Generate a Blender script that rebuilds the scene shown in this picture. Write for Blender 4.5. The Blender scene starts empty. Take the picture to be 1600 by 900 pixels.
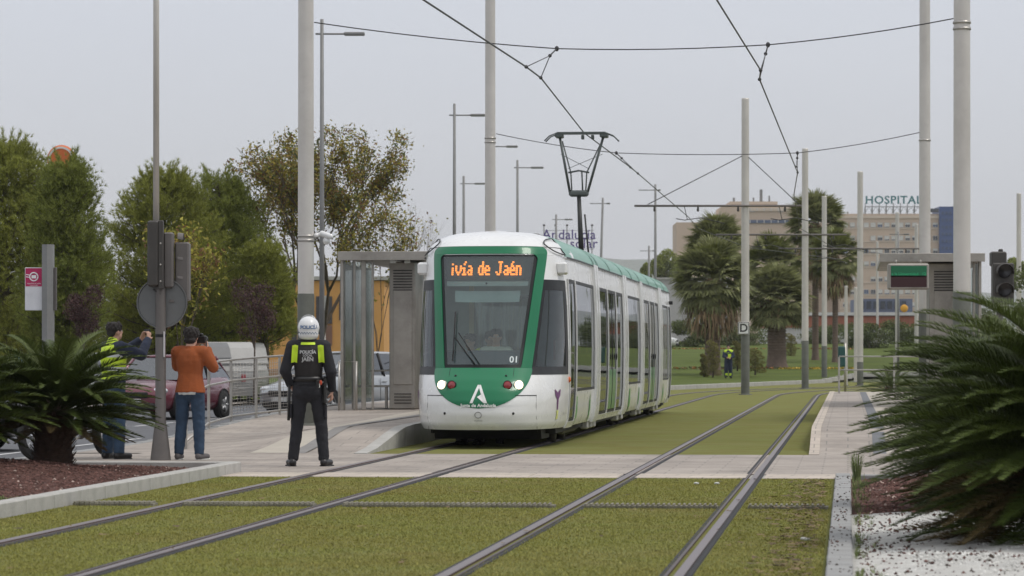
import bpy, bmesh, math, random
import numpy as np
from mathutils import Vector, Matrix, Euler
from mathutils.bvhtree import BVHTree
random.seed(7); RNG = np.random.default_rng(7)
scene = bpy.context.scene
COL = scene.collection
PI = math.pi
# ------------------------------------------------------------------ camera
H = 1.35; F = 5100.0                       # eye height (m), focal length in photo pixels (1600 wide)
cam = bpy.data.cameras.new('camera'); camo = bpy.data.objects.new('camera', cam); COL.objects.link(camo)
camo.location = (0, 0, H); camo.rotation_euler = (PI/2, 0, 0)
cam.sensor_width = 36; cam.lens = 36*F/1600; cam.shift_y = (557-450)/1600
cam.clip_start = .5; cam.clip_end = 20000
cam.dof.use_dof = True; cam.dof.focus_distance = 47; cam.dof.aperture_fstop = 5.6
scene.camera = camo
scene.render.resolution_x = 1024; scene.render.resolution_y = 576
# ------------------------------------------------------------------ sky and sun
SUN_EL = math.radians(60); SUN_AZ = math.radians(100)     # azimuth clockwise from +Y: from behind, right
w = bpy.data.worlds.new('World'); scene.world = w; w.use_nodes = True
nt = w.node_tree; nt.nodes.clear()
out = nt.nodes.new('ShaderNodeOutputWorld'); mix = nt.nodes.new('ShaderNodeMixShader')
b1 = nt.nodes.new('ShaderNodeBackground'); b2 = nt.nodes.new('ShaderNodeBackground')
sky = nt.nodes.new('ShaderNodeTexSky'); sky.sky_type = 'NISHITA'; sky.sun_disc = False
sky.sun_elevation = SUN_EL; sky.sun_rotation = SUN_AZ
nt.links.new(sky.outputs[0], b1.inputs[0]); b1.inputs[1].default_value = .08
tc = nt.nodes.new('ShaderNodeTexCoord'); sp = nt.nodes.new('ShaderNodeSeparateXYZ'); cr = nt.nodes.new('ShaderNodeValToRGB')
nt.links.new(tc.outputs['Generated'], sp.inputs[0]); nt.links.new(sp.outputs[2], cr.inputs[0])
cr.color_ramp.elements[0].position = 0.0; cr.color_ramp.elements[0].color = (.60, .60, .62, 1)
cr.color_ramp.elements[1].position = 1.0; cr.color_ramp.elements[1].color = (.98, .99, 1.0, 1)
e = cr.color_ramp.elements.new(.12); e.color = (.665, .69, .755, 1)
cn = nt.nodes.new('ShaderNodeTexNoise'); cn.inputs['Scale'].default_value = 2.2; cn.inputs['Detail'].default_value = 5
cmap = nt.nodes.new('ShaderNodeMapping'); cmap.inputs['Scale'].default_value = (1, 1, 5)
cm = nt.nodes.new('ShaderNodeMix'); cm.data_type = 'RGBA'; cm.blend_type = 'MULTIPLY'; cm.inputs[0].default_value = 1
cr2 = nt.nodes.new('ShaderNodeValToRGB'); cr2.color_ramp.elements[0].position = .3; cr2.color_ramp.elements[0].color = (.95, .955, .97, 1)
cr2.color_ramp.elements[1].position = .7; cr2.color_ramp.elements[1].color = (1.04, 1.035, 1.03, 1)
nt.links.new(tc.outputs['Generated'], cmap.inputs[0]); nt.links.new(cmap.outputs[0], cn.inputs['Vector']); nt.links.new(cn.outputs[0], cr2.inputs[0])
nt.links.new(cr.outputs[0], cm.inputs[6]); nt.links.new(cr2.outputs[0], cm.inputs[7])
nt.links.new(cm.outputs[2], b2.inputs[0]); b2.inputs[1].default_value = 1.0
mix.inputs[0].default_value = .88
nt.links.new(b1.outputs[0], mix.inputs[1]); nt.links.new(b2.outputs[0], mix.inputs[2]); nt.links.new(mix.outputs[0], out.inputs[0])
sl = bpy.data.lights.new('sun', 'SUN'); so = bpy.data.objects.new('sun', sl); COL.objects.link(so)
sl.energy = 1.35; sl.angle = math.radians(16); sl.color = (1, .95, .88)
dirv = Vector((math.sin(SUN_AZ)*math.cos(SUN_EL), math.cos(SUN_AZ)*math.cos(SUN_EL), math.sin(SUN_EL)))
so.rotation_euler = dirv.to_track_quat('Z', 'Y').to_euler(); so.location = (20, -20, 40)
scene.view_settings.view_transform = 'Standard'; scene.view_settings.look = 'None'
scene.view_settings.exposure = .15; scene.view_settings.gamma = 1
scene.cycles.max_bounces = 8; scene.cycles.transparent_max_bounces = 24

# ------------------------------------------------------------------ helpers
def at(px, py, Y): return Vector(((px-800)/F*Y, Y, H+(557-py)/F*Y))
def gp(px, Y, z=0.0): return Vector(((px-800)/F*Y, Y, z))
TD = Vector((.10235, .99475, 0)); TN = Vector((.99475, -.10235, 0)); TO = Vector((-5.4, 0, 0))
TANG = -math.asin(.10235)                      # z rotation of the track direction
def T(s, t, z=0.0): return TO + TD*s + TN*t + Vector((0, 0, z))

class MB:
    """collects faces of one mesh"""
    def __init__(s): s.v = []; s.f = []; s.sm = []; s.mi = []; s.cm = 0
    def add(s, vs, fs, smooth=False):
        b = len(s.v); s.v += [tuple(p) for p in vs]
        for f in fs: s.f.append(tuple(i+b for i in f)); s.sm.append(smooth); s.mi.append(s.cm)
        return s
    def box(s, c, d, rz=0, M=None):
        cx, cy, cz = c; hx, hy, hz = d[0]/2, d[1]/2, d[2]/2
        vs = [Vector((x*hx, y*hy, z*hz)) for x in (-1, 1) for y in (-1, 1) for z in (-1, 1)]
        R = M if M is not None else Matrix.Rotation(rz, 3, 'Z')
        vs = [R @ v + Vector(c) for v in vs]
        return s.add(vs, [(0,1,3,2),(4,6,7,5),(0,4,5,1),(2,3,7,6),(0,2,6,4),(1,5,7,3)])
    def bbox(s, c, d, b=.02, rz=0):
        """box with bevelled vertical and top edges"""
        cx, cy, cz = c; hx, hy, hz = d[0]/2, d[1]/2, d[2]/2
        R = Matrix.Rotation(rz, 3, 'Z'); vs = []
        for z, ins in ((-hz, b), (-hz+b, 0), (hz-b, 0), (hz, b)):
            for (sx, sy) in ((1,1),(-1,1),(-1,-1),(1,-1)):
                X, Y = hx-ins, hy-ins
                a = [(sx*(X), sy*(Y-b)), (sx*(X-b), sy*Y)] if sx*sy > 0 else [(sx*(X-b), sy*Y), (sx*X, sy*(Y-b))]
                for p in a: vs.append(R @ Vector((p[0], p[1], z)) + Vector(c))
        fs = [tuple(range(7, -1, -1)), tuple(range(24, 32))]
        for k in range(3):
            for i in range(8):
                j = (i+1) % 8; fs.append((k*8+i, k*8+j, k*8+8+j, k*8+8+i))
        return s.add(vs, fs)
    def tube(s, pts, r, n=10, smooth=True, caps=True):
        pts = [Vector(p) for p in pts]; rs = r if isinstance(r, (list, tuple)) else [r]*len(pts)
        vs = []; up = None
        for i, p in enumerate(pts):
            d = (pts[min(i+1, len(pts)-1)] - pts[max(i-1, 0)])
            if d.length < 1e-9: d = Vector((0, 0, 1))
            d.normalize()
            if up is None: up = Vector((1, 0, 0)) if abs(d.x) < .8 else Vector((0, 1, 0))
            a = (up - d*up.dot(d)).normalized(); b = d.cross(a); up = a
            for k in range(n):
                t = 2*PI*k/n; vs.append(p + (a*math.cos(t) + b*math.sin(t))*rs[i])
        fs = []
        for i in range(len(pts)-1):
            for k in range(n):
                j = (k+1) % n; fs.append((i*n+k, i*n+j, (i+1)*n+j, (i+1)*n+k))
        s.add(vs, fs, smooth)
        if caps: 
            b = len(s.v)-len(vs)
            s.f += [tuple(b+k for k in range(n-1, -1, -1)), tuple(b+(len(pts)-1)*n+k for k in range(n))]; s.sm += [False]*2; s.mi += [s.cm]*2
        return s
    def cyl(s, p0, p1, r0, r1=None, n=16): return s.tube([p0, p1], [r0, r0 if r1 is None else r1], n)
    def lathe(s, prof, c=(0,0,0), axis='z', n=24, smooth=True):
        vs = []; c = Vector(c)
        for (r, h) in prof:
            for k in range(n):
                t = 2*PI*k/n; x, y = r*math.cos(t), r*math.sin(t)
                p = (x, y, h) if axis == 'z' else ((h, x, y) if axis == 'x' else (x, h, y))
                vs.append(Vector(p)+c)
        fs = []
        for i in range(len(prof)-1):
            for k in range(n):
                j = (k+1) % n; fs.append((i*n+k, i*n+j, (i+1)*n+j, (i+1)*n+k))
        return s.add(vs, fs, smooth)
    def prism(s, poly, axis, a0, a1):
        """extrude a 2D polygon along axis x|y|z"""
        def P(p, a): return {'x': (a, p[0], p[1]), 'y': (p[0], a, p[1]), 'z': (p[0], p[1], a)}[axis]
        n = len(poly); vs = [P(p, a0) for p in poly] + [P(p, a1) for p in poly]
        fs = [tuple(range(n)), tuple(range(2*n-1, n-1, -1))] + [(i, (i+1) % n, n+(i+1) % n, n+i) for i in range(n)]
        return s.add(vs, fs)
    def tcap(s, p0, p1, r0, r1, n=14, k=4, flat=(1, 1), flat0=False, flat1=False):
        """tapered capsule; flat=(a,b) squashes the two cross axes"""
        p0 = Vector(p0); p1 = Vector(p1); d = (p1-p0); L = d.length; d.normalize()
        up = Vector((1, 0, 0)) if abs(d.x) < .85 else Vector((0, 1, 0))
        a = (up-d*up.dot(d)).normalized(); b = d.cross(a); prof = []
        if flat0: prof.append((r0*.02, 0)); prof.append((r0, 0))
        else:
            for i in range(k+1): t = -PI/2*(1-i/k); prof.append((max(r0*math.cos(t), r0*.02), r0*math.sin(t)))
        if flat1: prof.append((r1, L)); prof.append((r1*.02, L))
        else:
            for i in range(k+1): t = PI/2*i/k; prof.append((max(r1*math.cos(t), r1*.02), L+r1*math.sin(t)))
        vs = []
        for (r, h) in prof:
            for j in range(n):
                t = 2*PI*j/n; vs.append(p0+d*h+a*(r*math.cos(t)*flat[0])+b*(r*math.sin(t)*flat[1]))
        fs = []; m = len(prof)
        for i in range(m-1):
            for j in range(n): q = (j+1) % n; fs.append((i*n+j, i*n+q, (i+1)*n+q, (i+1)*n+j))
        fs += [tuple(range(n-1, -1, -1)), tuple((m-1)*n+j for j in range(n))]
        return s.add(vs, fs, True)
    def ell(s, c, r, rot=(0,0,0), n=16, m=10):
        R = Euler(rot).to_matrix(); c = Vector(c); vs = []; fs = []
        for i in range(m+1):
            ph = -PI/2+PI*i/m; cz = max(math.cos(ph), .02)
            for j in range(n):
                t = 2*PI*j/n; vs.append(R @ Vector((r[0]*cz*math.cos(t), r[1]*cz*math.sin(t), r[2]*math.sin(ph)))+c)
        for i in range(m):
            for j in range(n): q = (j+1) % n; fs.append((i*n+j, i*n+q, (i+1)*n+q, (i+1)*n+j))
        fs += [tuple(range(n-1, -1, -1)), tuple(m*n+j for j in range(n))]
        return s.add(vs, fs, True)
    def grid(s, fn, nu, nv, smooth=True, flip=False):
        """fn(u,v) -> point, u,v in 0..1"""
        vs = [fn(i/nu, j/nv) for j in range(nv+1) for i in range(nu+1)]
        fs = []
        for j in range(nv):
            for i in range(nu):
                a = j*(nu+1)+i; q = (a, a+1, a+nu+2, a+nu+1); fs.append(q[::-1] if flip else q)
        return s.add(vs, fs, smooth)
    def mesh(s, name, mat):
        me = bpy.data.meshes.new(name); me.from_pydata(s.v, [], s.f); me.polygons.foreach_set('use_smooth', s.sm)
        for m in (mat if isinstance(mat, (list, tuple)) else [mat]): me.materials.append(m)
        if any(s.mi): me.polygons.foreach_set('material_index', s.mi)
        me.update(); return me
    def build(s, name, mat, parent=None, loc=None, rz=None, label=None):
        return link(name, s.mesh(name, mat), parent, loc, rz, label)

def link(name, me, parent=None, loc=None, rz=None, label=None):
    o = bpy.data.objects.new(name, me); COL.objects.link(o)
    if parent: o.parent = parent
    if loc is not None: o.location = loc
    if rz is not None: o.rotation_euler = (0, 0, rz)
    if label: o['label'] = label
    return o
def np_mesh(name, V, Fa, mat, mi=None, smooth=False):
    """fast mesh from arrays: V (n,3), Fa (m,k)"""
    me = bpy.data.meshes.new(name); V = np.asarray(V, dtype=np.float32); Fa = np.asarray(Fa, dtype=np.int32); k = Fa.shape[1]
    me.vertices.add(len(V)); me.vertices.foreach_set('co', V.ravel())
    me.loops.add(Fa.size); me.loops.foreach_set('vertex_index', Fa.ravel())
    me.polygons.add(len(Fa)); me.polygons.foreach_set('loop_start', np.arange(0, Fa.size, k, dtype=np.int32))
    me.polygons.foreach_set('loop_total', np.full(len(Fa), k, dtype=np.int32))
    if mi is not None: me.polygons.foreach_set('material_index', np.asarray(mi, dtype=np.int32))
    me.polygons.foreach_set('use_smooth', np.full(len(Fa), smooth))
    for m in (mat if isinstance(mat, (list, tuple)) else [mat]): me.materials.append(m)
    me.update(calc_edges=True); return me
def thing(name, label, cat, loc=(0,0,0), rz=0, group=None):
    o = bpy.data.objects.new(name, None); COL.objects.link(o); o.location = loc; o.rotation_euler = (0, 0, rz)
    o.empty_display_size = .2; return tag(o, label, cat, group)
def tag(o, label=None, cat=None, group=None, kind=None):
    if label: o['label'] = label
    if cat: o['category'] = cat
    if group: o['group'] = group
    if kind: o['kind'] = kind
    return o
def struct(o): o['kind'] = 'structure'; return o
def stuff(o): o['kind'] = 'stuff'; return o
def children(o): return [c for c in COL.objects if c.parent == o]
def copy_thing(root, loc, rz, label, group=None, scale=None, tree=None):
    r = root.copy(); COL.objects.link(r); r.location = loc; r.rotation_euler = (0, 0, rz); r['label'] = label
    if scale: r.scale = scale
    if group: r['group'] = group
    for ch in children(root):
        c = ch.copy(); COL.objects.link(c); c.parent = r
        for g in children(ch):
            d = g.copy(); COL.objects.link(d); d.parent = c
    return r

# ------------------------------------------------------------------ materials
def M(name, col, rough=.6, metal=0.0, var=.12, vs=3.0, bump=.0, bs=60.0, coat=0.0, emit=None, es=0.0, spec=.5, island=0.0, dirt=0.0, dcol=(.12,.10,.08), hue=None, trans=0.0):
    m = bpy.data.materials.new(name); m.use_nodes = True; n = m.node_tree.nodes; l = m.node_tree.links
    b = n['Principled BSDF']; tcn = n.new('ShaderNodeTexCoord'); col = tuple(col)
    nz = n.new('ShaderNodeTexNoise'); nz.inputs['Scale'].default_value = vs; nz.inputs['Detail'].default_value = 6; nz.inputs['Roughness'].default_value = .65
    l.new(tcn.outputs['Object'], nz.inputs['Vector'])
    r = n.new('ShaderNodeValToRGB'); l.new(nz.outputs[0], r.inputs[0])
    r.color_ramp.elements[0].position = .3; r.color_ramp.elements[1].position = .7
    c2 = hue if hue else tuple(min(1, c*(1+var)) for c in col)
    r.color_ramp.elements[0].color = (*[c*(1-var) for c in col], 1); r.color_ramp.elements[1].color = (*c2, 1)
    src = r.outputs[0]
    if island > 0:
        g = n.new('ShaderNodeNewGeometry'); mr = n.new('ShaderNodeMapRange'); mr.inputs[3].default_value = 1-island; mr.inputs[4].default_value = 1+island
        l.new(g.outputs['Random Per Island'], mr.inputs[0]); mx = n.new('ShaderNodeMix'); mx.data_type = 'RGBA'; mx.blend_type = 'MULTIPLY'; mx.inputs[0].default_value = 1
        l.new(src, mx.inputs[6]); l.new(mr.outputs[0], mx.inputs[7]); src = mx.outputs[2]
    if dirt > 0:
        d = n.new('ShaderNodeTexNoise'); d.inputs['Scale'].default_value = vs*.45+.3; d.inputs['Detail'].default_value = 8; d.inputs['Roughness'].default_value = .75
        mp = n.new('ShaderNodeMapping'); mp.inputs['Location'].default_value = (3.7, 1.3, 8.1); l.new(tcn.outputs['Object'], mp.inputs[0]); l.new(mp.outputs[0], d.inputs['Vector'])
        rr = n.new('ShaderNodeValToRGB'); rr.color_ramp.elements[0].position = .48; rr.color_ramp.elements[0].color = (0,0,0,1)
        rr.color_ramp.elements[1].position = .72; rr.color_ramp.elements[1].color = (dirt,)*3+(1,)
        l.new(d.outputs[0], rr.inputs[0]); mx = n.new('ShaderNodeMix'); mx.data_type = 'RGBA'
        l.new(rr.outputs[0], mx.inputs[0]); l.new(src, mx.inputs[6]); mx.inputs[7].default_value = (*dcol, 1); src = mx.outputs[2]
    l.new(src, b.inputs['Base Color'])
    b.inputs['Metallic'].default_value = metal; b.inputs['Specular IOR Level'].default_value = spec
    rm = n.new('ShaderNodeMapRange'); rm.inputs[3].default_value = max(.02, rough-.08); rm.inputs[4].default_value = min(1, rough+.08)
    l.new(nz.outputs[0], rm.inputs[0]); l.new(rm.outputs[0], b.inputs['Roughness'])
    if coat: b.inputs['Coat Weight'].default_value = coat; b.inputs['Coat Roughness'].default_value = .05
    if trans:
        ts = n.new('ShaderNodeBsdfTranslucent'); l.new(src, ts.inputs[0]); ms = n.new('ShaderNodeMixShader'); ms.inputs[0].default_value = trans
        l.new(b.outputs[0], ms.inputs[1]); l.new(ts.outputs[0], ms.inputs[2]); l.new(ms.outputs[0], n['Material Output'].inputs[0])
    if emit: b.inputs['Emission Color'].default_value = (*emit, 1); b.inputs['Emission Strength'].default_value = es
    if bump > 0:
        bn = n.new('ShaderNodeTexNoise'); bn.inputs['Scale'].default_value = bs; bn.inputs['Detail'].default_value = 4
        l.new(tcn.outputs['Object'], bn.inputs['Vector']); bp = n.new('ShaderNodeBump'); bp.inputs['Strength'].default_value = bump; bp.inputs['Distance'].default_value = .02
        l.new(bn.outputs[0], bp.inputs['Height']); l.new(bp.outputs[0], b.inputs['Normal'])
    return m
def brick_mat(name, c1, c2, mortar, bw, bh, ms=.008, rot=0.0, rough=.8, dirt=.35, squash=1.0, offset=.5, big=.25):
    m = M(name, c1, rough, var=.1, vs=1.2, dirt=0); n = m.node_tree.nodes; l = m.node_tree.links; b = n['Principled BSDF']
    tcn = n.new('ShaderNodeTexCoord'); mp = n.new('ShaderNodeMapping'); mp.inputs['Rotation'].default_value = (0, 0, rot); l.new(tcn.outputs['Object'], mp.inputs[0])
    br = n.new('ShaderNodeTexBrick'); l.new(mp.outputs[0], br.inputs['Vector']); br.offset = offset
    br.inputs['Color1'].default_value = (*c1, 1); br.inputs['Color2'].default_value = (*c2, 1); br.inputs['Mortar'].default_value = (*mortar, 1)
    br.inputs['Scale'].default_value = 1; br.inputs['Mortar Size'].default_value = ms; br.inputs['Brick Width'].default_value = bw; br.inputs['Row Height'].default_value = bh
    br.inputs['Bias'].default_value = 0
    nz = n.new('ShaderNodeTexNoise'); nz.inputs['Scale'].default_value = .7; nz.inputs['Detail'].default_value = 9; nz.inputs['Roughness'].default_value = .7; l.new(mp.outputs[0], nz.inputs['Vector'])
    r = n.new('ShaderNodeValToRGB'); r.color_ramp.elements[0].position = .35; r.color_ramp.elements[0].color = (1-big,)*3+(1,); r.color_ramp.elements[1].position = .65; r.color_ramp.elements[1].color = (1.08,)*3+(1,)
    l.new(nz.outputs[0], r.inputs[0]); mx = n.new('ShaderNodeMix'); mx.data_type = 'RGBA'; mx.blend_type = 'MULTIPLY'; mx.inputs[0].default_value = 1
    l.new(br.outputs[0], mx.inputs[6]); l.new(r.outputs[0], mx.inputs[7]); l.new(mx.outputs[2], b.inputs['Base Color'])
    bp = n.new('ShaderNodeBump'); bp.inputs['Strength'].default_value = .3; bp.inputs['Distance'].default_value = .01; bp.invert = True
    l.new(br.outputs['Fac'], bp.inputs['Height']); l.new(bp.outputs[0], b.inputs['Normal'])
    return m
def glass(name, tint=(.6,.7,.68), refl=.06, rough=.02, body=0.0, bcol=(.02,.02,.02), ior=1.5):
    """thin glazing: tinted see-through plus mirror reflection by Fresnel"""
    m = bpy.data.materials.new(name); m.use_nodes = True; n = m.node_tree.nodes; l = m.node_tree.links; n.clear()
    o = n.new('ShaderNodeOutputMaterial'); t = n.new('ShaderNodeBsdfTransparent'); t.inputs[0].default_value = (*tint, 1)
    g = n.new('ShaderNodeBsdfGlossy'); g.inputs['Roughness'].default_value = rough; g.inputs[0].default_value = (.95, .97, 1, 1)
    fr = n.new('ShaderNodeFresnel'); fr.inputs[0].default_value = ior; ma = n.new('ShaderNodeMath'); ma.operation = 'ADD'; ma.inputs[1].default_value = refl; ma.use_clamp = True
    l.new(fr.outputs[0], ma.inputs[0])
    nz = n.new('ShaderNodeTexNoise'); nz.inputs['Scale'].default_value = .9; tcn = n.new('ShaderNodeTexCoord'); l.new(tcn.outputs['Object'], nz.inputs['Vector'])
    bp = n.new('ShaderNodeBump'); bp.inputs['Strength'].default_value = .08; bp.inputs['Distance'].default_value = .02; l.new(nz.outputs[0], bp.inputs['Height']); l.new(bp.outputs[0], g.inputs['Normal'])
    base = t.outputs[0]
    if body > 0:
        df = n.new('ShaderNodeBsdfDiffuse'); df.inputs[0].default_value = (*bcol, 1); m0 = n.new('ShaderNodeMixShader'); m0.inputs[0].default_value = body
        l.new(t.outputs[0], m0.inputs[1]); l.new(df.outputs[0], m0.inputs[2]); base = m0.outputs[0]
    mxs = n.new('ShaderNodeMixShader'); l.new(ma.outputs[0], mxs.inputs[0]); l.new(base, mxs.inputs[1]); l.new(g.outputs[0], mxs.inputs[2]); l.new(mxs.outputs[0], o.inputs[0])
    return m

steel = M('galvanised_steel', (.50,.49,.47), .42, .55, .12, 1.5, .15, 25, dirt=.35, dcol=(.32,.30,.27))
polesteel = M('brushed_pole_steel', (.60,.57,.53), .45, .3, .10, .8, .1, 12, dirt=.35, dcol=(.36,.33,.29))
grime = M('grey_green_pole_paint', (.125,.13,.11), .65, .1, .18, 2.5, .2, 30, dirt=.5, dcol=(.08,.08,.065))
darksteel = M('dark_signal_paint', (.06,.055,.05), .55, .2, .15, 3, .1, 30, dirt=.4, dcol=(.11,.10,.085))
greysteel = M('grey_brown_signal_paint', (.135,.122,.115), .5, .2, .12, 3, .05, 30, dirt=.4, dcol=(.09,.08,.07))
stainless = M('stainless_handrail', (.45,.43,.40), .4, .7, .1, 3, dirt=.4, dcol=(.22,.19,.16))
rusty = M('weathered_shelter_steel', (.36,.335,.30), .5, .5, .18, 2, .1, 20, dirt=.5, dcol=(.13,.115,.10))
black = M('black_rubber', (.012,.012,.013), .6, 0, .2, 5)
wirem = M('catenary_wire', (.05,.05,.052), .5, .4)
white = M('tram_white_paint', (.76,.76,.75), .28, 0, .04, .8, coat=.5, dirt=.28, dcol=(.48,.46,.43))
tgreen = M('tram_green_paint', (.0,.155,.062), .35, 0, .06, .8, coat=.25, spec=.35, dirt=.12, dcol=(.03,.13,.07))
fgreen = M('fairing_green', (.075,.29,.19), .4, 0, .08, .6, coat=.3, dirt=.45, dcol=(.13,.25,.2))
seamg = M('fairing_seam_green', (.008,.10,.055), .5)
blackp = M('black_window_frame', (.010,.011,.012), .45, 0, .1, 2, spec=.3)
windscreen = glass('windscreen_glass', (.85,.95,.92), .02, .05, body=.16, bcol=(.22,.27,.26))
sideglass = glass('tram_side_glass', (.15,.17,.16), .07, body=.45, bcol=(.012,.014,.013), ior=1.15)
clearglass = glass('shelter_glass', (.80,.83,.81), .03, .08, body=.12, bcol=(.42,.44,.42), ior=1.3)
asphalt = M('asphalt', (.115,.118,.128), .85, 0, .14, .5, .6, 90, dirt=.4, dcol=(.085,.085,.09))
roadpaint = M('road_marking_paint', (.55,.55,.55), .7, 0, .15, 6, .2, 50, dirt=.5, dcol=(.25,.25,.26))
concrete = M('kerb_concrete', (.40,.39,.365), .85, 0, .14, 4, .35, 60, dirt=.45, dcol=(.23,.21,.18))
granite = M('grey_kerb', (.29,.29,.285), .85, 0, .12, 5, .35, 60, dirt=.5, dcol=(.2,.19,.17))
rubberdark = M('rail_rubber_edge', (.02,.02,.022), .8, 0, .3, 12, .3, 60)
railsteel = M('rail_steel', (.07,.052,.05), .5, .4, .18, 6, .1, 40, dirt=.5, dcol=(.12,.075,.055))
railshine = M('polished_rail_head', (.17,.14,.14), .42, .5, .15, 3, dirt=.5, dcol=(.2,.15,.14))
rustm = M('rusty_groove', (.06,.03,.02), .9, 0, .35, 10, .5, 50)
skin = M('skin', (.50,.29,.21), .55, 0, .08, 8)
hairm = M('dark_hair', (.018,.013,.011), .65, 0, .4, 40, .8, 150)
# ------------------------------------------------------------------ ground, road, lawns
earth = M('dry_earth', (.13,.12,.075), .95, 0, .3, .25, .4, 20, hue=(.10,.13,.05))
lawnm = M('track_turf', (.20,.185,.048), .95, 0, .14, .9, .8, 130, dirt=.45, dcol=(.235,.195,.10), hue=(.195,.215,.07), spec=.1)
parkm = M('park_grass', (.085,.115,.03), .95, 0, .25, .35, .6, 60, dirt=.35, dcol=(.14,.14,.045), hue=(.11,.145,.03), spec=.1) if True else M('x', (.075,.115,.03), .95, 0, .25, .35, .6, 60, dirt=.35, dcol=(.11,.13,.035), spec=.15)
def sm(x, a, b): t = min(1, max(0, (x-a)/(b-a))); return t*t*(3-2*t)
def gz(X, Y):
    r = min(max(Y-165, 0), 85)*.027
    return r*sm(X, -14, -2)
mb = MB()
xs = [-2500,-900,-300,-120,-60,-30,-20,-14,-11,-8,-5,-2,5,15,30,60,120,300,900,2500]; ys = [-60,0,60,120,150,160,165,170,180,195,210,225,240,252,300,500,900,1500,3000,6000]
vs = [(x, y, gz(x, y)-.19) for y in ys for x in xs]; nx = len(xs)
mb.add(vs, [(j*nx+i, j*nx+i+1, (j+1)*nx+i+1, (j+1)*nx+i) for j in range(len(ys)-1) for i in range(nx-1)], True)
struct(mb.build('ground', earth))
def curbx(Y): return 6.5+(Y-132)*.275 if Y < 176 else 18.6+(Y-176)*2.2
mb = MB(); rows = list(range(100, 176, 4))+[176]+list(range(179, 262, 3))
for j in range(len(rows)-1):
    a, b = rows[j], rows[j+1]; n = 12
    for i in range(n):
        q = []
        for (Y, k) in ((a, i), (a, i+1), (b, i+1), (b, i)):
            x0 = -12; x1 = min(curbx(Y), 120); x = x0+(x1-x0)*k/n; q.append((x, Y, gz(x, Y)+.05))
        mb.add(q, [(0,1,2,3)], True)
struct(mb.build('park_lawn', parkm))
mb = MB()
cl = [(curbx(y), y) for y in list(range(100, 176, 6))+[176, 179, 183, 190]]
pk = thing('park_kerb', 'long pale concrete kerb between the park grass and the tram lawn', 'kerb', (cl[0][0], cl[0][1], 0))
for i in range(len(cl)-1):
    a, b = Vector((*cl[i], 0)), Vector((*cl[i+1], 0)); L = (b-a).length; n = max(1, int(L/2)); ang = math.atan2(b.y-a.y, b.x-a.x)
    for k in range(n):
        c = a.lerp(b, (k+.5)/n); k0 = MB(); k0.bbox((0,0,0), (L/n-.02, .18, .24), .015)
        o = k0.build('kerb_stone', concrete, pk); o.location = c-Vector((cl[0][0], cl[0][1], 0))+Vector((0, 0, .06+gz(c.x, c.y))); o.rotation_euler = (0, 0, ang)
# turf of the tram corridor
mb = MB()
def tsheet(mb, s0, s1, t0, t1, z=0.0, ns=1, ntt=1):
    for i in range(ns):
        for j in range(ntt):
            a, b = s0+(s1-s0)*i/ns, s0+(s1-s0)*(i+1)/ns; c, d = t0+(t1-t0)*j/ntt, t0+(t1-t0)*(j+1)/ntt
            mb.add([T(a, c, z), T(a, d, z), T(b, d, z), T(b, c, z)], [(0,1,2,3)])
S1, S2 = 36.7, 45.3                       # crossing, near and far edge along the track
tsheet(mb, 6, S1, -1.64, 5.23, 0, 15, 4)
tsheet(mb, S2, 100, -1.30, 4.9, 0, 15, 4)
a = T(100, -1.3); b = T(100, 4.9)
mb.add([a, b, (60, 100, 0), (60, 186, 0), (curbx(186), 186, 0), (curbx(176), 176, 0), (curbx(132), 132, 0), (curbx(100), 100, 0)], [tuple(range(8))])
struct(mb.build('track_lawn', lawnm))
# short turf blades near the camera (individual blades, nobody could count them)
N = 260000
s = 17+(RNG.random(N)**1.25)*19.6; t = -1.62+RNG.random(N)*6.83
for c in (0, 3.63):
    for r in (-.7175, .7175):
        k = np.abs(t-(c+r)) > .085; s, t = s[k], t[k]
P = np.stack([-5.4+.10235*s+.99475*t, .99475*s-.10235*t, np.zeros_like(s)], 1); n = len(P)
ang = RNG.random(n)*2*PI; hgt = .006+RNG.random(n)*.011; wd = .003+RNG.random(n)*.0025; lean = (RNG.random((n,2))-.5)*.02
V = np.zeros((n,3,3)); dx = np.stack([np.cos(ang)*wd, np.sin(ang)*wd, np.zeros(n)], 1)
V[:,0] = P-dx; V[:,1] = P+dx; V[:,2] = P+np.stack([lean[:,0], lean[:,1], hgt], 1)
blade = M('turf_blade', (.30,.265,.072), .9, 0, .12, .6, island=.2, dirt=.5, dcol=(.40,.32,.16), hue=(.275,.295,.08), spec=.1)
o = link('turf_blades', np_mesh('turf_blades', V.reshape(-1,3), np.arange(3*n).reshape(-1,3), blade)); stuff(o)
tag(o, 'short mossy green blades of the turf between the rails', 'grass')
# dry leaves and litter on the turf edge
N = 900
s = 17+RNG.random(N)*19; t = 5.15-np.abs(RNG.normal(0,.22,N)); k = t > 4.0; s, t = s[k], t[k]
s = np.concatenate([s, 17+RNG.random(160)*19]); t = np.concatenate([t, -1.5+RNG.random(160)*6.4]); n = len(s)
P = np.stack([-5.4+.10235*s+.99475*t, .99475*s-.10235*t, np.full(n,.022)], 1); R = RNG.random((n,4,2))-.5; sz = (.008+RNG.random(n)**3*.03)[:,None,None]
Q = np.array([[-1,-1],[1,-1],[1,1],[-1,1]])[None]*sz+R*sz; V = np.repeat(P[:,None], 4, 1); V[:,:,:2] += Q; V[:,:,2] += RNG.random((n,4))*.012
litterm = M('dry_leaf', (.14,.095,.045), .9, island=.6)
o = link('fallen_leaves', np_mesh('fallen_leaves', V.reshape(-1,3), np.arange(4*n).reshape(-1,4), litterm)); stuff(o); tag(o, 'scattered brown leaf crumbs on the turf by the right kerb', 'leaves')
papm = M('pale_litter', (.62,.62,.58), .8)
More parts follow.
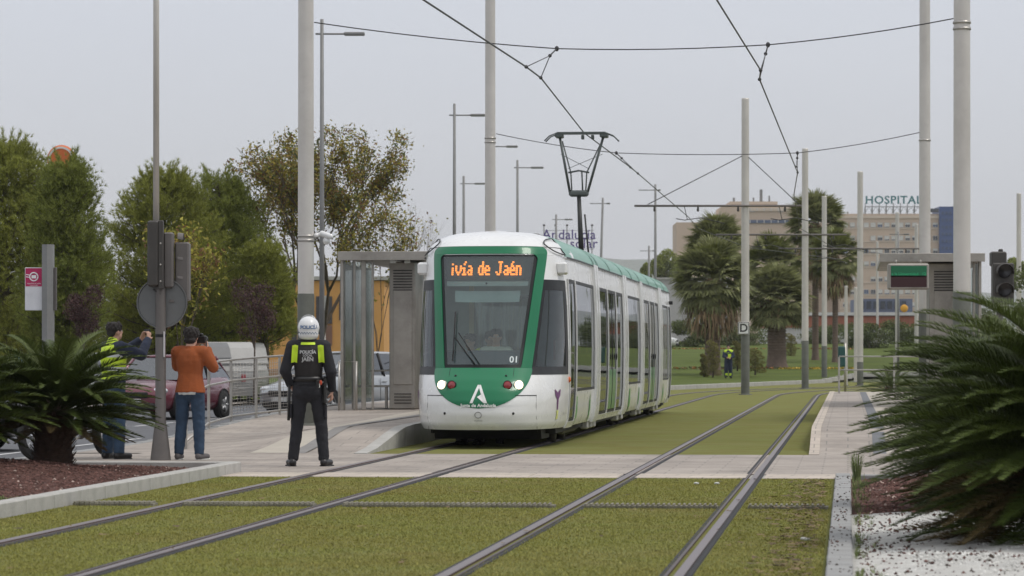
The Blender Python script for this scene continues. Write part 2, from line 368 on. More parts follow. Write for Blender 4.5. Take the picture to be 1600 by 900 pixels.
for k, (px, py) in enumerate([(1258,845), (1120,757), (1088,757)]):
    Y = F*H/(py-557); mb = MB(); mb.ell((0,0,.012), (.035 if k == 0 else .022, .05, .014), (0,.2,.5), 7, 4)
    tag(mb.build('litter_scrap', papm, loc=gp(px, Y)), ['white scrap of litter on the turf nearest the right kerb', 'white scrap on the turf left of the rightmost rail just before the crossing', 'smaller white scrap left of the other scrap just before the crossing'][k], 'litter')
# road
mb = MB(); tsheet(mb, -10, 200, -24, -5.62, -.12, 10, 3); struct(mb.build('road', asphalt))
mb = MB(); tsheet(mb, 38, 160, -24.2, -40, .0, 4, 1); tsheet(mb, 90, 160, -24.2, -12.6, -.05, 2, 2); struct(mb.build('far_pavement', brick_mat('far_paving', (.34,.30,.26), (.30,.27,.24), (.22,.2,.18), .4, .4, rot=-TANG)))
rm = thing('lane_markings', 'worn white lane lines painted on the road left of the cycad', 'road marking', T(50, -10, -.12))
for (s0, s1, t0) in [(20, 58, -7.3), (60, 64, -9.6), (68, 72, -9.6), (76, 80, -9.6), (84, 88, -9.6), (36, 48, -10.9), (60, 140, -15)]:
    mb = MB(); q = [T(s0, t0, -.116), T(s0, t0+.12, -.116), T(s1, t0+.12, -.116), T(s1, t0, -.116)]; L0 = T(50, -10, -.12)
    mb.add([p-L0 for p in q], [(0,1,2,3)]); mb.build('painted_line', roadpaint, rm)
# pavement beside the road, crossing and platforms
pavA = brick_mat('grey_paving', (.385,.335,.29), (.345,.30,.262), (.25,.225,.20), .6, .4, rot=-TANG, ms=.010, big=.36)
pavB = brick_mat('cream_paving', (.52,.45,.375), (.48,.41,.35), (.28,.25,.22), .4, .4, rot=-TANG, ms=.008)
stripem = M('dark_grey_strip', (.13,.135,.145), .8, 0, .12, 3, .2, 40, dirt=.3, dcol=(.2,.19,.18))
tactm = M('yellowed_tactile_paving', (.42,.38,.32), .85, 0, .12, 2, .3, 40, dirt=.3, dcol=(.3,.27,.22))
mb = MB(); tsheet(mb, 37.9, S2, -5.4, 12, .004, 6, 4); struct(mb.build('crossing_pavement', pavA))
bd = thing('crossing_border', 'pale cream slab border along the near edge of the tram crossing', 'paving', T(S1, 0, 0)); struct(bd)
rails_t = [-.7175, .7175, 3.63-.7175, 3.63+.7175]
edges = [-5.0, -3.8, -2.6, -1.64, rails_t[0]-.09]; segs = [(-5.3,-4.2), (-4.2,-3.1), (-3.1,-2.0), (-2.0,-.81)]
for (a, b) in ((-.625, .625), (.81, 2.82), (3.005, 4.255), (4.44, 6.4), (6.4, 8.4)):
    n = max(1, round((b-a)/.95)); segs += [(a+(b-a)*i/n, a+(b-a)*(i+1)/n) for i in range(n)]
for (a, b) in segs:
    mb = MB(); mb.bbox((0,0,0), (b-a-.014, 1.17, .1), .006); o = mb.build('paving_slab', pavB, bd); o.location = TD*.6+TN*((a+b)/2)+Vector((0,0,-.04+random.uniform(-.002,.002))); o.rotation_euler = (0,0,TANG)
# gap strips under the crossing between border and rails
mb = MB(); tsheet(mb, S1, 37.9, -5.3, 8.4, -.004); struct(mb.build('border_bedding', concrete))
# left plaza: flat, then ramp up to the platform
def plat_z(s): return .30*sm(s, 45.0, 50.0)
def plaza_z(s, t):
    k = sm(-t, 1.9, 4.4); return max(plat_z(s)*(1-k) + .30*sm(s, 47.5, 66)*k, 0)+.004
mb = MB()
ss = [38+i*.5 for i in range(0, 75)]+[76, 80, 100]; tt = [-5.4,-4.9,-4.4,-3.9,-3.4,-2.9,-2.4,-1.9,-1.6,-1.42]
for i in range(len(ss)-1):
    for j in range(len(tt)-1):
        a, b, c, d = ss[i], ss[i+1], tt[j], tt[j+1]
        if b <= S2+.01 : continue
        mb.add([T(p, q, plaza_z(p, q)) for (p, q) in ((a,c),(a,d),(b,d),(b,c))], [(0,1,2,3)], True)
struct(mb.build('left_platform', pavA))
def strip(name, mat, t0, t1, s0, s1, zf, dz, n=40, side=None):
    mb = MB()
    for i in range(n):
        a, b = s0+(s1-s0)*i/n, s0+(s1-s0)*(i+1)/n
        mb.add([T(a,t0,zf(a,t0)+dz), T(a,t1,zf(a,t1)+dz), T(b,t1,zf(b,t1)+dz), T(b,t0,zf(b,t0)+dz)], [(0,1,2,3)], True)
    return struct(mb.build(name, mat))
strip('left_dark_strip', M('worn_grey_strip', (.21,.20,.19), .8, 0, .12, 3, dirt=.4, dcol=(.28,.25,.23)), -2.35, -2.12, 45.3, 100, plaza_z, .005)
strip('left_tactile_strip', tactm, -2.9, -2.35, 45.3, 100, plaza_z, .005)
edge = thing('left_platform_edge', 'pale concrete edging of the left platform rising beside the tram', 'kerb', T(45.2, -1.36, 0))
for i in range(28):
    a, b = 45.2+i*1.0, 46.2+i*1.0; mb = MB(); z0, z1 = plat_z(a)+.012, plat_z(b)+.012; o0 = T(45.2, -1.36, 0)
    q = [T(a+.006,-1.42,z0), T(a+.006,-1.24,z0), T(b-.006,-1.24,z1), T(b-.006,-1.42,z1)]; lo = [Vector((p.x,p.y,-.1)) for p in q]
    mb.add([p-o0 for p in q+lo], [(0,1,2,3),(0,4,5,1),(1,5,6,2),(2,6,7,3),(3,7,4,0),(7,6,5,4)]); mb.build('edge_slab', concrete, edge)
# right platform
def rp_z(s, t): return .30*sm(s, 45.3, 49.6)+.004
mb = MB()
tt = [4.98, 5.6, 6.6, 7.6, 8.6, 10.2, 12.5]
for i in range(60):
    a, b = S2+(98-S2)*i/60, S2+(98-S2)*(i+1)/60
    for j in range(len(tt)-1): mb.add([T(p, q, rp_z(p, q)) for (p, q) in ((a,tt[j]),(a,tt[j+1]),(b,tt[j+1]),(b,tt[j]))], [(0,1,2,3)], True)
a = 98; mb.add([T(a,4.98,.304), T(a,12.5,.304), T(a,12.5,-.1), T(a,4.98,-.1)], [(0,1,2,3)])
struct(mb.build('right_platform', pavA))
edge = thing('right_platform_edge', 'pale concrete edging along the track side of the right platform', 'kerb', T(S2, 4.9, 0))
for i in range(53):
    a, b = S2+i*1.0, S2+1+i*1.0; mb = MB(); z0, z1 = rp_z(a,0)+.008, rp_z(b,0)+.008; o0 = T(S2, 4.9, 0)
    q = [T(a+.006,4.84,z0), T(a+.006,4.98,z0), T(b-.006,4.98,z1), T(b-.006,4.84,z1)]; lo = [Vector((p.x,p.y,-.1)) for p in q]
    mb.add([p-o0 for p in q+lo], [(0,1,2,3),(0,4,5,1),(1,5,6,2),(2,6,7,3),(3,7,4,0),(7,6,5,4)]); mb.build('edge_slab', pavB, edge)
strip('right_dark_strip', stripem, 5.72, 5.90, 45.6, 97, rp_z, .005)
strip('right_tactile_strip', tactm, 5.90, 6.5, 45.6, 97, rp_z, .005)
mb = MB(); nb = 0
for s in np.arange(56, 58.2, .12):
    for t in np.arange(5.95, 6.5, .09): c = T(s, t, rp_z(s,t)+.006); mb.lathe([(.022,0),(.02,.012),(.001,.014)], c, n=6)
stuff(mb.build('tactile_bumps', stripem)); tag(COL.objects['tactile_bumps'], 'small warning studs across the right platform paving', 'paving')
# road kerb (left)
rk = thing('road_kerb', 'grey kerb dividing the left pavement from the road', 'kerb', T(38, -5.5, 0))
for i in range(60):
    mb = MB(); mb.bbox((0,0,0), (.2, .985, .28), .02); o = mb.build('kerb_stone', granite, rk); z = plaza_z(38.5+i, -5.4)
    o.location = TD*(i+.5)+Vector((0,0,z-.135)); o.rotation_euler = (0,0,TANG)
# ------------------------------------------------------------------ tracks
def arc_path(t, s0, s_end):
    """points of a line t metres right of the left track centre: straight, then curving right about a common centre"""
    SC = 113.0; R = 95.0; pts = [T(s, t) for s in np.arange(s0, SC, 4.0)]+[T(SC, t)]
    C = T(SC, R)
    for k in range(1, 24):
        a = k*2.0/180*PI; r = R-t; pts.append(C - TN*(r*math.cos(a)) + TD*(r*math.sin(a)))
    return pts
def sweep(pts, prof, closed=False):
    mb = MB(); vs = []; n = len(prof)
    for i, p in enumerate(pts):
        d = (pts[min(i+1,len(pts)-1)]-pts[max(i-1,0)]).normalized(); nn = Vector((d.y, -d.x, 0))
        for (a, z) in prof: vs.append(p+nn*a+Vector((0,0,z)))
    mb.add(vs, [(i*n+k, i*n+k+1, (i+1)*n+k+1, (i+1)*n+k) for i in range(len(pts)-1) for k in range(n-1)])
    return mb
for tc_, lab in ((0, 'left tram track of two grooved rails running under the tram'), (3.63, 'empty right tram track of two grooved rails curving right in the distance')):
    tr = thing('tram_track', lab, 'tram track', (0,0,0), 0, 'tram tracks')
    for sgn in (-1, 1):
        p = arc_path(tc_+sgn*.7175, 8, 0); g = -sgn      # groove on the inner side
        A = lambda q: [(g*x, z) for (x, z) in q][::(1 if g > 0 else -1)]
        rl = sweep(p, A([(-.035,.0),(-.034,.014),(-.030,.018)])).build('rail', railsteel, tr)
        sweep(p, A([(-.030,.018),(.028,.018),(.034,.013)])).build('rail_head', railshine, rl)
        sweep(p, A([(.034,.013),(.036,-.03),(.072,-.03),(.073,.012)])).build('groove', rustm, rl)
        sweep(p, A([(.073,.012),(.094,.013),(.096,.0)])).build('keeper_lip', railsteel, rl)
        sweep(p, A([(-.075,.0),(-.07,.0075),(-.035,.0075)])).build('rubber_edge', rubberdark, rl)
        sweep(p, A([(.095,.0075),(.128,.0075),(.133,.0)])).build('rubber_edge', rubberdark, rl)
# cross strip of ribbed honeycomb through the turf
ds = thing('cross_strip', 'narrow ribbed grey strip crossing the turf from kerb to kerb', 'turf edging', T(29.6, 1.8, 0))
mb = MB(); segs = [(-1.6,-.86),(-.6,.6),(.86,2.77),(3.03,4.22),(4.49,5.2)]
stripg = M('ribbed_strip_concrete', (.23,.215,.17), .95, 0, .3, 8, .5, 60, dirt=.5, dcol=(.13,.13,.06))
o0 = T(29.6, 1.8, 0)
for (a, b) in segs:
    mb.box(T(29.6, (a+b)/2, .012)-o0, (b-a, .2, .024), TANG)
    for t in np.arange(a+.02, b-.02, .046): mb.bbox(T(29.6, t, .026)-o0, (.02, .22, .032), .004, TANG)
stuff(mb.build('rib', stripg, ds))
# ------------------------------------------------------------------ planting beds and kerbs
lk = thing('bed_kerb', 'pale concrete kerb in front of the red gravel bed on the left', 'kerb', T(17, -1.72, 0))
for i in range(21):
    mb = MB(); mb.bbox((0,0,0), (.155, .985, .22), .012); o = mb.build('kerb_stone', concrete, lk); o.location = TD*(i+.5)+Vector((0,0,.02)); o.rotation_euler = (random.uniform(-.004,.004),0,TANG+random.uniform(-.008,.008))
mb = MB(); mb.bbox((0,0,0), (3.2, .155, .22), .012); o = mb.build('kerb_stone', concrete, lk); o.location = TD*20.93+TN*(-1.66)+Vector((0,0,.018)); o.rotation_euler = (0,0,TANG)
rk2 = thing('right_bed_kerb', 'grey kerb with soil specks beside the right gravel bed', 'kerb', T(15, 5.32, 0))
for i in range(22):
    mb = MB(); mb.bbox((0,0,0), (.165, .985, .2), .01); o = mb.build('kerb_stone', granite, rk2); o.location = TD*(i+.5)+Vector((0,0,-.045+random.uniform(-.004,.004))); o.rotation_euler = (0,0,TANG+random.uniform(-.006,.006))
mb = MB(); mb.bbox((0,0,0), (5.5, .16, .2), .01); o = mb.build('kerb_stone', granite, rk2); o.location = TD*21.55+TN*2.85+Vector((0,0,-.045)); o.rotation_euler = (0,0,TANG)
lava = M('red_lava_gravel', (.085,.045,.037), .95, 0, .35, 9, .9, 60, spec=.2, hue=(.15,.075,.06))
lavas = M('lava_stone', (.115,.062,.052), .95, 0, .35, 9, island=.55, spec=.2)
palestone = M('pale_stone', (.34,.26,.22), .9, 0, .3, 9, island=.4)
whitem = M('white_gravel_sand', (.56,.55,.52), .95, 0, .18, 5, .9, 90, dirt=.4, dcol=(.42,.40,.36))
def bed_z_left(s, t):
    d = (s-34.9)**2+(t+3.9)**2; e = (s-33.8)**2+(t+6.6)**2; return .045+.16*math.exp(-d/1.6)+.16*math.exp(-e/2.2)+.04*sm(-t, 1.8, 3)
mb = MB()
ss = list(np.arange(14, 37.9, .4))+[37.85]; tt = list(np.arange(-9.4, -1.8, .4))+[-1.78]
for i in range(len(ss)-1):
    for j in range(len(tt)-1):
        if tt[j] < -5.3 and ss[i] > 37: continue
        mb.add([T(p, q, bed_z_left(p, q)) for (p, q) in ((ss[i],tt[j]),(ss[i],tt[j+1]),(ss[i+1],tt[j+1]),(ss[i+1],tt[j]))], [(0,1,2,3)], True)
struct(mb.build('left_gravel_bed', lava))
mb = MB(); tsheet(mb, 14, 37.9, -9.6, -1.64, -.11); struct(mb.build('bed_base', earth))
OCT = np.array([[1,0,0],[-1,0,0],[0,1,0],[0,-1,0],[0,0,1],[0,0,-1]], float); OF = np.array([[0,2,4],[2,1,4],[1,3,4],[3,0,4],[2,0,5],[1,2,5],[3,1,5],[0,3,5]])
def stones(name, P, size, mats, probs, label, cat, squash=.7):
    n = len(P); V = OCT[None]*(1+RNG.uniform(-.3,.3,(n,6,1))); sz = size*(.5+RNG.random((n,1,1))**2); V = V*sz*np.array([1,1,squash])
    a = RNG.random(n)*2*PI; c, s_ = np.cos(a), np.sin(a); X = V[:,:,0]*c[:,None]-V[:,:,1]*s_[:,None]; Yv = V[:,:,0]*s_[:,None]+V[:,:,1]*c[:,None]; V[:,:,0] = X; V[:,:,1] = Yv
    V += np.asarray(P)[:,None]; Fc = OF[None]+6*np.arange(n)[:,None,None]; mi = np.repeat(RNG.choice(len(mats), n, p=probs), 8)
    o = link(name, np_mesh(name, V.reshape(-1,3), Fc.reshape(-1,3), mats, mi)); stuff(o); return tag(o, label, cat)
P = []
for _ in range(26000):
    s = 22+random.random()**.8*15.8; t = -1.82-random.random()*5.4
    if t < -5.3 and s > 37: continue
    P.append(T(s, t, bed_z_left(s, t)+.002))
stones('lava_gravel', P, .017, [lavas, palestone, lava], [.78,.035,.185], 'loose red lava gravel covering the left planting bed', 'gravel')
mb = MB()
def bed_z_right(s, t): return -.004+.05*sm(t, 5.4, 6.5)+.02*math.sin(s*2.1+t*3)*sm(t,5.5,6)
def rbed(mb, s0, s1, ns):
    for i in range(ns):
        for j in range(16):
            a, b = s0+(s1-s0)*i/ns, s0+(s1-s0)*(i+1)/ns; c, d = 5.4+j*.4, 5.8+j*.4
            mb.add([T(p, q, bed_z_right(p, q)) for (p, q) in ((a,c),(a,d),(b,d),(b,c))], [(0,1,2,3)], True)
rbed(mb, 28.6, 36.9, 20); struct(mb.build('right_lava_bed', lava)); mb = MB(); rbed(mb, 14, 28.6, 24); struct(mb.build('white_gravel_bed', whitem))
P = []
for _ in range(9000):
    s = 28.1+random.random()*8.6; t = 5.5+random.random()*3.2
    if s < 28.6+.5*math.sin(t*2.2)*.6 and random.random() < .75: continue
    P.append(T(s, t, bed_z_right(s, t)+.004))
stones('lava_gravel', P, .022, [lavas, palestone, lava], [.80,.05,.15], 'loose red lava gravel behind the right kerb beyond the white gravel', 'gravel')
whites = M('white_stone', (.62,.61,.58), .9, 0, .1, 9, island=.3)
P = [T(s, t, bed_z_right(s, t)+.0) for s, t in ((18+random.random()*10.4, 5.45+random.random()*2.6) for _ in range(16000))]
stones('white_gravel', P, .009, [whites, M('grey_stone', (.34,.33,.30), .9, island=.4)], [.88,.12], 'fine white gravel under the big cycad at lower right', 'gravel')
P = [T(s, t, bed_z_right(s, t)+.006) for s, t in ((18+random.random()*10.4, 5.45+random.random()**1.6*2.2) for _ in range(1300))]
stones('strayed_gravel', P, .013, [lavas, M('soil_crumb', (.05,.035,.025), .95)], [.6,.4], 'dark crumbs strewn over the white gravel', 'gravel')
P = [T(15+random.random()*21, 5.24+random.random()*.16, .057) for _ in range(170)]
stones('kerb_crumbs', P, .010, [lavas, M('soil_crumb_dark', (.04,.03,.022), .95)], [.4,.6], 'soil crumbs lying on the right kerb', 'gravel')
# weeds by the right kerb
weedm = M('weed_green', (.12,.18,.05), .8, island=.5, hue=(.20,.22,.08))
def tuft_arrays(P, n, h, wd, spread, droop=.3):
    Vs = []
    for p in P:
        for _ in range(n):
            a = random.random()*2*PI; k = random.uniform(.4,1)*spread; hh = h*random.uniform(.5,1); d = Vector((math.cos(a), math.sin(a), 0)); sd = Vector((-d.y, d.x, 0))*wd
            b = Vector(p)+d*random.random()*spread*.25; m = b+d*k*.35+Vector((0,0,hh*.75)); e2 = b+d*k+Vector((0,0,hh*(1-droop*random.random())))
            Vs += [b-sd, b+sd, m+sd*.8, m-sd*.8, m-sd*.8, m+sd*.8, e2+sd*.1, e2-sd*.1]
    return Vs
V = tuft_arrays([T(36.2, 5.47, 0)], 110, .40, .0028, .17, .5); o = link('grass_tuft', np_mesh('grass_tuft', np.array([tuple(v) for v in V]), np.arange(len(V)).reshape(-1,4), weedm)); tag(o, 'tall green grass tuft at the far end of the right kerb', 'grass tuft')
V = []
for _ in range(130):
    s = random.choice([20.5,23,24.2,27.5,30,31.5,33.5,34.5,35.6])+random.gauss(0,.5); V += tuft_arrays([T(min(s,36.3), 5.43+random.random()**2*.16, 0)], 7, random.uniform(.03,.09) if s < 33 else random.uniform(.06,.16), .0022, .06)
o = link('kerb_weeds', np_mesh('kerb_weeds', np.array([tuple(v) for v in V]), np.arange(len(V)).reshape(-1,4), weedm)); stuff(o); tag(o, 'low green weeds growing along the right kerb', 'weeds')
V = []
for _ in range(50):
    V += tuft_arrays([T(27.8+random.random()*1.4, -1.95-random.random()*.35, .07)], 8, .05, .005, .05)
V += tuft_arrays([T(33.6, -3.3-random.random()*.6, .1) for _ in range(4)], 10, .3, .004, .08)
o = link('bed_weeds', np_mesh('bed_weeds', np.array([tuple(v) for v in V]), np.arange(len(V)).reshape(-1,4), weedm)); stuff(o); tag(o, 'small green weeds in the left lava gravel', 'weeds')
# ------------------------------------------------------------------ text helper
def text_mesh(body, size, align='CENTER', ext=0.0, bold=0.0, space=1.0, shear=0.0):
    c = bpy.data.curves.new('txt', 'FONT'); c.body = body; c.size = size; c.align_x = align; c.align_y = 'CENTER'; c.extrude = ext; c.offset = bold; c.space_character = space; c.shear = shear
    c.resolution_u = 3
    o = bpy.data.objects.new('txt', c); me = bpy.data.meshes.new_from_object(o)
    V = [v.co.copy() for v in me.vertices]; Fs = [tuple(p.vertices) for p in me.polygons]
    bpy.data.objects.remove(o); bpy.data.meshes.remove(me); bpy.data.curves.remove(c); return V, Fs
def text_flat(name, body, size, mat, parent, loc, M3=None, **k):
    """text standing upright facing the viewer (-Y)"""
    V, Fs = text_mesh(body, size, **k); mb = MB(); R = M3 or Matrix.Identity(3)
    mb.add([R @ Vector((v.x, -v.z, v.y)) for v in V], Fs); return mb.build(name, mat, parent, loc)
# ------------------------------------------------------------------ tram
TL = 33.0; YS = 3.2; DZ = .09
def lerp(tab, z):
    if z <= tab[0][0]: return tab[0][1]
    for (a, va), (b, vb) in zip(tab, tab[1:]):
        if z <= b: k = (z-a)/(b-a); return va+(vb-va)*k
    return tab[-1][1]
WZ = [(.28,1.06),(.36,1.10),(.5,1.12),(.8,1.14),(1.5,1.15),(2.1,1.14),(2.5,1.12),(2.86,1.095),(2.95,1.07),(3.05,1.0),(3.13,.90),(3.20,.75),(3.25,.5),(3.27,.25)]
YZ = [(.28,.10),(.36,.03),(.5,.0),(.7,.02),(.85,.10),(1.0,.24),(1.18,.48),(1.5,.66),(2.0,.88),(2.5,1.10),(2.88,1.28),(2.99,1.36),(3.08,1.52),(3.15,1.74),(3.21,2.05),(3.25,2.4),(3.27,2.7)]
PN = 2.9
def surf0(th, z):
    sg = 1 if th >= 0 else -1; a = abs(th); W = lerp(WZ, z); y0 = lerp(YZ, z)
    if a >= PI/2: return Vector((sg*W, YS+(a-PI/2), z))
    s_ = math.sin(a)**(2/PN); c_ = math.cos(a)**(2/PN)
    return Vector((sg*W*s_, YS-(YS-y0)*c_, z))
def surf(th, z, off=0.0, rear=False):
    p = surf0(th, z)
    if off:
        e = .004; du = surf0(th+e, z)-surf0(th-e, z); dv = surf0(th, min(z+e,3.269))-surf0(th, z-e); n = du.cross(dv)
        if n.length > 1e-12: n.normalize(); p = p+n*off
    if rear: p = Vector((-p.x, TL-p.y, p.z))
    return p
def th_x(x, z):
    W = lerp(WZ, z); k = min(1, abs(x)/W); return math.copysign(math.asin(k**(PN/2)), x)
def th_y(y, z=1.2):
    if y >= YS: return PI/2+(y-YS)
    y0 = lerp(YZ, z); k = (YS-y)/(YS-y0); k = min(1, max(0, k)); return math.acos(k**(PN/2))
def patch(mb, z0, z1, L, R, nc=8, nr=None, off=0.0, rear=False, thick=0.0):
    """L,R: functions z -> theta"""
    nr = nr or max(1, int((z1-z0)/.06)+1)
    def f(u, v): z = z0+(z1-z0)*v; a, b = L(z), R(z); return surf(a+(b-a)*u, z, off, rear)
    mb.grid(f, nc, nr, True, rear)
    if thick:
        for (e, fl) in ((0, False), (1, True)):
            def g(u, v, e=e):
                z = z0+(z1-z0)*v; a = (L(z), R(z))[e]; return surf(a, z, off-thick*u, rear)
            mb.grid(g, 1, nr, False)
        for z in (z0, z1):
            def g(u, v, z=z): a, b = L(z), R(z); return surf(a+(b-a)*u, z, off-thick*v, rear)
            mb.grid(g, nc, 1, False)
    return mb
mo = lambda z: lerp([(1.18,.71),(2.80,.845),(2.90,.848),(2.945,.835),(2.975,.805),(2.995,.765),(3.01,.70)], z)            # mask outer half width
gi = lambda z: lerp([(1.18,.56),(1.24,.575),(2.88,.735)], z)          # window opening half width
def bowl(z): k = max(0, 1-((1.18-z)/(1.18-.592))**2.3); return .72*k**.5
Y47 = 47.4; nose = Vector((-5.37+.1029*Y47, Y47, 0))
tram = thing('tram', 'white and green tram with lit headlights and amber destination display, by the left platform', 'tram', nose, TANG)
ysb = 2.16                                                              # back edge of cab side glass
for rear in (False, True):
    mb = MB()
    yb = lambda z: th_y(2.34, z)
    patch(mb, .28, .592, lambda z: -yb(z), yb, 60, 8, rear=rear)
    for sg in (-1, 1):
        (A, B) = ((lambda z: bowl(z), None) if sg > 0 else (None, None))
        if sg > 0: patch(mb, .592, 1.08, lambda z: th_x(bowl(z), z), yb, 30, 10, rear=rear)
        else: patch(mb, .592, 1.08, lambda z: -yb(z), lambda z: -th_x(bowl(z), z), 30, 10, rear=rear)
        # pillar behind the side glass, band above it
        if sg > 0:
            patch(mb, 1.08, 2.5, lambda z: th_y(ysb+.04, z), yb, 3, rear=rear); patch(mb, 2.5, 2.99, lambda z: th_x(mo(z), z), yb, 24, rear=rear)
        else:
            patch(mb, 1.08, 2.5, lambda z: -yb(z), lambda z: -th_y(ysb+.04, z), 3, rear=rear); patch(mb, 2.5, 2.99, lambda z: -yb(z), lambda z: -th_x(mo(z), z), 24, rear=rear)
    patch(mb, 2.99, 3.27, lambda z: -th_y(2.34,z), lambda z: th_y(2.34,z), 50, 10, rear=rear, off=.012)
    mb.add([surf(-PI/2+PI*i/20, 3.27, 0, rear) for i in range(21)], [tuple(range(21))])
    patch(mb, 2.87, 2.995, lambda z: -th_x(.93, z), lambda z: th_x(.93, z), 24, 3, rear=rear, off=.002)
    mb.build('cab_shell', white, tram)
    mb = MB()                                                           # green mask
    patch(mb, .592, 1.18, lambda z: -th_x(bowl(z), z), lambda z: th_x(bowl(z), z), 30, 22, off=.006, rear=rear)
    for sg in (-1, 1):
        if sg > 0: patch(mb, 1.18, 2.88, lambda z: th_x(gi(z), z), lambda z: th_x(mo(z), z), 6, off=.008, rear=rear, thick=.05)
        else: patch(mb, 1.18, 2.88, lambda z: -th_x(mo(z), z), lambda z: -th_x(gi(z), z), 6, off=.008, rear=rear, thick=.05)
    topw = mo
    patch(mb, 2.88, 3.01, lambda z: -th_x(topw(z), z), lambda z: th_x(topw(z), z), 30, 9, off=.010, rear=rear, thick=.03)
    mb.build('green_mask', tgreen, tram)
    mb = MB()                                                           # black border round the windscreen
    bw = .045; zt = 2.88
    def gl(z, k=0): return gi(z)-k
    def corner(z):
        d = min(1, max(0, (zt-z)/.09)); return .07*(1-math.sqrt(1-(1-d)**2))
    for sg in (-1, 1):
        a = lambda z: th_x(gi(z)-bw-corner(z)*0, z); b = lambda z: th_x(gi(z), z)
        if sg > 0: patch(mb, 1.18, zt, a, b, 3, off=-.004, rear=rear)
        else: patch(mb, 1.18, zt, lambda z: -b(z), lambda z: -a(z), 3, off=-.004, rear=rear)
    patch(mb, 2.845, zt, lambda z: -th_x(gi(z)-bw, z), lambda z: th_x(gi(z)-bw, z), 16, 2, off=-.004, rear=rear)
    patch(mb, 1.18, 1.235, lambda z: -th_x(gi(z)-bw, z), lambda z: th_x(gi(z)-bw, z), 16, 2, off=-.004, rear=rear)
    mb.build('windscreen_frame', blackp, tram)
    for sg in (-1, 1):                                                  # rounded upper corners of the opening
        mb = MB(); R_ = .10; cz = 2.88-R_; ps = []
        for k in range(9): a = PI/2*k/8; z = cz+R_*math.sin(a); ps.append(surf(sg*th_x(gi(z)-R_*(1-math.cos(a)), z), z, .0095, rear))
        mb.add([surf(sg*th_x(gi(2.879)+.004, 2.879), 2.879, .0095, rear)]+ps, [(0,k,k+1) for k in range(1,9)]); mb.build('mask_corner', tgreen, tram)
    mb = MB(); patch(mb, 1.235, 2.845, lambda z: -th_x(gi(z)-bw, z), lambda z: th_x(gi(z)-bw, z), 24, off=-.006, rear=rear); mb.build('windscreen', windscreen, tram)
    for sg in (-1, 1):                                                  # cab side windows
        fr = MB(); gmb = MB(); e = .05
        lo = lambda z: th_x(mo(z)+.005, z); hi = lambda z: th_y(ysb+.04, z); lo2 = lambda z: lo(z)+.05; hi2 = lambda z: hi(z)-.09
        def pp(m_, z0, z1, A, B, nc, off):
            if sg > 0: patch(m_, z0, z1, A, B, nc, off=off, rear=rear)
            else: patch(m_, z0, z1, lambda z: -B(z), lambda z: -A(z), nc, off=off, rear=rear)
        pp(fr, 1.08, 1.20, lo, hi, 14, .004); pp(fr, 2.34, 2.5, lo, hi, 14, .004); pp(fr, 1.20, 2.34, lo, lo2, 2, .004); pp(fr, 1.20, 2.34, hi2, hi, 2, .004)
        pp(gmb, 1.20, 2.34, lo2, hi2, 14, .0)
        fo = fr.build('cab_side_frame', blackp, tram); gmb.build('cab_side_glass', sideglass if rear else glass('cab_side_glass_m', (.42,.50,.47), .05, body=.1, bcol=(.03,.04,.035), ior=1.22), fo)
    # bumper shut lines
    for sg in (-1, 1):
        mb = MB(); q = [surf(sg*th_x(x, .78), .78, .004, rear) for x in (.52,.62,.72,.80)]; mb.tube(q, .006, 5)
        q = [surf(sg*th_x(.80, z), z, .002, rear) for z in (.24,.45,.65,.78)]; mb.tube(q, .0025, 4)
        mb.build('shut_line', blackp, tram); mb = MB(); q = [surf(sg*th_x(.47, z), z, .007, rear) for z in (.86, .95, 1.08, 1.17)]; mb.tube(q, .003, 4); mb.build('shut_line', blackp, tram)
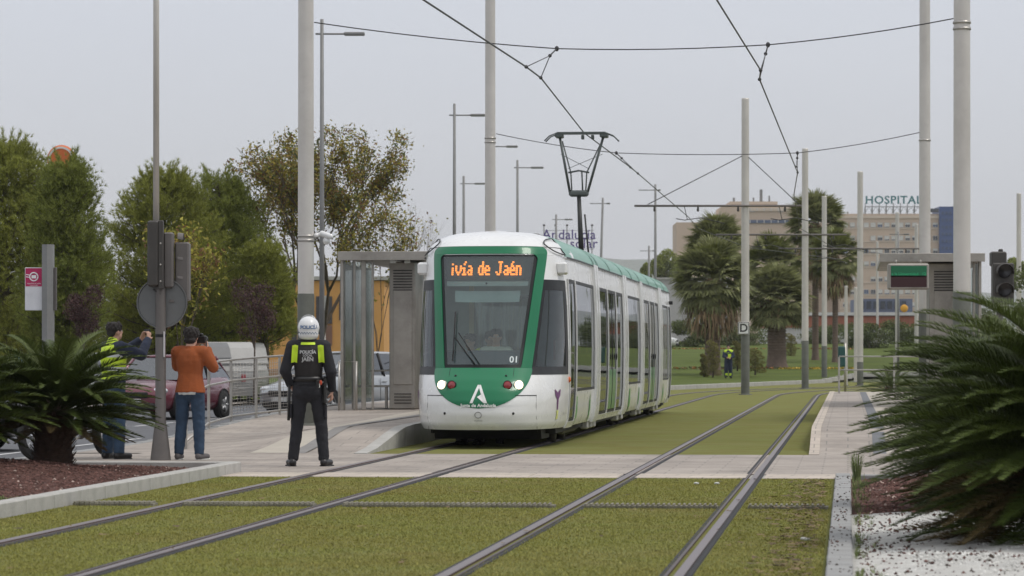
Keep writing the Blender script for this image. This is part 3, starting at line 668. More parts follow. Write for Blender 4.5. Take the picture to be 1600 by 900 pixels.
# side modules; y positions along the tram
wlk = MB(); skirt = MB()
full = [('door',2.42,3.34),('win',3.5,7.1),('gap',7.15,7.9),('pane',8.0,10.1),('door',10.3,12.2),('pane',12.35,14.05),('gap',14.1,15.0),('win',15.1,19.2),('gap',19.25,19.9),('pane',20.0,22.3),('door',22.5,24.2),('pane',24.3,25.6),('gap',25.65,26.6),('win',26.7,29.6),('door',29.7,30.6)]
interior_wall = MB()
greenp = M('green_door_film', (.03,.21,.06), .3, 0, .1, 1, coat=.4)
for sg in (-1, 1):
    def sp_(m_, z0, z1, y0, y1, off=0.0, nc=2, thick=0.0):
        if sg > 0: patch(m_, z0, z1, lambda z: th_y(y0,z), lambda z: th_y(y1,z), nc, off=off, thick=thick)
        else: patch(m_, z0, z1, lambda z: -th_y(y1,z), lambda z: -th_y(y0,z), nc, off=off, thick=thick)
    body = MB()
    sp_(body, 2.53, 2.99, 2.34, TL-2.34, 0, 40)                           # cornice
    for (k, a, b) in full:
        if k == 'gap':
            sp_(body, .26, 2.87, a-.02, a+(b-a)*.42, .045, 3, .05); sp_(body, .26, 2.87, b-(b-a)*.42, b+.02, .045, 3, .05)
            g = MB(); sp_(g, .3, 2.9, a+(b-a)*.36, b-(b-a)*.36, -.02, 2); g.build('gangway_bellows', black, tram)
        elif k == 'win':
            sp_(body, .28, .82, a-.1, b+.05, .0, 12)
        else: sp_(body, .26, .36, a-.1, b+.1, .012, 4, .03)
        if k in ('win', 'pane', 'door'): 
            sp_(body, .28, 2.53, a-.06, a+.0, .014, 1, .03); sp_(body, .28, 2.53, b, b+.06, .014, 1, .03)
    body.build('side_wall', white, tram)
    for (k, a, b) in full:
        if k == 'gap': continue
        z0 = .82 if k == 'win' else .36; n = 'door' if k == 'door' else 'side_window'
        g = MB()
        if k == 'win':
            m_ = (a+b)/2; sp_(g, z0+.02, 2.51, a+.02, b-.02, -.004, 12); g.build(n, sideglass, tram)
            for q in (a+.02, b-.05):
                f = MB(); sp_(f, z0, 2.52, q-.005, q+.035, .004, 1); f.build('window_seal', blackp, tram)
            f = MB(); sp_(f, z0-.01, z0+.03, a, b, .003, 6); f.build('window_seal', blackp, tram); f = MB(); sp_(f, 2.48, 2.53, a, b, .003, 6); f.build('window_seal', blackp, tram)
        else:
            m_ = (a+b)/2 if b-a > 1.2 else None
            d = None
            for (p, q) in ([(a, m_-.02), (m_+.02, b)] if (m_ and k == 'door') else [(a, b)]):
                g = MB(); sp_(g, z0+.03, 2.50, p+.03, q-.03, -.004, 4); d = g.build(n, sideglass, tram)
                f = MB(); sp_(f, z0, z0+.05, p, q, .004, 3); sp_(f, 2.47, 2.53, p, q, .004, 3); sp_(f, z0, 2.5, p, p+.035, .004, 1); sp_(f, z0, 2.5, q-.035, q, .004, 1); f.build('door_frame' if k == 'door' else 'window_seal', blackp, d)
                if k == 'door' and b-a > 1: 
                    f = MB(); sp_(f, z0+.06, 1.12, p+.06, q-.06, .004, 3); f.build('green_film', greenp, d)
                    f = MB(); f.ell(surf(sg*th_y(q-.1), 1.35, .015), (.012,.025,.06)); f.build('door_button', M('door_button_yellow', (.6,.35,.05), .4) if sg > 0 and a < 10 else blackp, d)
    # green diamond decals near the skirt
    for (yc, w_) in ((3.7,.35),(6.3,.28),(16.1,.6),(18.9,.4),(27.6,.5)):
        f = MB()
        for i in range(5):
            zz = .30+i*.085; ww = w_*(1-abs(i-2+random.uniform(-.5,.5))/3.2); sp_(f, zz, zz+.088, yc-ww/2+random.uniform(-.04,.04), yc+ww/2, .006, 2)
        f.build('leaf_decal', M('leaf_green_decal', (.07,.28,.05), .4), tram)
    # roof fairings
    cuts = [2.3, 7.5, 8.4, 11.2, 14.5, 17.2, 19.6, 22.8, 26.1, 28.6, TL-2.3]
    for a, b in zip(cuts, cuts[1:]):
        f = MB(); sp_(f, 2.87, 3.19, a+.06, b-.06, .004, 5, .03); f.build('roof_fairing', fgreen, tram)
    for c_ in cuts[1:-1]: f = MB(); sp_(f, 2.87, 3.20, c_-.06, c_+.06, .016, 1); f.build('fairing_seam', seamg, tram)
    f = MB(); sp_(f, 2.835, 2.862, 2.35, TL-2.35, .03, 20); f.build('drip_rail', blackp, tram)
    # round white lamp panel on the front shoulder
    f = MB(); vs = []
    for i in range(17):
        t = PI*i/16; vs.append((2.3-.55*math.sin(t), 2.995-.115*math.cos(t)))
    for rear in (False, True):
        f = MB(); pts = [surf(sg*th_y(y, z), z, .03, rear) for (y, z) in vs]; f.tube(pts+[pts[0]], .010, 5); f.build('shoulder_panel_seam', blackp, tram)
    # side cameras / indicator lamps
    f = MB(); p = surf(sg*th_y(2.0, 2.68), 2.68, .0); f.bbox((p.x+sg*.04, p.y, 2.68), (.16, .30, .19), .03); f.build('camera_housing', white, tram)
    f = MB(); p = surf(sg*th_y(2.28, 1.0), 1.0, .01); f.ell(p, (.022,.035,.045)); f.build('indicator_lamp', M('indicator_amber', (.65,.14,.03), .3, coat=.5), tram)
    f = MB(); p = surf(sg*(PI/2+27.3), 2.62, .04); f.box(p, (.09,.12,.08)); f.build('rear_camera', black, tram)
# headlights
headm = M('headlight_glow', (.9,.85,.75), .3, emit=(1,.86,.62), es=2.2); redm = M('red_lens', (.28,.008,.012), .15, coat=1)
for rear in (False, True):
    for sg in (-1, 1):
        z = .93; th = sg*th_x(.555, z); p = surf(th, z, 0, rear); n = Vector((.30*sg*(-1 if rear else 1), 1 if rear else -1, .12)).normalized()
        q = n.to_track_quat('Z', 'Y').to_matrix()
        def disc(r, prof, mat, nm, pt, c_):
            m_ = MB(); m_.lathe(prof, n=20); m_.v = [tuple(q @ Vector(v)+c_) for v in m_.v]; return m_.build(nm, mat, pt)
        hl = disc(.08, [(.072,-.10),(.072,.052),(.064,.056)], stainless, 'headlight', tram, p); disc(0, [(.064,.050),(.045,.060),(.02,.064),(.001,.065)], headm if not rear else redm, 'lens', hl, p)
        z2 = .93; th = sg*th_x(.405, z2); p = surf(th, z2, 0, rear); n = Vector((.15*sg*(-1 if rear else 1), 1 if rear else -1, .15)).normalized(); q = n.to_track_quat('Z', 'Y').to_matrix()
        tl_ = disc(.06, [(.066,-.08),(.066,.045),(.058,.047)], blackp, 'tail_light', tram, p); disc(0, [(.058,.040),(.04,.048),(.001,.052)], redm, 'lens', tl_, p)
        m_ = MB(); m_.ell(surf(sg*th_x(.37, 1.06), 1.06, .008, rear), (.018,.012,.018)); m_.build('sensor', black, tram); m_ = MB(); m_.ell(surf(sg*th_x(.50, .52), .52, .002, rear), (.02,.012,.02)); m_.build('sensor', black, tram)
# markings on the nose
def wrap(name, V, Fs, x0, z0, mat, parent, off=.012, xf=None):
    mb = MB(); pts = []
    for v in V: x, z = x0+v.x, z0+v.y; pts.append(surf(th_x(x, z) if abs(x) > 1e-6 else 0, z, off+v.z))
    return mb.add(pts, Fs).build(name, mat, parent)
whp = M('white_decal', (.82,.82,.80), .4)
polyA = [[(-.135,-.15),(-.02,.15),(.02,.15),(.135,-.15),(.085,-.15),(.0,.085),(-.085,-.15)], [(-.028,-.075),(.055,-.15),(.135,-.15),(.115,-.095),(.02,-.01)]]
def sub(P, n=6):
    out = []
    for i in range(len(P)):
        a, b = Vector(P[i]), Vector(P[(i+1) % len(P)])
        for k in range(n): out.append(a.lerp(b, k/n))
    return out
mb = MB()
def quadmap(q, n=8):
    a, b, c, d = [Vector(p) for p in q]
    return mb.grid(lambda u, v: (lambda p: surf(th_x(p.x-.0, p.y+.80) if abs(p.x) > 1e-6 else 0, p.y+.80, .011))(a.lerp(b, u).lerp(d.lerp(c, u), v)), n, n, True)
quadmap([(-.125,-.13),(-.082,-.13),(.018,.13),(-.022,.13)]); quadmap([(.082,-.13),(.13,-.13),(.022,.13),(-.016,.13)]); quadmap([(-.022,-.045),(.08,-.13),(.115,-.13),(.045,.0)])
mb.build('letter_emblem', whp, tram)
V, Fs = text_mesh('Junta de Andalucía', .066, bold=.0022, space=1.04); wrap('lettering', V, Fs, 0, .635, whp, tram, .010)
V, Fs = text_mesh('01', .13, bold=.003); wrap('fleet_number', V, Fs, .46, 1.30, M('frosted_number', (.6,.66,.66), .5), tram, .004)
mb = MB(); pts = [surf(th_x(.0001+.048*math.sin(t), .5+.042*math.cos(t)), .5+.042*math.cos(t), .006) for t in [2*PI*i/20 for i in range(21)]]
greydec = M('grey_decal', (.28,.28,.28), .5)
mb.tube(pts, .0055, 5); mb.build('ring_emblem', greydec, tram)
V, Fs = text_mesh('TRANVÍA', .03, bold=.0); wrap('small_lettering', V, Fs, 0, .415, greydec, tram, .004)
purple = M('purple_decal', (.13,.02,.14), .4); yellowd = M('lime_decal', (.62,.64,.20), .5)
for sg in (-1, 1):
    def sd(m_, P):
        pts = [surf(sg*th_y(y, z), z, .008) for (y, z) in P]; m_.add(pts, [tuple(range(len(pts)))])
    yc = 1.32; m_ = MB(); sd(m_, [(yc-.16,.86),(yc-.13,.86+.0),(yc,.81),(yc+.13,.86),(yc+.17,.855),(yc+.14,.77),(yc+.05,.72),(yc-.05,.72),(yc-.13,.77)]); sd(m_, [(yc-.045,.725),(yc+.045,.725),(yc+.03,.56),(yc-.03,.56)]); m_.build('purple_mark', purple, tram)
    m_ = MB(); sd(m_, [(yc-.07,.55),(yc+.07,.55),(yc+.04,.49),(yc+.06,.42),(yc-.06,.42),(yc-.04,.49)]); m_.build('lime_mark', yellowd, tram)
    V, Fs = text_mesh('Tranvía de Jaén', .055); mb = MB()
    mb.add([surf(sg*th_y(1.86+sg*v.x*.75, .50+v.y), .50+v.y, .008) for v in V], Fs); mb.build('small_lettering', greydec, tram)
# destination display: 7-row dot matrix behind the glass
FONT5 = {'i': ['00','10','00','10','10','10','10'], 'v': ['00000','00000','10001','10001','10001','01010','00100'], 'í': ['001','010','000','110','010','010','111'],
 'a': ['0000','0000','0110','0001','0111','1001','0111'], 'd': ['0001','0001','0111','1001','1001','1001','0111'], 'e': ['0000','0000','0110','1001','1111','1000','0111'],
 'J': ['00111','00010','00010','00010','00010','10010','01100'], 'é': ['0010','0100','0110','1001','1111','1000','0111'], 'n': ['0000','0000','1110','1001','1001','1001','1001'], ' ': ['000']*7}
led = M('amber_led', (.9,.35,.05), .5, emit=(1,.27,.03), es=1.5); mb = MB(); cx = 0; dots = []
for ch in 'ivía de Jaén':
    g = FONT5[ch]; wv = len(g[0])
    for r, row in enumerate(g):
        for c_, b_ in enumerate(row):
            if b_ == '1': dots.append((cx+c_, 6-r))
    cx += wv+1
pit = 1.10/(cx+1)
for (c_, r) in dots:
    for dxx in (0, .5):
        x = (c_+dxx)*pit-.545; z = 2.585+r*.0305; s_ = .0118; p0 = surf(th_x(x if abs(x) > 1e-5 else 1e-5, z), z, -.03)
        mb.add([p0+Vector((-s_*.9,0,-s_*1.1)), p0+Vector((s_*.9,0,-s_*1.1)), p0+Vector((s_*.9,0,s_*1.1)), p0+Vector((-s_*.9,0,s_*1.1))], [(0,1,2,3)])
dsp = MB(); patch(dsp, 2.50, 2.86, lambda z: -th_x(gi(z)-.03, z), lambda z: th_x(gi(z)-.03, z), 16, off=-.05); do = dsp.build('destination_display', M('display_black', (.018,.02,.022), .5), tram)
mb.build('destination_lettering', led, do)
cream = M('cab_cream', (.45,.44,.38), .6); cabgrey = M('cab_grey_teal', (.36,.46,.45), .6); dashm = M('dashboard_blue_grey', (.045,.075,.10), .6); cabd = M('cab_dark', (.06,.065,.065), .7)
m_ = MB(); patch(m_, 2.415, 2.485, lambda z: -th_x(gi(z)-.06, z), lambda z: th_x(gi(z)-.06, z), 16, off=-.045); m_.build('display_sill', cabgrey, tram)
m_ = MB(); patch(m_, 2.22, 2.39, lambda z: -th_x(gi(z)-.12, z), lambda z: th_x(gi(z)-.12, z), 16, off=-.16); m_.build('sun_blind', cabgrey, tram)
m_ = MB(); m_.ell(surf(0, 2.45, -.03), (.015,.01,.015)); m_.build('sensor', black, tram)
# cab interior
m_ = MB(); m_.prism([(.66,.9),(.75,1.22),(.95,1.42),(1.15,1.44),(1.2,1.0)], 'x', -.60, .60); m_.build('dashboard', dashm, tram)
m_ = MB(); m_.box((0,16.5,.33), (2.0,30.0,.05)); m_.build('floor', cabd, tram)
m_ = MB(); m_.box((0,16.9,2.62), (2.0,27,.04)); m_.build('ceiling', M('ceiling_panel', (.42,.42,.40), .6), tram)
m_ = MB(); m_.box((-.72,3.05,1.45), (.5,.05,2.25)); m_.box((.78,3.05,1.45), (.4,.05,2.25)); m_.box((0,3.05,2.45), (1.6,.05,.3)); m_.build('cab_bulkhead', cabgrey, tram)
m_ = MB(); m_.box((-.44,2.98,1.6), (.07,.05,1.8)); m_.build('bulkhead_post', M('cab_yellow_post', (.50,.44,.24), .5), tram)
m_ = MB(); m_.box((.05,3.06,1.35), (1.05,.02,2.0)); m_.build('bulkhead_glass', glass('bulkhead_glass_m', (.7,.78,.76), .02, body=.35, bcol=(.22,.28,.27)), tram)
m_ = MB(); m_.box((0,TL-3,1.45), (2.0,.05,2.25)); m_.build('rear_bulkhead', cabd, tram)
seatm = M('seat_green', (.05,.16,.12), .8); railm_ = M('yellow_grab_pole', (.55,.45,.06), .4)
for y in (4.2, 5.1, 6.2, 16.2, 17.1, 18.0, 18.8, 27.6, 28.5, 29.3):
    for x in (-.72, .72):
        m_ = MB(); m_.bbox((x, y, .72), (.82,.46,.10), .03); m_.bbox((x, y+.22, 1.08), (.82,.08,.66), .03); m_.box((x, y, .5), (.3,.3,.38)); m_.build('seat', seatm, tram)
for y in (8.9, 10.2, 12.3, 13.8, 21.2, 22.4, 24.3, 25.4, 15.2, 7.1):
    for x in (-.6, .6): m_ = MB(); m_.cyl((x,y,.33), (x,y,2.6), .017, n=8); m_.build('grab_pole', railm_, tram)
# wiper
m_ = MB(); base = surf(th_x(-.10, 1.22), 1.22, .03); a = surf(th_x(-.42, 1.62), 1.62, .05); m_.tube([base, a], .010, 6); b2_ = surf(th_x(-.03,1.22),1.22,.03); m_.tube([b2_, surf(th_x(-.36,1.68),1.68,.05)], .007, 6)
wp = m_.build('wiper', black, tram); m_ = MB(); m_.tube([surf(th_x(-.43, z), z, .03) for z in (1.27,1.5,1.75,2.0)], .011, 6); m_.build('wiper_blade', black, wp)
m_ = MB(); p = surf(th_y(1.72, 1.5), 1.5, -.08); m_.box((p.x-.02, p.y, 1.45), (.03,.14,.30)); m_.build('cab_handle', stainless, tram)
# underframe, bogies
m_ = MB(); m_.box((0,16.5,.24), (1.9,29,.10)); m_.prism([(1.35,.12),(1.2,.28),(2.6,.28),(2.6,.12)], 'x', -.80, .80); m_.build('underframe', black, tram)
for yb_ in (4.8, 17.4, 29.0):
    m_ = MB(); m_.bbox((0,yb_,.25), (1.9,2.7,.22), .05); bg = m_.build('bogie', darksteel, tram)
    for dy in (-.8, .8):
        for x in (-.7175, .7175): m_ = MB(); m_.lathe([(.05,-.07),(.29,-.07),(.29,.05),(.05,.07)], (x, yb_+dy, .29), 'x', 20); m_.build('wheel', darksteel, bg)
for k, y in enumerate((7.2, 7.9, 8.6, 14.2, 15.4, 19.5, 20.8, 25.7, 27)):
    for sg in (-1, 1): m_ = MB(); m_.bbox((sg*.97,y,.22), (.14,.3,.15), .02); m_.build('skirt_bracket', steel, tram)
# roof
m_ = MB(); m_.box((0,16.5,3.12), (1.5,28.5,.06)); m_.build('roof_deck', M('roof_grey', (.3,.3,.3), .7, dirt=.4), tram)
for (y, l_, w_) in ((4.5,2.6,1.2),(9.5,4.2,1.1),(16,2.0,1.2),(21.5,3.6,1.2),(28,2.2,1.1)): m_ = MB(); m_.bbox((0,y,3.19), (w_,l_,.13), .03); m_.build('roof_unit', greysteel, tram)
# pantograph
py_ = 18.2; pan = MB(); cx = .03; K = .93
pan.bbox((cx,py_,3.28), (.9,1.2,.07), .02); pan.tube([(cx+.02,py_-.3,3.32),(cx-.06,py_+.0,4.62)], [.055,.04], 10); pan.tube([(cx+.16,py_-.2,3.32),(cx+.06,py_+.0,4.2)], .018, 6)
po = pan.build('pantograph', M('pantograph_dark', (.035,.037,.035), .5, .4), tram)
pm = M('pantograph_frame_grey', (.10,.115,.11), .5, .4)
m_ = MB(); zc, zh, zt_ = 4.62, 5.76, 5.83
m_.bbox((cx-.06,py_,zc), (.40,.14,.13), .04)
for sg in (-1, 1):
    m_.tube([(cx-.06+sg*.18,py_,zc+.03),(cx+sg*.44,py_-.05,zh)], .026, 8); m_.tube([(cx-.06+sg*.14,py_,zc+.05),(cx-.06+sg*.16,py_,zc+.42),(cx+sg*.40,py_+.1,zh-.08)], .014, 6)
    m_.bbox((cx+sg*.45,py_,zh+.02), (.16,.34,.09), .02)
m_.tube([(cx-.27,py_,zc+.42),(cx-.06,py_,zc+.46),(cx+.15,py_,zc+.42)], .020, 6); m_.tube([(cx+.02,py_,zc+.03),(cx+.0,py_,zc+.45)], .016, 6)
m_.tube([(cx-.42,py_,zh-.35),(cx+.14,py_,zc+.5)], .006, 5); m_.tube([(cx+.42,py_,zh-.35),(cx-.28,py_,zc+.5)], .006, 5)
m_.build('pantograph_arm', pm, po)
m_ = MB()
for dy in (-.15, .15): m_.tube([(cx-.74,py_+dy,zt_-.16),(cx-.64,py_+dy,zt_-.06),(cx-.50,py_+dy,zt_-.005),(cx+.50,py_+dy,zt_-.005),(cx+.64,py_+dy,zt_-.06),(cx+.74,py_+dy,zt_-.16)], .013, 6); m_.box((cx,py_+dy,zt_), (.98,.05,.035))
for dx_ in (.02,.22): m_.bbox((cx+dx_,py_,zt_-.08), (.06,.1,.09), .01)
m_.build('collector_head', pm, po)
# ------------------------------------------------------------------ catenary poles
POLES = {}
def cat_pole(px, Y, zb, ztop, r, label, group='catenary poles', grey=2.38, cap=True, bands=()):
    X = (px-800)/F*Y; t = thing('catenary_pole', label, 'pole', (X, Y, zb), 0, group)
    if grey:
        m = MB(); m.lathe([(r*1.06,0),(r*1.06,grey-zb-.02),(r*1.0,grey-zb)], n=28); m.build('painted_base', grime, t)
    m = MB(); z0 = (grey-zb) if grey else 0; h = ztop-zb; m.lathe([(r,z0),(r*.98,h*.5),(r*.92,h-.05)] + ([(r*.92,h),(.001,h)] if cap else []), n=28); sh = m.build('shaft', polesteel, t)
    for b in bands: m = MB(); m.lathe([(r*.99,b-.02),(r*1.06,b-.02),(r*1.06,b+.02),(r*.99,b+.02)], n=28); m.build('clamp_band', stainless, t)
    m = MB(); m.lathe([(r*1.7,.0),(r*1.7,.03),(r*1.05,.035)], n=16); m.build('base_plate', grime, t)
    POLES[px] = t; return t
cat_pole(478, 53.5, .22, 10.3, .132, 'thick steel catenary pole behind the policeman, grey-green at its foot', bands=(7.02, 7.14, 3.03, 3.10))
cat_pole(1503, 52.3, .30, 10.3, .138, 'thickest steel catenary pole at right, in front of the right shelter', bands=(6.3, 6.4))
cat_pole(766, 78.5, .30, 10.4, .130, 'steel catenary pole rising behind the tram roof', bands=(6.2, 6.3))
cat_pole(1445, 77.0, .30, 10.4, .135, 'steel catenary pole standing just left of the thickest right pole', bands=(6.15,))
cp = cat_pole(1164.5, 115, .0, 10.45, .142, 'steel pole between the two tracks carrying the square D sign', grey=2.52)
cat_pole(1258, 135, .0, 9.95, .14, 'steel pole between the tracks, first one right of the D sign pole', grey=2.0)
cat_pole(1288, 172, .1, 9.8, .14, 'steel pole in the park grass, second one right of the D sign pole', grey=1.9)
cat_pole(1344, 150, .0, 9.85, .14, 'steel pole behind the small cycad at the end of the right platform', grey=1.1)
cat_pole(1402, 196, .9, 10.0, .13, 'dark topped pole seen above the left edge of the right shelter', grey=None)
cat_pole(1432, 213, 1.2, 10.0, .13, 'pale pole seen between the dark topped pole and the right shelter', grey=None)
cat_pole(1592, 165, .2, 9.6, .125, 'pale pole at the right edge behind the traffic signal', grey=None)
cat_pole(1371, 240, 1.9, 9.8, .09, 'thin pole in front of the hospital, left of the right shelter roof', grey=None)
cat_pole(1322, 150, .0, 4.6, .08, 'short thin pole beside the teal bin in the park', grey=None)
cat_pole(1337, 158, .1, 4.7, .09, 'short thin pole with a curved lamp top beside the palm trunk', grey=None)
# CCTV camera on the first pole
c0 = thing('cctv_camera', 'white twin security camera clamped to the pole behind the policeman', 'security camera', at(492, 367, 53.5))
m = MB(); m.tube([(0,0,0),(.05,0,.0),(.12,0,.02)], .035, 8); m.tube([(.02,0,.02),(.02,0,-.04)], .05, 8); m.build('bracket', white, c0)
m = MB(); m.tcap((.12,0,.02), (.26,-.05,-.03), .05, .045); m.build('camera_body', white, c0); m = MB(); m.ell((.19,0,-.10), (.06,.06,.06)); m.tube([(.19,0,0),(.19,0,-.08)], .02, 6); m.build('dome', white, c0)
# D sign
ds_ = thing('sign_board', 'square white sign with a black letter D on the pole between the tracks', 'sign', at(1162, 513, 114.8))
m = MB(); m.bbox((0,0,0), (.40,.03,.44), .008); m.build('panel', M('sign_white', (.72,.72,.70), .5), ds_)
m = MB()
for (a, b, c_, d_) in ((-.19,-.17,-.205,.205),(.17,.19,-.205,.205)): m.box(((a+b)/2,-.018,0), (b-a,.004,.41))
for z in (-.20,.20): m.box((0,-.018,z), (.34,.004,.02))
stuff(m.build('border', black, ds_)); text_flat('letter_d', 'D', .40, black, ds_, (0,-.019,0), bold=.008)
# bracket arms of the centre poles
def arm(pole_px, Y, z, pxl, pxr, label, stays=True):
    s_ = F/Y; X = (pole_px-800)/s_; a = (pxl-800)/s_-X; b = (pxr-800)/s_-X
    t = thing('bracket_arm', label, 'catenary arm', (X, Y-.16, z), 0, 'catenary bracket arms')
    m = MB(); m.tube([(a,0,0),(b,0,0)], .038, 8); m.build('arm_tube', greysteel, t)
    for k in (.12, .38, .62, .9): x = a+(b-a)*k; m = MB(); m.tcap((x,0,-.02), (x,0,-.16), .03, .045); m.build('insulator', darksteel, t)
    if stays:
        for e_ in (a*.88, b*.95): m = MB(); m.tube([(0,.1,1.82),(e_,0,.05)], .016, 5); m.build('stay', wirem, t)
    for e_, d_ in ((a*.55, -1), (b*.6, 1)):
        m = MB(); m.tube([(e_-.3,0,-.45),(e_,0,-.5),(e_+.6,0,-.42),(e_+1.4,0,-.62)], .016, 5); m.tube([(e_+.1,0,-.48),(e_,0,-.04)], .014, 5); m.build('registration_arm', wirem, t)
    return t
arm(1164.5, 115, 6.65, 991, 1252, 'long horizontal catenary arm on the D sign pole with stay wires')
arm(1258, 135, 6.38, 1118, 1322, 'horizontal catenary arm below the longest one, on the pole right of the D sign pole', False)
arm(1344, 150, 6.3, 1216, 1437, 'lowest horizontal catenary arm reaching towards the right shelter', False)
# contact wires
def sag(a, b, d, n=10):
    a, b = Vector(a), Vector(b); return [a.lerp(b, i/n)-Vector((0,0,d*4*(i/n)*(1-i/n))) for i in range(n+1)]
def line(name, pts, r, label, cat='overhead wire', mat=wirem):
    m = MB(); m.tube(pts, r, 6); o = m.build(name, mat); return tag(o, label, cat, 'overhead wires')
zw = 5.86
LW = [(-5.35+.1029*20, 20, zw), (-1.13, 41.2, zw), (.22, 50.6, zw-.02), (.465, 52.7, zw-.01), (1.45, 65.8, zw), (2.82, 77.8, zw), (3.1, 80.4, zw), (5.75, 106, zw), (6.55, 115, zw), (9.7, 135, zw), (15.5, 152, zw)]
RW = [(-1.75+.1029*20, 20, zw), (2.58, 41.2, zw), (3.9, 51.2, zw-.02), (4.02, 53.0, zw-.01), (7.0, 80, zw), (7.86, 91, zw), (10.15, 115, zw), (13.3, 135, zw), (18, 148, zw)]
line('contact_wire', LW, .013, 'contact wire over the left track, touched by the pantograph')
line('contact_wire', RW, .013, 'contact wire over the empty right track')
def span(pl, pr, z0, nodes, pulls, lab):
    pts = [pl]+nodes+[pr]; P = [Vector(pts[0])]
    for a, b in zip(pts, pts[1:]): P += sag(a, b, .04, 6)[1:]
    line('span_wire', P, .010, lab)
    for nd, (a, b), lb in zip(nodes, pulls, ('left', 'right')):
        t = thing('pull_off', 'small wire bridle hanging from the %s, above the %s track' % (lab.split(' between')[0].replace('cross wire','cross wire'), lb), 'wire bridle', nd, 0, 'wire bridles')
        nd = Vector(nd); k = (Vector(a)+Vector(b))/2; j = nd.lerp(k, .3)
        m = MB(); m.tube([(0,0,0), j-nd], .013, 5); m.ell((0,0,0), (.035,.035,.045)); m.ell(j-nd, (.03,.03,.03)); m.build('insulator', wirem, t)
        for q in (a, b): m = MB(); m.tube([j-nd, Vector(q)-nd], .008, 5); m.ell(Vector(q)-nd, (.03,.03,.03)); m.build('bridle_wire', wirem, t)
Y1 = 52.2
span(at(491,35,53.4), at(1490,29,52.2), 0, [at(870,76,52.9), at(1200,70,52.6)], [(LW[2], LW[3]), (RW[2], RW[3])], 'nearest cross wire between the two thickest poles')
Y2 = 77.5
span(at(775,209,78.4), at(1437,207,77.0), 0, [at(963,239,78), at(1246,239,77.4)], [(LW[5], LW[6]), ((6.75,77.6,zw), (7.0,80,zw))], 'farther cross wire between the pole behind the tram and the next right pole')
for k, (px, py, Y) in enumerate([(505,38,53.4),(520,40,53.4)]):
    pass
# ------------------------------------------------------------------ street lamps
lampm = M('street_lamp_grey', (.22,.22,.215), .55, .3, dirt=.2)
def street_lamp(px, ytop, H_, yarm, pxl, pxr, label, lean=0.0, r=.06, zb=0.0, base=None):
    s_ = (557-ytop)/(H_-H); Y = F/s_; t = thing('street_lamp', label, 'street lamp', ((px-800)/s_-lean, Y, zb), 0, 'street lamps')
    za = H+(557-yarm)/s_-zb; xa, xb = (pxl-px)/s_, (pxr-px)/s_
    m = MB(); m.tube([(0,0,0),(lean*.5,0,(H_-zb)*.5),(lean,0,H_-zb)], [r*1.35, r*1.1, r*.8], 10); m.build('post', lampm, t)
    m = MB(); m.tube([(lean+xa,0,za),(lean+xb*.6,0,za)], .026, 6); m.build('arm', lampm, t)
    m = MB(); m.bbox((lean+xb*.78,0,za+.0), (xb*.5,.22,.085), .02); m.build('lamp_head', lampm, t)
    return t
street_lamp(503, 30, 10, 53, 493, 568, 'tallest street lamp, right behind the pole at the policeman', r=.055)
street_lamp(710, 162, 10, 180, 702, 757, 'street lamp standing left of the pole that rises behind the tram roof', r=.055)
street_lamp(724.5, 275, 10, 287, 719, 757, 'shorter street lamp just left of the pole that rises behind the tram roof', r=.07)
street_lamp(772, 222, 10, 229, 770, 808, 'street lamp whose head pokes out right of the pole behind the tram', r=.055)
street_lamp(808.5, 250, 10, 262, 803, 848, 'street lamp above the centre of the tram roof, right of the catenary pole', r=.06)
street_lamp(869, 335, 10, 343, 863, 894, 'small distant street lamp in front of the Andalucia sign', r=.07)
street_lamp(942, 309, 10, 318, 922, 953, 'leaning distant street lamp right of the pantograph', lean=.30, r=.07)
street_lamp(1024, 288, 10, 297, 998, 1032, 'distant street lamp crossed by the contact wires left of the palms', r=.065)
street_lamp(1014, 384, 9, 392, 1000, 1024, 'tiny street lamp beside the umbrella pines behind the tram', r=.08)
street_lamp(1403.5, 362, 8, 366, 1390, 1420, 'small lamp in front of the hospital left of the right shelter', r=.05)
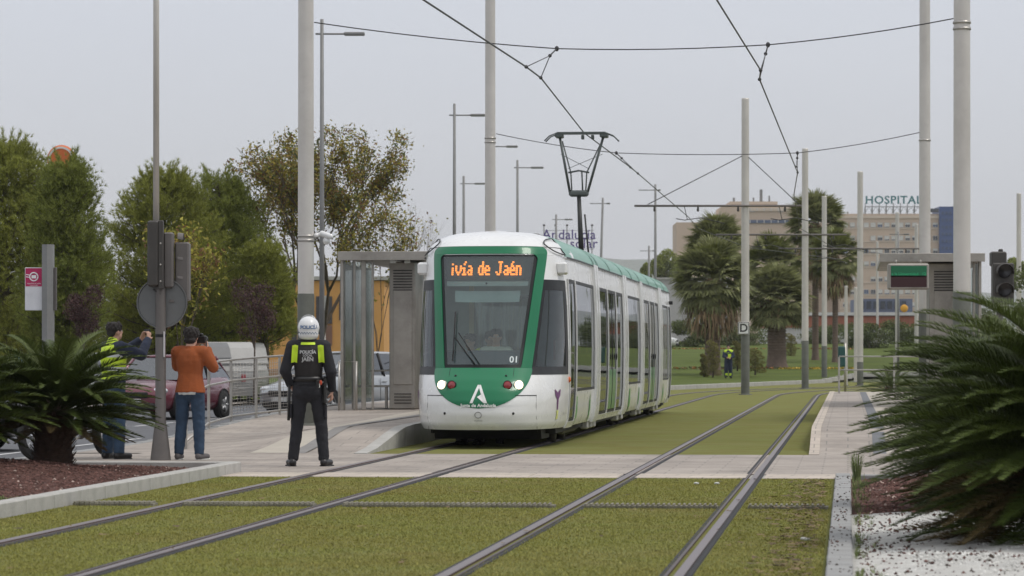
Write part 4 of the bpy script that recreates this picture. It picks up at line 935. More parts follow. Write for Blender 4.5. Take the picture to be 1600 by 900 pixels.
# ------------------------------------------------------------------ platform shelters
def shelter(x0, x1, Y0, L, zb, zt, label, display=False, mirror=False):
    w_ = x1-x0; t = thing('tram_stop_shelter', label, 'shelter', (x0, Y0, zb), 0, 'tram stop shelters'); hh = zt-zb
    sk = lambda y: y*.1029
    def bx(nm, mat, cx_, cy_, cz_, dx_, dy_, dz_, b=.01, par=None):
        m = MB(); m.bbox((cx_+sk(cy_), cy_, cz_), (dx_, dy_, dz_), b, TANG); return m.build(nm, mat, par or t)
    bx('roof', rusty, w_/2, L/2, hh-.07, w_+.06, L+.3, .14, .02)
    bx('roof_fascia', rusty, w_/2, -.17, hh-.09, w_+.1, .03, .17, .005)
    xi = (w_-.62) if not mirror else .62                                 # service cabinet at the track side
    c0_ = w_*.655 if not mirror else w_*.63; cw = w_*.31 if not mirror else w_*.34
    cab = bx('service_cabinet', rusty, c0_+.03, 1.6, hh/2-.09, cw, 2.2, hh-.2, .02)
    for k in range(8): bx('louvre', darksteel, c0_+.04, .485, hh-.36-k*.055, cw*.72, .03, .022, .004, cab)
    bx('door_panel', rusty, c0_+.04, .487, hh*.46, cw*.72, .02, hh*.60, .005, cab)
    for k in range(4): bx('vent_slot', darksteel, c0_+.04, .484, .13+k*.06, cw*.66, .012, .02, .003, cab)
    m = MB(); m.box((w_*.91+sk(1.5), 1.5, hh*.5-.02), (w_*.14,.012,hh*.88)); m.build('glass_panel', clearglass, t) if not mirror else None
    for k in ((0, 1) if not mirror else (1,)):
        m = MB(); x = (0.02, w_-.04)[k]; m.bbox((x, 0, hh/2-.08), (.06,.08,hh-.16), .01); m.build('corner_post', rusty, t)
    gx = [0.08, .28, .44, .60] if not mirror else [w_-.10, w_-.26, w_-.42, w_-.56]
    for k, x in enumerate(gx[:3]):
        y = [.05, 1.2, 2.6, 4.0][k]
        m = MB(); m.box((x*.0+(0.05 if not mirror else w_-.05)+sk(y+.6), y+.62, hh*.5-.02), (.012, 1.1, hh*.86), TANG); m.build('glass_panel', clearglass, t)
        m = MB(); m.bbox(((0.05 if not mirror else w_-.05)+sk(y), y, hh*.5-.08), (.05,.07,hh-.16), .008); m.build('frame_post', rusty, t)
    for k in range(2):
        x = (.16+k*.30) if not mirror else (w_-.10-k*.10)
        m = MB(); m.box((x+sk(L-1), L-1.0-k*.9, hh*.5), (.13,.012,hh*.86)); m.build('glass_panel', clearglass, t)
        m = MB(); m.bbox((x+.07+sk(L-1), L-1.0-k*.9, hh*.5-.08), (.035,.06,hh-.16), .008); m.build('frame_post', rusty, t)
    # end screen of glass and posts facing the viewer
    xs_ = [.0, .26, .44, .62] if not mirror else [w_-.0, w_-.16, w_-.30, w_-.42]
    for a, b in zip(xs_, xs_[1:]):
        m = MB(); m.box(((a+b)/2, .02, hh*.5-.02), (abs(b-a)-.05, .012, hh*.88)); m.build('glass_panel', clearglass, t)
        m = MB(); m.bbox((b, .02, hh*.5-.08), (.045 if b != xs_[2] else .09, .07, hh-.16), .01); m.build('frame_post', rusty, t)
    if not mirror:
        bench = MB(); bench.bbox((.62, 1.0, .46), (.75,.40,.04), .01); bench.bbox((.40, 1.0, .24), (.05,.3,.46), .01); bench.bbox((.85, 1.0, .24), (.05,.3,.46), .01)
        b_ = bench.build('bench', stainless, t); m = MB(); m.tube([(.45,.9,.64),(.50,.85,.76),(1.0,.85,.78),(1.08,.9,.66)], .02, 6); m.build('armrest', stainless, b_)
        m = MB(); m.tube([(-.02,-.4,0),(-.02,-.4,.95),(.32,-.4,.95),(.32,-.4,0)], .022, 8); m.build('hoop_rail', stainless, t)
        for x in (1.02, 1.30): m = MB(); m.bbox((x, -.05, hh-.2), (.12,.06,.06), .01); m.build('roof_light', papm, t)
    return t
# left and right shelters (real positions: beside each platform)
shelter((533-800)/F*64, (667-800)/F*64, 64, 8.5, .30, H+164/(F/64), 'grey steel and glass shelter on the left platform behind the policeman')
sR = shelter((1379-800)/F*67, (1534-800)/F*67, 67, 8.5, .30, H+161/(F/67), 'grey steel shelter on the right platform behind the thick pole', mirror=True)
pd = thing('passenger_display', 'hanging passenger display with a green band over a dark red screen', 'display', at(1420, 432, 66.4))
s_ = F/66.4
m = MB(); m.bbox((0,.12,0), (64/s_,.24,41/s_), .03); m.build('housing', rusty, pd)
m = MB(); m.box((0,-.005,.105), (56/s_,.012,17/s_)); sc = m.build('green_band', M('display_green', (.005,.12,.05), .4, emit=(.0,.10,.04), es=.08), pd)
m = MB(); m.box((0,-.005,-.10), (56/s_,.012,18/s_)); m.build('red_screen', M('display_red', (.035,.006,.008), .35), pd)
text_flat('green_lettering', 'a la Universidad   12', .085, M('display_letter_green', (.02,.35,.15), .5, emit=(.02,.35,.15), es=.15), pd, (0,-.013,.05))
for x in (-.25, .25): m = MB(); m.cyl((x,.1,.26), (x,.1,.34), .02); m.build('hanger', rusty, pd)
# ------------------------------------------------------------------ railings
def railing(name, pts, hgt, label, levels, post_r=.022, rail_r=.02, mesh_zone=None):
    t = thing(name, label, 'railing', pts[0]); o = Vector(pts[0]); P = [Vector(p)-o for p in pts]
    for lv in levels:
        m = MB(); m.tube([p+Vector((0,0,lv)) for p in P], rail_r, 8); m.build('rail', stainless, t)
    for p in P: m = MB(); m.bbox(p+Vector((0,0,hgt/2-.03)), (post_r*2.2, post_r*2.6, hgt+.02), .006); m.build('post', stainless, t)
    if mesh_zone:
        for (i, j, z0, z1) in mesh_zone:
            m = MB()
            for k in range(int((z1-z0)/.06)): z = z0+k*.06; m.tube([P[i]+Vector((0,0,z)), P[j]+Vector((0,0,z))], .003, 4)
            n = int((P[j]-P[i]).length/.12)
            for k in range(1, n): q = P[i].lerp(P[j], k/n); m.tube([q+Vector((0,0,z0)), q+Vector((0,0,z1))], .003, 4)
            stuff(m.build('wire_infill', stainless, t))
    return t
def base(px, py, z): Y = F*(H-z)/(py-557); return gp(px, Y, z)
LP = [base(290, 703, .0), base(326, 672, .10), base(361, 661, .15), base(400, 656, .19), base(437, 651, .22), base(484, 648, .24), base(537, 640, .28)]
lr = railing('railing', LP, 1.15, 'stainless railing along the back of the left platform above the road', (1.14, .76, .12), mesh_zone=[(2,3,.18,1.08),(3,4,.18,1.08),(4,5,.18,1.08)])
RP = [gp(1311, 92.5, .3), gp(1397, 92.5, .3), gp(1483, 92.5, .3), gp(1569, 92.5, .3)]
railing('railing', RP, 1.05, 'stainless railing across the far end of the right platform', (1.05, .67))
# ------------------------------------------------------------------ traffic signal post on the left (seen from behind)
Y = 42.4; s_ = F/Y; bx_ = gp(251, Y, 0)
ts = thing('traffic_signal', 'dark traffic signal post with a round sign seen from behind, left of the orange sweater', 'traffic light', bx_)
m = MB(); m.lathe([(.135,0),(.13,.05),(.085,.42),(.07,.5),(.066,2.6)], n=24); m.build('lower_post', greysteel, ts)
m = MB(); m.lathe([(.07,1.60),(.072,1.64)], n=24); m.build('clamp_band', black, ts)
m = MB(); m.tube([(-.058,0,2.5),(-.058,0,9.5)], [.041,.036], 16); m.build('upper_post', polesteel, ts)
def px2(px, py, dy=0): return Vector(((px-251)/s_, dy, H+(557-py)/s_))
def sbox(nm, mat, pxa, pya, pxb, pyb, d, dy=0, b=.02, par=None):
    a, b2 = px2(pxa, pya, dy), px2(pxb, pyb, dy); m = MB(); m.bbox(((a.x+b2.x)/2, dy, (a.z+b2.z)/2), (abs(b2.x-a.x), d, abs(a.z-b2.z)), b); return m.build(nm, mat, par or ts)
sbox('signal_head', darksteel, 232, 345, 250, 448, .22, -.05, .025); sbox('head_bracket', darksteel, 249, 345, 257, 452, .10, -.1, .01)
sbox('signal_back', greysteel, 256, 363, 271, 450, .20, .05, .02); sbox('signal_side_head', greysteel, 272, 378, 294, 470, .30, .22, .02)
for pz in (373, 405, 435):
    m = MB(); c_ = px2(274, pz, .16); R_ = .085
    for i in range(9):
        pass
    m.grid(lambda u, v: Vector((c_.x+.02+v*.075, c_.y-.1*math.cos(u*PI)*1.0-.0, c_.z+.085*math.sin(u*PI)-.01*v)), 10, 2); m.build('visor', greysteel, ts)
for pz in (381, 414, 440): m = MB(); m.ell(px2(253, pz, -.17), (.012,.012,.012)); m.build('bolt', stainless, ts)
m = MB(); R_ = 39.5/s_; c_ = px2(252.5, 473, .04); prof = [(.001,0),(R_*.93,0),(R_*.96,-.018),(R_,-.018),(R_,.012),(.001,.012)]
m.lathe(prof, c_, 'y', 48, False); sg_ = m.build('round_sign', M('sign_back_grey', (.16,.165,.165), .45, .5, .12, 2, dirt=.3), ts)
m = MB(); m.box(px2(268, 470, .015), (.065,.006,.035)); m.build('sticker', greysteel, sg_)
m = MB(); m.tube([px2(240,452,-.02), px2(252,460,-.06)], .012, 6); m.tube([px2(257,447,-.02), px2(265,447,0)], .014, 6); m.build('sign_bracket', darksteel, ts)
sbox('cable_cover', M('pale_sticker', (.55,.54,.55), .5), 256, 518, 258.2, 558, .03, -.05, .003)
# ------------------------------------------------------------------ traffic signal on the right (facing us, unlit)
Y = 49; s_ = F/Y; t = thing('traffic_signal', 'dark unlit traffic signal with two hooded lenses at the right, behind the big cycad', 'traffic light', gp(1566, Y, 0))
def px3(px, py, dy=0): return Vector(((px-1566)/s_, dy, H+(557-py)/s_))
m = MB(); a = px3(1550,411); b = px3(1583,476); m.bbox(((a.x+b.x)/2, 0, (a.z+b.z)/2), (b.x-a.x, .22, a.z-b.z), .02); hd = m.build('signal_head', darksteel, t)
m = MB(); a = px3(1549,393); b = px3(1573,416); m.bbox(((a.x+b.x)/2, .1, (a.z+b.z)/2), (b.x-a.x, .24, a.z-b.z), .02); m.bbox((px3(1565,393).x,.1,px3(1565,394).z+.02), (.06,.1,.06), .01); m.build('top_box', darksteel, t)
m = MB(); m.lathe([(.06,0),(.05,2.2)], (-.02,.12,0), n=16); m.build('post', greysteel, t)
for pz in (424, 453):
    c_ = px3(1567, pz, -.12); m = MB(); m.lathe([(.001,-.0),(.08,-.015),(.105,-.03)], c_, 'y', 24); m.build('lens', M('dark_lens_%d' % pz, (.02,.018,.02), .2), hd)
    m = MB(); m.grid(lambda u, v: Vector((c_.x+.125*math.cos(-.35+u*(PI+.7)), c_.y-.0-v*.20, c_.z+.12*math.sin(-.35+u*(PI+.7))-v*.015)), 20, 3); vo = m.build('visor', darksteel, hd)
    md = vo.modifiers.new('thickness', 'SOLIDIFY'); md.thickness = .006
# ------------------------------------------------------------------ stop totem
Y = 50; s_ = F/Y; t = thing('stop_totem', 'grey totem post with a white panel topped by a crimson emblem, above the left cycad', 'sign', gp(75, Y, 0))
m = MB(); m.prism([(-.085,-.06),(.0,-.10),(.085,-.06),(.085,.10),(-.085,.10)], 'z', 0, H+177/s_-.02); m.build('post', M('totem_grey', (.24,.24,.235), .5, .3, dirt=.3), t)
def px4(px, py): return Vector(((px-75)/s_, 0, H+(557-py)/s_))
m = MB(); a = px4(39,418); b = px4(66,485); m.bbox(((a.x+b.x)/2, .02, (a.z+b.z)/2), (b.x-a.x, .05, a.z-b.z), .006); pn = m.build('panel', M('totem_panel_white', (.66,.66,.68), .4), t)
m = MB(); a = px4(84,418); b = px4(88.5,485); m.bbox(((a.x+b.x)/2, .02, (a.z+b.z)/2), (b.x-a.x, .05, a.z-b.z), .006); m.build('panel_edge', greysteel, t)
m = MB(); a = px4(40,419); b = px4(65.5,447.5); m.box(((a.x+b.x)/2, -.007, (a.z+b.z)/2), (b.x-a.x, .004, a.z-b.z)); m.build('crimson_field', M('crimson_print', (.42,.012,.09), .5), pn)
wh = M('print_white', (.78,.78,.78), .5); c_ = px4(53,432.5); m = MB()
m.tube([(c_.x+.062*math.cos(k*PI/10), -.010, c_.z+.062*math.sin(k*PI/10)) for k in range(21)], .011, 5); m.tube([(c_.x-.12,-.010,c_.z+.035),(c_.x-.05,-.010,c_.z+.02)], .008, 5); m.tube([(c_.x-.12,-.010,c_.z+.0),(c_.x-.06,-.010,c_.z-.01)], .008, 5); m.build('ring_emblem', wh, pn)
m = MB(); m.bbox((c_.x,-.011,c_.z+.0), (.07,.005,.05), .002); m.build('tram_emblem', wh, pn)
text_flat('lettering', 'TRANVÍA DE JAÉN', .026, wh, pn, (c_.x,-.011,c_.z-.105)); text_flat('lettering', 'Vaciacostales', .024, wh, pn, (c_.x,-.011,c_.z-.13))
# ------------------------------------------------------------------ 'Andalucia solar' sign structure far behind
t = thing('advertising_sign', 'distant sign on poles with purple letters reading Andalucía solar above the tram roof', 'sign', gp(888, 300, 1.9)); s_ = F/300
pu = M('sign_purple', (.10,.07,.24), .6)
for zz in (360, 374, 389): m = MB(); m.tube([(-40/s_,.12,H+(557-zz)/s_-1.9),(40/s_,.12,H+(557-zz)/s_-1.9)], .03, 5); m.build('cross_bar', M('sign_bar_grey', (.42,.42,.44), .6) if zz == 360 else bpy.data.materials['sign_bar_grey'], t)
text_flat('lettering', 'Andalucía', 21/s_, pu, t, (1.0/s_,0.02,H+(557-367)/s_-1.9), bold=.012, ext=.03, space=1.02); text_flat('lettering', 'solar', 21/s_, pu, t, (24/s_,0.02,H+(557-381)/s_-1.9), bold=.012, ext=.03, space=1.05)
for dx in (-38, -20, -2, 20, 37):
    m = MB(); m.tube([(dx/s_,.15,0),(dx/s_,.15,H+(557-352)/s_-1.9)], .05, 6); m.build('support_pole', lampm, t); m = MB(); m.ell((dx/s_,-.1,H+(557-352)/s_-1.9), (.12,.16,.10)); m.build('floodlight', darksteel, t)
# ------------------------------------------------------------------ vegetation
barkm = M('bark', (.11,.085,.065), .95, 0, .3, 6, .8, 40)
pinem = M('pine_needles', (.26,.28,.065), .75, 0, .2, .7, island=.5, hue=(.34,.36,.085), spec=.15, trans=.42)
pinem2 = M('pine_needles_dark', (.21,.25,.065), .75, 0, .2, .7, island=.5, hue=(.30,.33,.08), spec=.15, trans=.42)
autumn = M('autumn_leaf', (.27,.24,.045), .7, 0, .25, .5, island=.5, hue=(.36,.27,.06), trans=.35)
brownleaf = M('brown_leaf', (.20,.105,.045), .8, 0, .2, 2, island=.4, trans=.25)
yellowleaf = M('yellow_green_leaf', (.34,.31,.05), .7, 0, .2, 2, island=.4, trans=.35)
plumm = M('plum_leaf', (.07,.032,.032), .7, 0, .25, 2, island=.5, hue=(.10,.05,.045), trans=.2)
shrubm = M('shrub_leaf', (.12,.15,.05), .75, 0, .2, 1, island=.45, hue=(.12,.145,.045), trans=.2)
conifm = M('topiary_leaf', (.17,.17,.05), .8, 0, .2, 2, island=.4, hue=(.24,.21,.06), trans=.2)
def unit(n):
    v = RNG.normal(size=(n,3)); return v/np.linalg.norm(v, axis=1, keepdims=True)
def needles(C, D, k, L, w, spread=.8):
    n = len(C); C = np.repeat(C, k, 0); D = np.repeat(D, k, 0)+unit(n*k)*spread; D /= np.linalg.norm(D, axis=1, keepdims=True)
    P = np.cross(D, unit(n*k)); P /= np.linalg.norm(P, axis=1, keepdims=True)+1e-9
    l_ = L*(.6+.5*RNG.random((n*k,1))); V = np.stack([C-P*w, C+P*w, C+D*l_], 1); return V
def leaves(C, size, asp=.55, D=None):
    n = len(C); a = unit(n) if D is None else D+unit(n)*.7; a /= np.linalg.norm(a, axis=1, keepdims=True); b = np.cross(a, unit(n)); b /= np.linalg.norm(b, axis=1, keepdims=True)+1e-9
    s_ = size*(.6+.7*RNG.random((n,1))); return np.stack([C-a*s_*.5, C+b*s_*asp*.5, C+a*s_*.5, C-b*s_*asp*.5], 1)
def tri_obj(name, V, mat, parent=None, mi=None, loc=None):
    k = V.shape[1]; return link(name, np_mesh(name, V.reshape(-1,3), np.arange(len(V)*k).reshape(-1,k), mat, mi), parent, loc)
def rvec(v): return np.array(v, float)
def pine(px, Y, ytop, Wd, label, base_z=-.05, density=1.0, seed=1, mat=None, low=.08, L=.17):
    global RNG
    rng0 = RNG; RNG = np.random.default_rng(seed); rr = random.Random(seed)
    s_ = F/Y; Hh = H+(557-ytop)/s_-base_z; t = thing('pine_tree', label, 'tree', ((px-800)/s_, Y, base_z), 0, 'pine trees across the road')
    tr = MB(); tr.tube([(0,0,0),(.05,0,Hh*.3),(-.05,.05,Hh*.65),(.02,0,Hh*.95)], [.17,.13,.07,.02], 8)
    C = []; D = []
    nl = int(15+Hh*3.2)
    for i in range(nl):
        f = low+(1-low)*((i+.5)/nl)**.9; z = Hh*f*.97; env = Wd/2*min(1, (f/.28)**.5)*(max(0, 1-((f-.25)/.78)**2.2) if f > .25 else 1)**.75
        for k in range(rr.choice([4,5,5,6])):
            a = rr.random()*2*PI; Lb = env*rr.uniform(.55, 1.15)+.15; up = rr.uniform(.25,.7)
            p0 = Vector((0,0,z-Lb*up*.5)); p1 = Vector((math.cos(a)*Lb, math.sin(a)*Lb, z+Lb*up*.35))
            tr.tube([p0, p0.lerp(p1,.5)+Vector((0,0,-.08)), p1], [.035,.02,.008], 5, caps=False)
            nb = int(5+Lb*7)
            for j in range(nb):
                u = .25+.75*(j+rr.random())/nb; q = p0.lerp(p1, u); nt_ = int(rr.uniform(5,10)*density); side = np.array([-math.sin(a), math.cos(a), 0])
                sp_ = .38*(1.15-u)+.12
                for _ in range(nt_):
                    off = side*rr.gauss(0,sp_)+np.array([0,0,rr.gauss(.08,.13)])+np.array([math.cos(a),math.sin(a),0])*rr.gauss(0,.1); C.append(rvec(q)+off); d = off*1.2+np.array([math.cos(a)*.6, math.sin(a)*.6, .75]); D.append(d/np.linalg.norm(d))
    # leader shoots
    for _ in range(int(40*Wd)):
        a = rr.random()*2*PI; f = rr.uniform(.5,1.0); env = Wd/2*(max(0,1-((f-.25)/.78)**2.2))**.75*rr.uniform(.6,1.05); p = np.array([math.cos(a)*env, math.sin(a)*env, Hh*f])
        for k in range(7): C.append(p+np.array([math.cos(a)*.03*k, math.sin(a)*.03*k, .06*k])); D.append(np.array([math.cos(a)*.2, math.sin(a)*.2, 1.0]))
    C = np.array(C); D = np.array(D)
    tr.build('trunk', barkm, t)
    V = needles(C, D, 11, L, .0085, .75); tri_obj('crown', V, mat or pinem, t); RNG = rng0; return t, len(V)
tot = 0
for a in [(8,95,222,4.8,'tallest dark green pine tree at the left edge, behind the totem',1,pinem), (104,90,252,2.4,'slim pine tree right of the tallest one at the left',2,pinem2), (-95,99,235,4.4,'pine tree outside the left edge',7,pinem),
          (256,105,266,4.7,'broad pine tree behind the round sign, left half of the central pines',3,pinem), (342,108,274,4.1,'broad pine tree right of the dark signal post',4,pinem2), (412,104,385,2.0,'low pine tree between the broad pines and the orange building',5,pinem)]:
    t_, n_ = pine(a[0], a[1], a[2], a[3], a[4], seed=a[5], mat=a[6], low=.42 if a[0] == 412 else .08); tot += n_
def blob(name, px, Y, yt, yb, wpx, n, size, mat, label, cat='shrub', group=None, lumps=9, trunk=True, z0=None, seed=3, asp=.55, X=None):
    """leafy shrub: leaves spread through several overlapping clumps"""
    rr = random.Random(seed+int(px)); s_ = F/Y; zt = H+(557-yt)/s_; zb = H+(557-yb)/s_; zg = z0 if z0 is not None else zb; w_ = wpx/s_
    t = thing(name, label, cat, ((px-800)/s_, Y, zg), 0, group); C = []
    hh = zt-zb
    for k in range(lumps):
        u = (k+.5)/lumps; c = np.array([rr.uniform(-.32,.32)*w_, rr.uniform(-.32,.32)*w_, zb-zg+hh*(.12+.76*u)]); r = np.array([w_*.25, w_*.25, hh/lumps*1.6+.1])*rr.uniform(.75,1.25); m_ = n//lumps
        d = unit(m_); C.append(c+d*r*(.55+.5*RNG.random((m_,1))))
    C = np.concatenate(C); tri_obj('crown', leaves(C, size, asp), mat, t)
    if trunk:
        m = MB(); m.tube([(0,0,0),(.03,0,(zb-zg)+hh*.5)], [max(.03,w_*.03), .015], 7)
        for k in range(6): a = rr.random()*6.28; m.tube([(0,0,(zb-zg)*.8+.1),(math.cos(a)*w_*.3, math.sin(a)*w_*.3, (zb-zg)+hh*rr.uniform(.4,.85))], [.02,.006], 5, caps=False)
        m.build('trunk', barkm, t)
    return t
blob('plum_tree', 130, 88, 448, 524, 60, 5200, .055, plumm, 'small dark plum-leaved tree behind the man in the yellow vest', 'tree', lumps=12, z0=-.1)
blob('plum_tree', 397, 97, 436, 528, 66, 5200, .06, plumm, 'small dark plum-leaved tree in front of the orange building', 'tree', lumps=12, z0=-.1)
for k, (px, Y, yt, wpx) in enumerate([(-30,112,470,150),(75,113,482,120),(180,112,474,130),(292,114,468,130),(352,116,476,40)]):
    blob('roadside_shrub', px, Y, yt, 560, wpx, 9000, .09, shrubm, ['dark shrub at the far left edge beyond the road', 'dark shrub behind the totem post beyond the road', 'dark shrub behind the maroon car and the yellow vest', 'dark shrub behind the man in the orange sweater', 'dark shrub left of the orange building'][k], group='shrubs beyond the road', lumps=14)
# deciduous trees: limbs branching several times, leaves at the twigs
def deciduous(name, px, Y, yt, spread, label, nleaf, leafsize, mats, probs, seed=5, trunk_h=.25, z0=-.05, bare=False, ylow=None, wide=.5, lv=5, rad=.13):
    rr = random.Random(seed); s_ = F/Y; Hh = H+(557-yt)/s_-z0; t = thing(name, label, 'tree', ((px-800)/s_, Y, z0)); m = MB(); tips = []
    def grow(p, d, L, r, lev):
        q = p+d*L+Vector((rr.gauss(0,.05), rr.gauss(0,.05), 0))*L; mid = p.lerp(q,.5)+Vector((rr.gauss(0,.06), rr.gauss(0,.06), 0))*L
        m.tube([p, mid, q], [r, r*.8, r*.6], 6 if lev < 3 else 4, caps=False)
        if lev >= 2: tips.append((q, d, lev)); tips.append((mid, d, lev))
        if lev >= lv: return
        for k in range(3 if lev < 3 else rr.choice([2,3])):
            a = rr.random()*2*PI; nd = (d+Vector((math.cos(a), math.sin(a), rr.uniform(-.1,.35)))*rr.uniform(.45,.85)*wide*1.4).normalized(); grow(q, nd, L*rr.uniform(.62,.88), r*.6, lev+1)
    for k in range(4):
        a = k*PI/2+rr.random(); m_d = Vector((math.cos(a)*wide, math.sin(a)*wide, 1)).normalized(); grow(Vector((0,0,Hh*trunk_h)), m_d, Hh*.27, rad*.7, 1)
    pts = [tp[0] for tp in tips]; zmax = max(p.z for p in pts); xm = max(abs(p.x) for p in pts); kz = (Hh*.99-Hh*trunk_h)/(zmax-Hh*trunk_h); kx = spread/2/xm
    def fix(p): return Vector((p[0]*kx, p[1]*kx, Hh*trunk_h+(p[2]-Hh*trunk_h)*kz))
    m.v = [tuple(fix(p)) for p in m.v]; m.tube([(0,0,0),(0,0,Hh*trunk_h+.1)], [rad*1.15, rad*.9], 9, caps=False); m.build('trunk', barkm, t)
    if bare: C0 = [fix(q) for q, d, l_ in tips if rr.random() < .25]
    else: C0 = [fix(q) for q, d, l_ in tips if rr.random() < .55]
    C = np.array([rvec(C0[rr.randrange(len(C0))]) for _ in range(nleaf)]); C += RNG.normal(size=C.shape)*np.array([.17,.17,.15])
    tri_obj('crown', leaves(C, leafsize, .42), mats, t, RNG.choice(len(mats), len(C), p=probs)); return t
deciduous('ailanthus_tree', 498, 112, 202, 6.8, 'loose autumn tree with yellow and brown leaves behind the policeman pole', 24000, .14, [autumn, brownleaf, yellowleaf, shrubm], [.46,.17,.10,.27], 11, .16, wide=.55)
deciduous('young_tree', 590, 108, 300, 2.6, 'small leafy tree just above the left shelter roof', 2600, .14, [autumn, brownleaf, yellowleaf, shrubm], [.4,.14,.16,.30], 21, .2, wide=.5, rad=.06)
deciduous('bare_tree', 655, 116, 306, 2.4, 'bare twiggy tree between the left shelter and the tram roof', 160, .12, [yellowleaf, brownleaf], [.6,.4], 14, .3, bare=True, wide=.4, rad=.05)
deciduous('sapling', 285, 72, 345, 1.5, 'thin yellow-green sapling right behind the round traffic sign', 1500, .12, [yellowleaf, brownleaf, autumn], [.55,.2,.25], 31, .22, wide=.35, lv=4, rad=.045)
print('pine tris', tot)
# ------------------------------------------------------------------ cycads
cycm = [M('cycad_leaf', (.058,.086,.017), .5, 0, .2, 2, island=.45, hue=(.092,.122,.026), spec=.25, trans=.12), M('cycad_leaf_fresh', (.085,.115,.026), .5, 0, .2, 2, island=.3, hue=(.12,.15,.04), spec=.25, trans=.15), M('cycad_leaf_dry', (.12,.085,.03), .7, 0, .3, 2, island=.4, trans=.1)]
cyctrunk = M('cycad_trunk', (.085,.05,.035), .95, 0, .35, 12, .9, 50)
def frond_mesh(L, rise, droop, nl, ll, lw, curl=.35, seed=0):
    """one feather leaf along +x: arched rachis with narrow leaflets on both sides"""
    rr = random.Random(seed); V = []; ang = rise; p = Vector((0,0,0)); n = 26; pts = [p.copy()]
    for i in range(n):
        ang = rise-(rise+droop)*(i/n)**1.35*1.0; p = p+Vector((math.cos(ang), 0, math.sin(ang)))*(L/n); pts.append(p.copy())
    def P(u): x = u*n; i = min(int(x), n-1); return pts[i].lerp(pts[i+1], x-i)
    for i in range(n):
        for sd in (-1, 1):
            a, b = pts[i], pts[i+1]; w_ = .008*(1-i/n)+.0025; V.append([a+Vector((0,sd*w_,0)), b+Vector((0,sd*w_,0)), b+Vector((0,0,w_)), a+Vector((0,0,w_))])
    for k in range(nl):
        u = .16+.84*(k+.5)/nl; c = P(u); tdir = (P(min(1,u+.02))-P(max(0,u-.02))).normalized(); up = Vector((-tdir.z, 0, tdir.x)); env = math.sin(min(1,(u-.1)/.35)*PI/2)*(1-max(0,(u-.4)/.6)**1.4*.80)
        for sd in (-1, 1):
            d = (tdir*(.50+.5*u+rr.uniform(-.12,.12))+Vector((0,sd,0))*(1.0-.30*u)+up*(.38+rr.uniform(-.18,.18))).normalized(); l_ = ll*env*rr.uniform(.9,1.08); e1 = c+d*l_*.55; d2 = (d-Vector((0,0,curl))*.5).normalized(); e2 = e1+d2*l_*.45
            wv = tdir*lw*.5; V.append([c-wv, c+wv, e1+wv*.9, e1-wv*.9]); V.append([e1-wv*.9, e1+wv*.9, e2+wv*.1, e2-wv*.1])
    return np.array([[tuple(q) for q in f] for f in V])
def frond_me(name, mat, **k): V = frond_mesh(**k); return np_mesh(name, V.reshape(-1,3), np.arange(len(V)*4).reshape(-1,4), mat)
def cycad(loc, L, nf, label, nl=58, trunk_h=.45, trunk_r=.22, crown_up=0.0, low_share=.35, seed=1, ll=.17, lw=.009, group='cycads in gravel beds', top_cls=15):
    rr = random.Random(seed); t = thing('cycad', label, 'cycad', loc, 0, group)
    m = MB(); prof = [(trunk_r*1.05,-.1),(trunk_r*1.1,.05),(trunk_r,trunk_h*.5),(trunk_r*1.12,trunk_h),(trunk_r*.7,trunk_h+.12),(.02,trunk_h+.16)]; m.lathe(prof, n=18)
    for k in range(150):
        a = k*2.399; z = trunk_h*(k/150)+.0; r = trunk_r*1.03; c = Vector((math.cos(a)*r, math.sin(a)*r, z)); d = Vector((math.cos(a), math.sin(a), .75)).normalized(); sd = Vector((-math.sin(a), math.cos(a), 0))*.028
        m.add([c-sd-Vector((0,0,.03)), c+sd-Vector((0,0,.03)), c+sd*.8+d*.07, c-sd*.8+d*.07, c-sd*.8+Vector((0,0,.045)), c+sd*.8+Vector((0,0,.045))], [(0,1,2,3),(3,2,5,4)])
    m.build('trunk', cyctrunk, t)
    classes = []
    for i, (r_, dr) in enumerate([(1.38,.12*0),(1.15,.1),(.92,.2),(.65,.25),(.38,.3),(.10,.35),(-.25,.35),(-.62,.2)]):
        for v in range(2): classes.append((r_, frond_me('frond', cycm[(1 if (i < 2 and v) else 0) if i < 6 else (0 if v else 2)], L=L*(.86 if i > 5 else 1), rise=r_, droop=dr*1.1-.05, nl=nl, ll=ll, lw=lw, seed=seed*10+i*2+v)))
    for k in range(nf):
        f = (k+.5)/nf; i = min(top_cls, int((top_cls+1)*min(1, f**(1/(1+low_share)))))
        o = link('frond', classes[i ^ (rr.random() < .5)][1], t, (0,0,trunk_h+.04-.06*f)); a = k*2.39996+rr.gauss(0,.06)
        o.location = (math.cos(a)*trunk_r*.45, math.sin(a)*trunk_r*.45, trunk_h+.06-.12*f+crown_up); s_ = rr.uniform(.86,1.08); o.scale = (s_,s_,s_); o.rotation_euler = (rr.gauss(0,.08), rr.gauss(0,.07), a)
    return t
cycad(gp(83, 36, .13), 1.13, 190, 'dark cycad with stout trunk in the left red gravel bed', seed=1, nl=92, ll=.17, lw=.0115, trunk_h=.60, trunk_r=.20, low_share=.55, top_cls=12)
cycad(gp(-68, 35, .13), 1.0, 80, 'cycad cut by the left edge of the photo', seed=2, nl=92, ll=.17, lw=.0115, trunk_h=.6, low_share=.5, top_cls=12)
cycad(gp(1712, 23.5, .0), 1.58, 430, 'huge nearest cycad filling the lower right corner', seed=3, nl=120, ll=.23, lw=.0095, trunk_h=.62, trunk_r=.26, low_share=.55)
cycad(gp(1612, 28.5, .0), 1.40, 420, 'big cycad just behind the huge one at lower right', seed=4, nl=110, ll=.22, lw=.0095, trunk_h=.6, trunk_r=.24, low_share=.5)
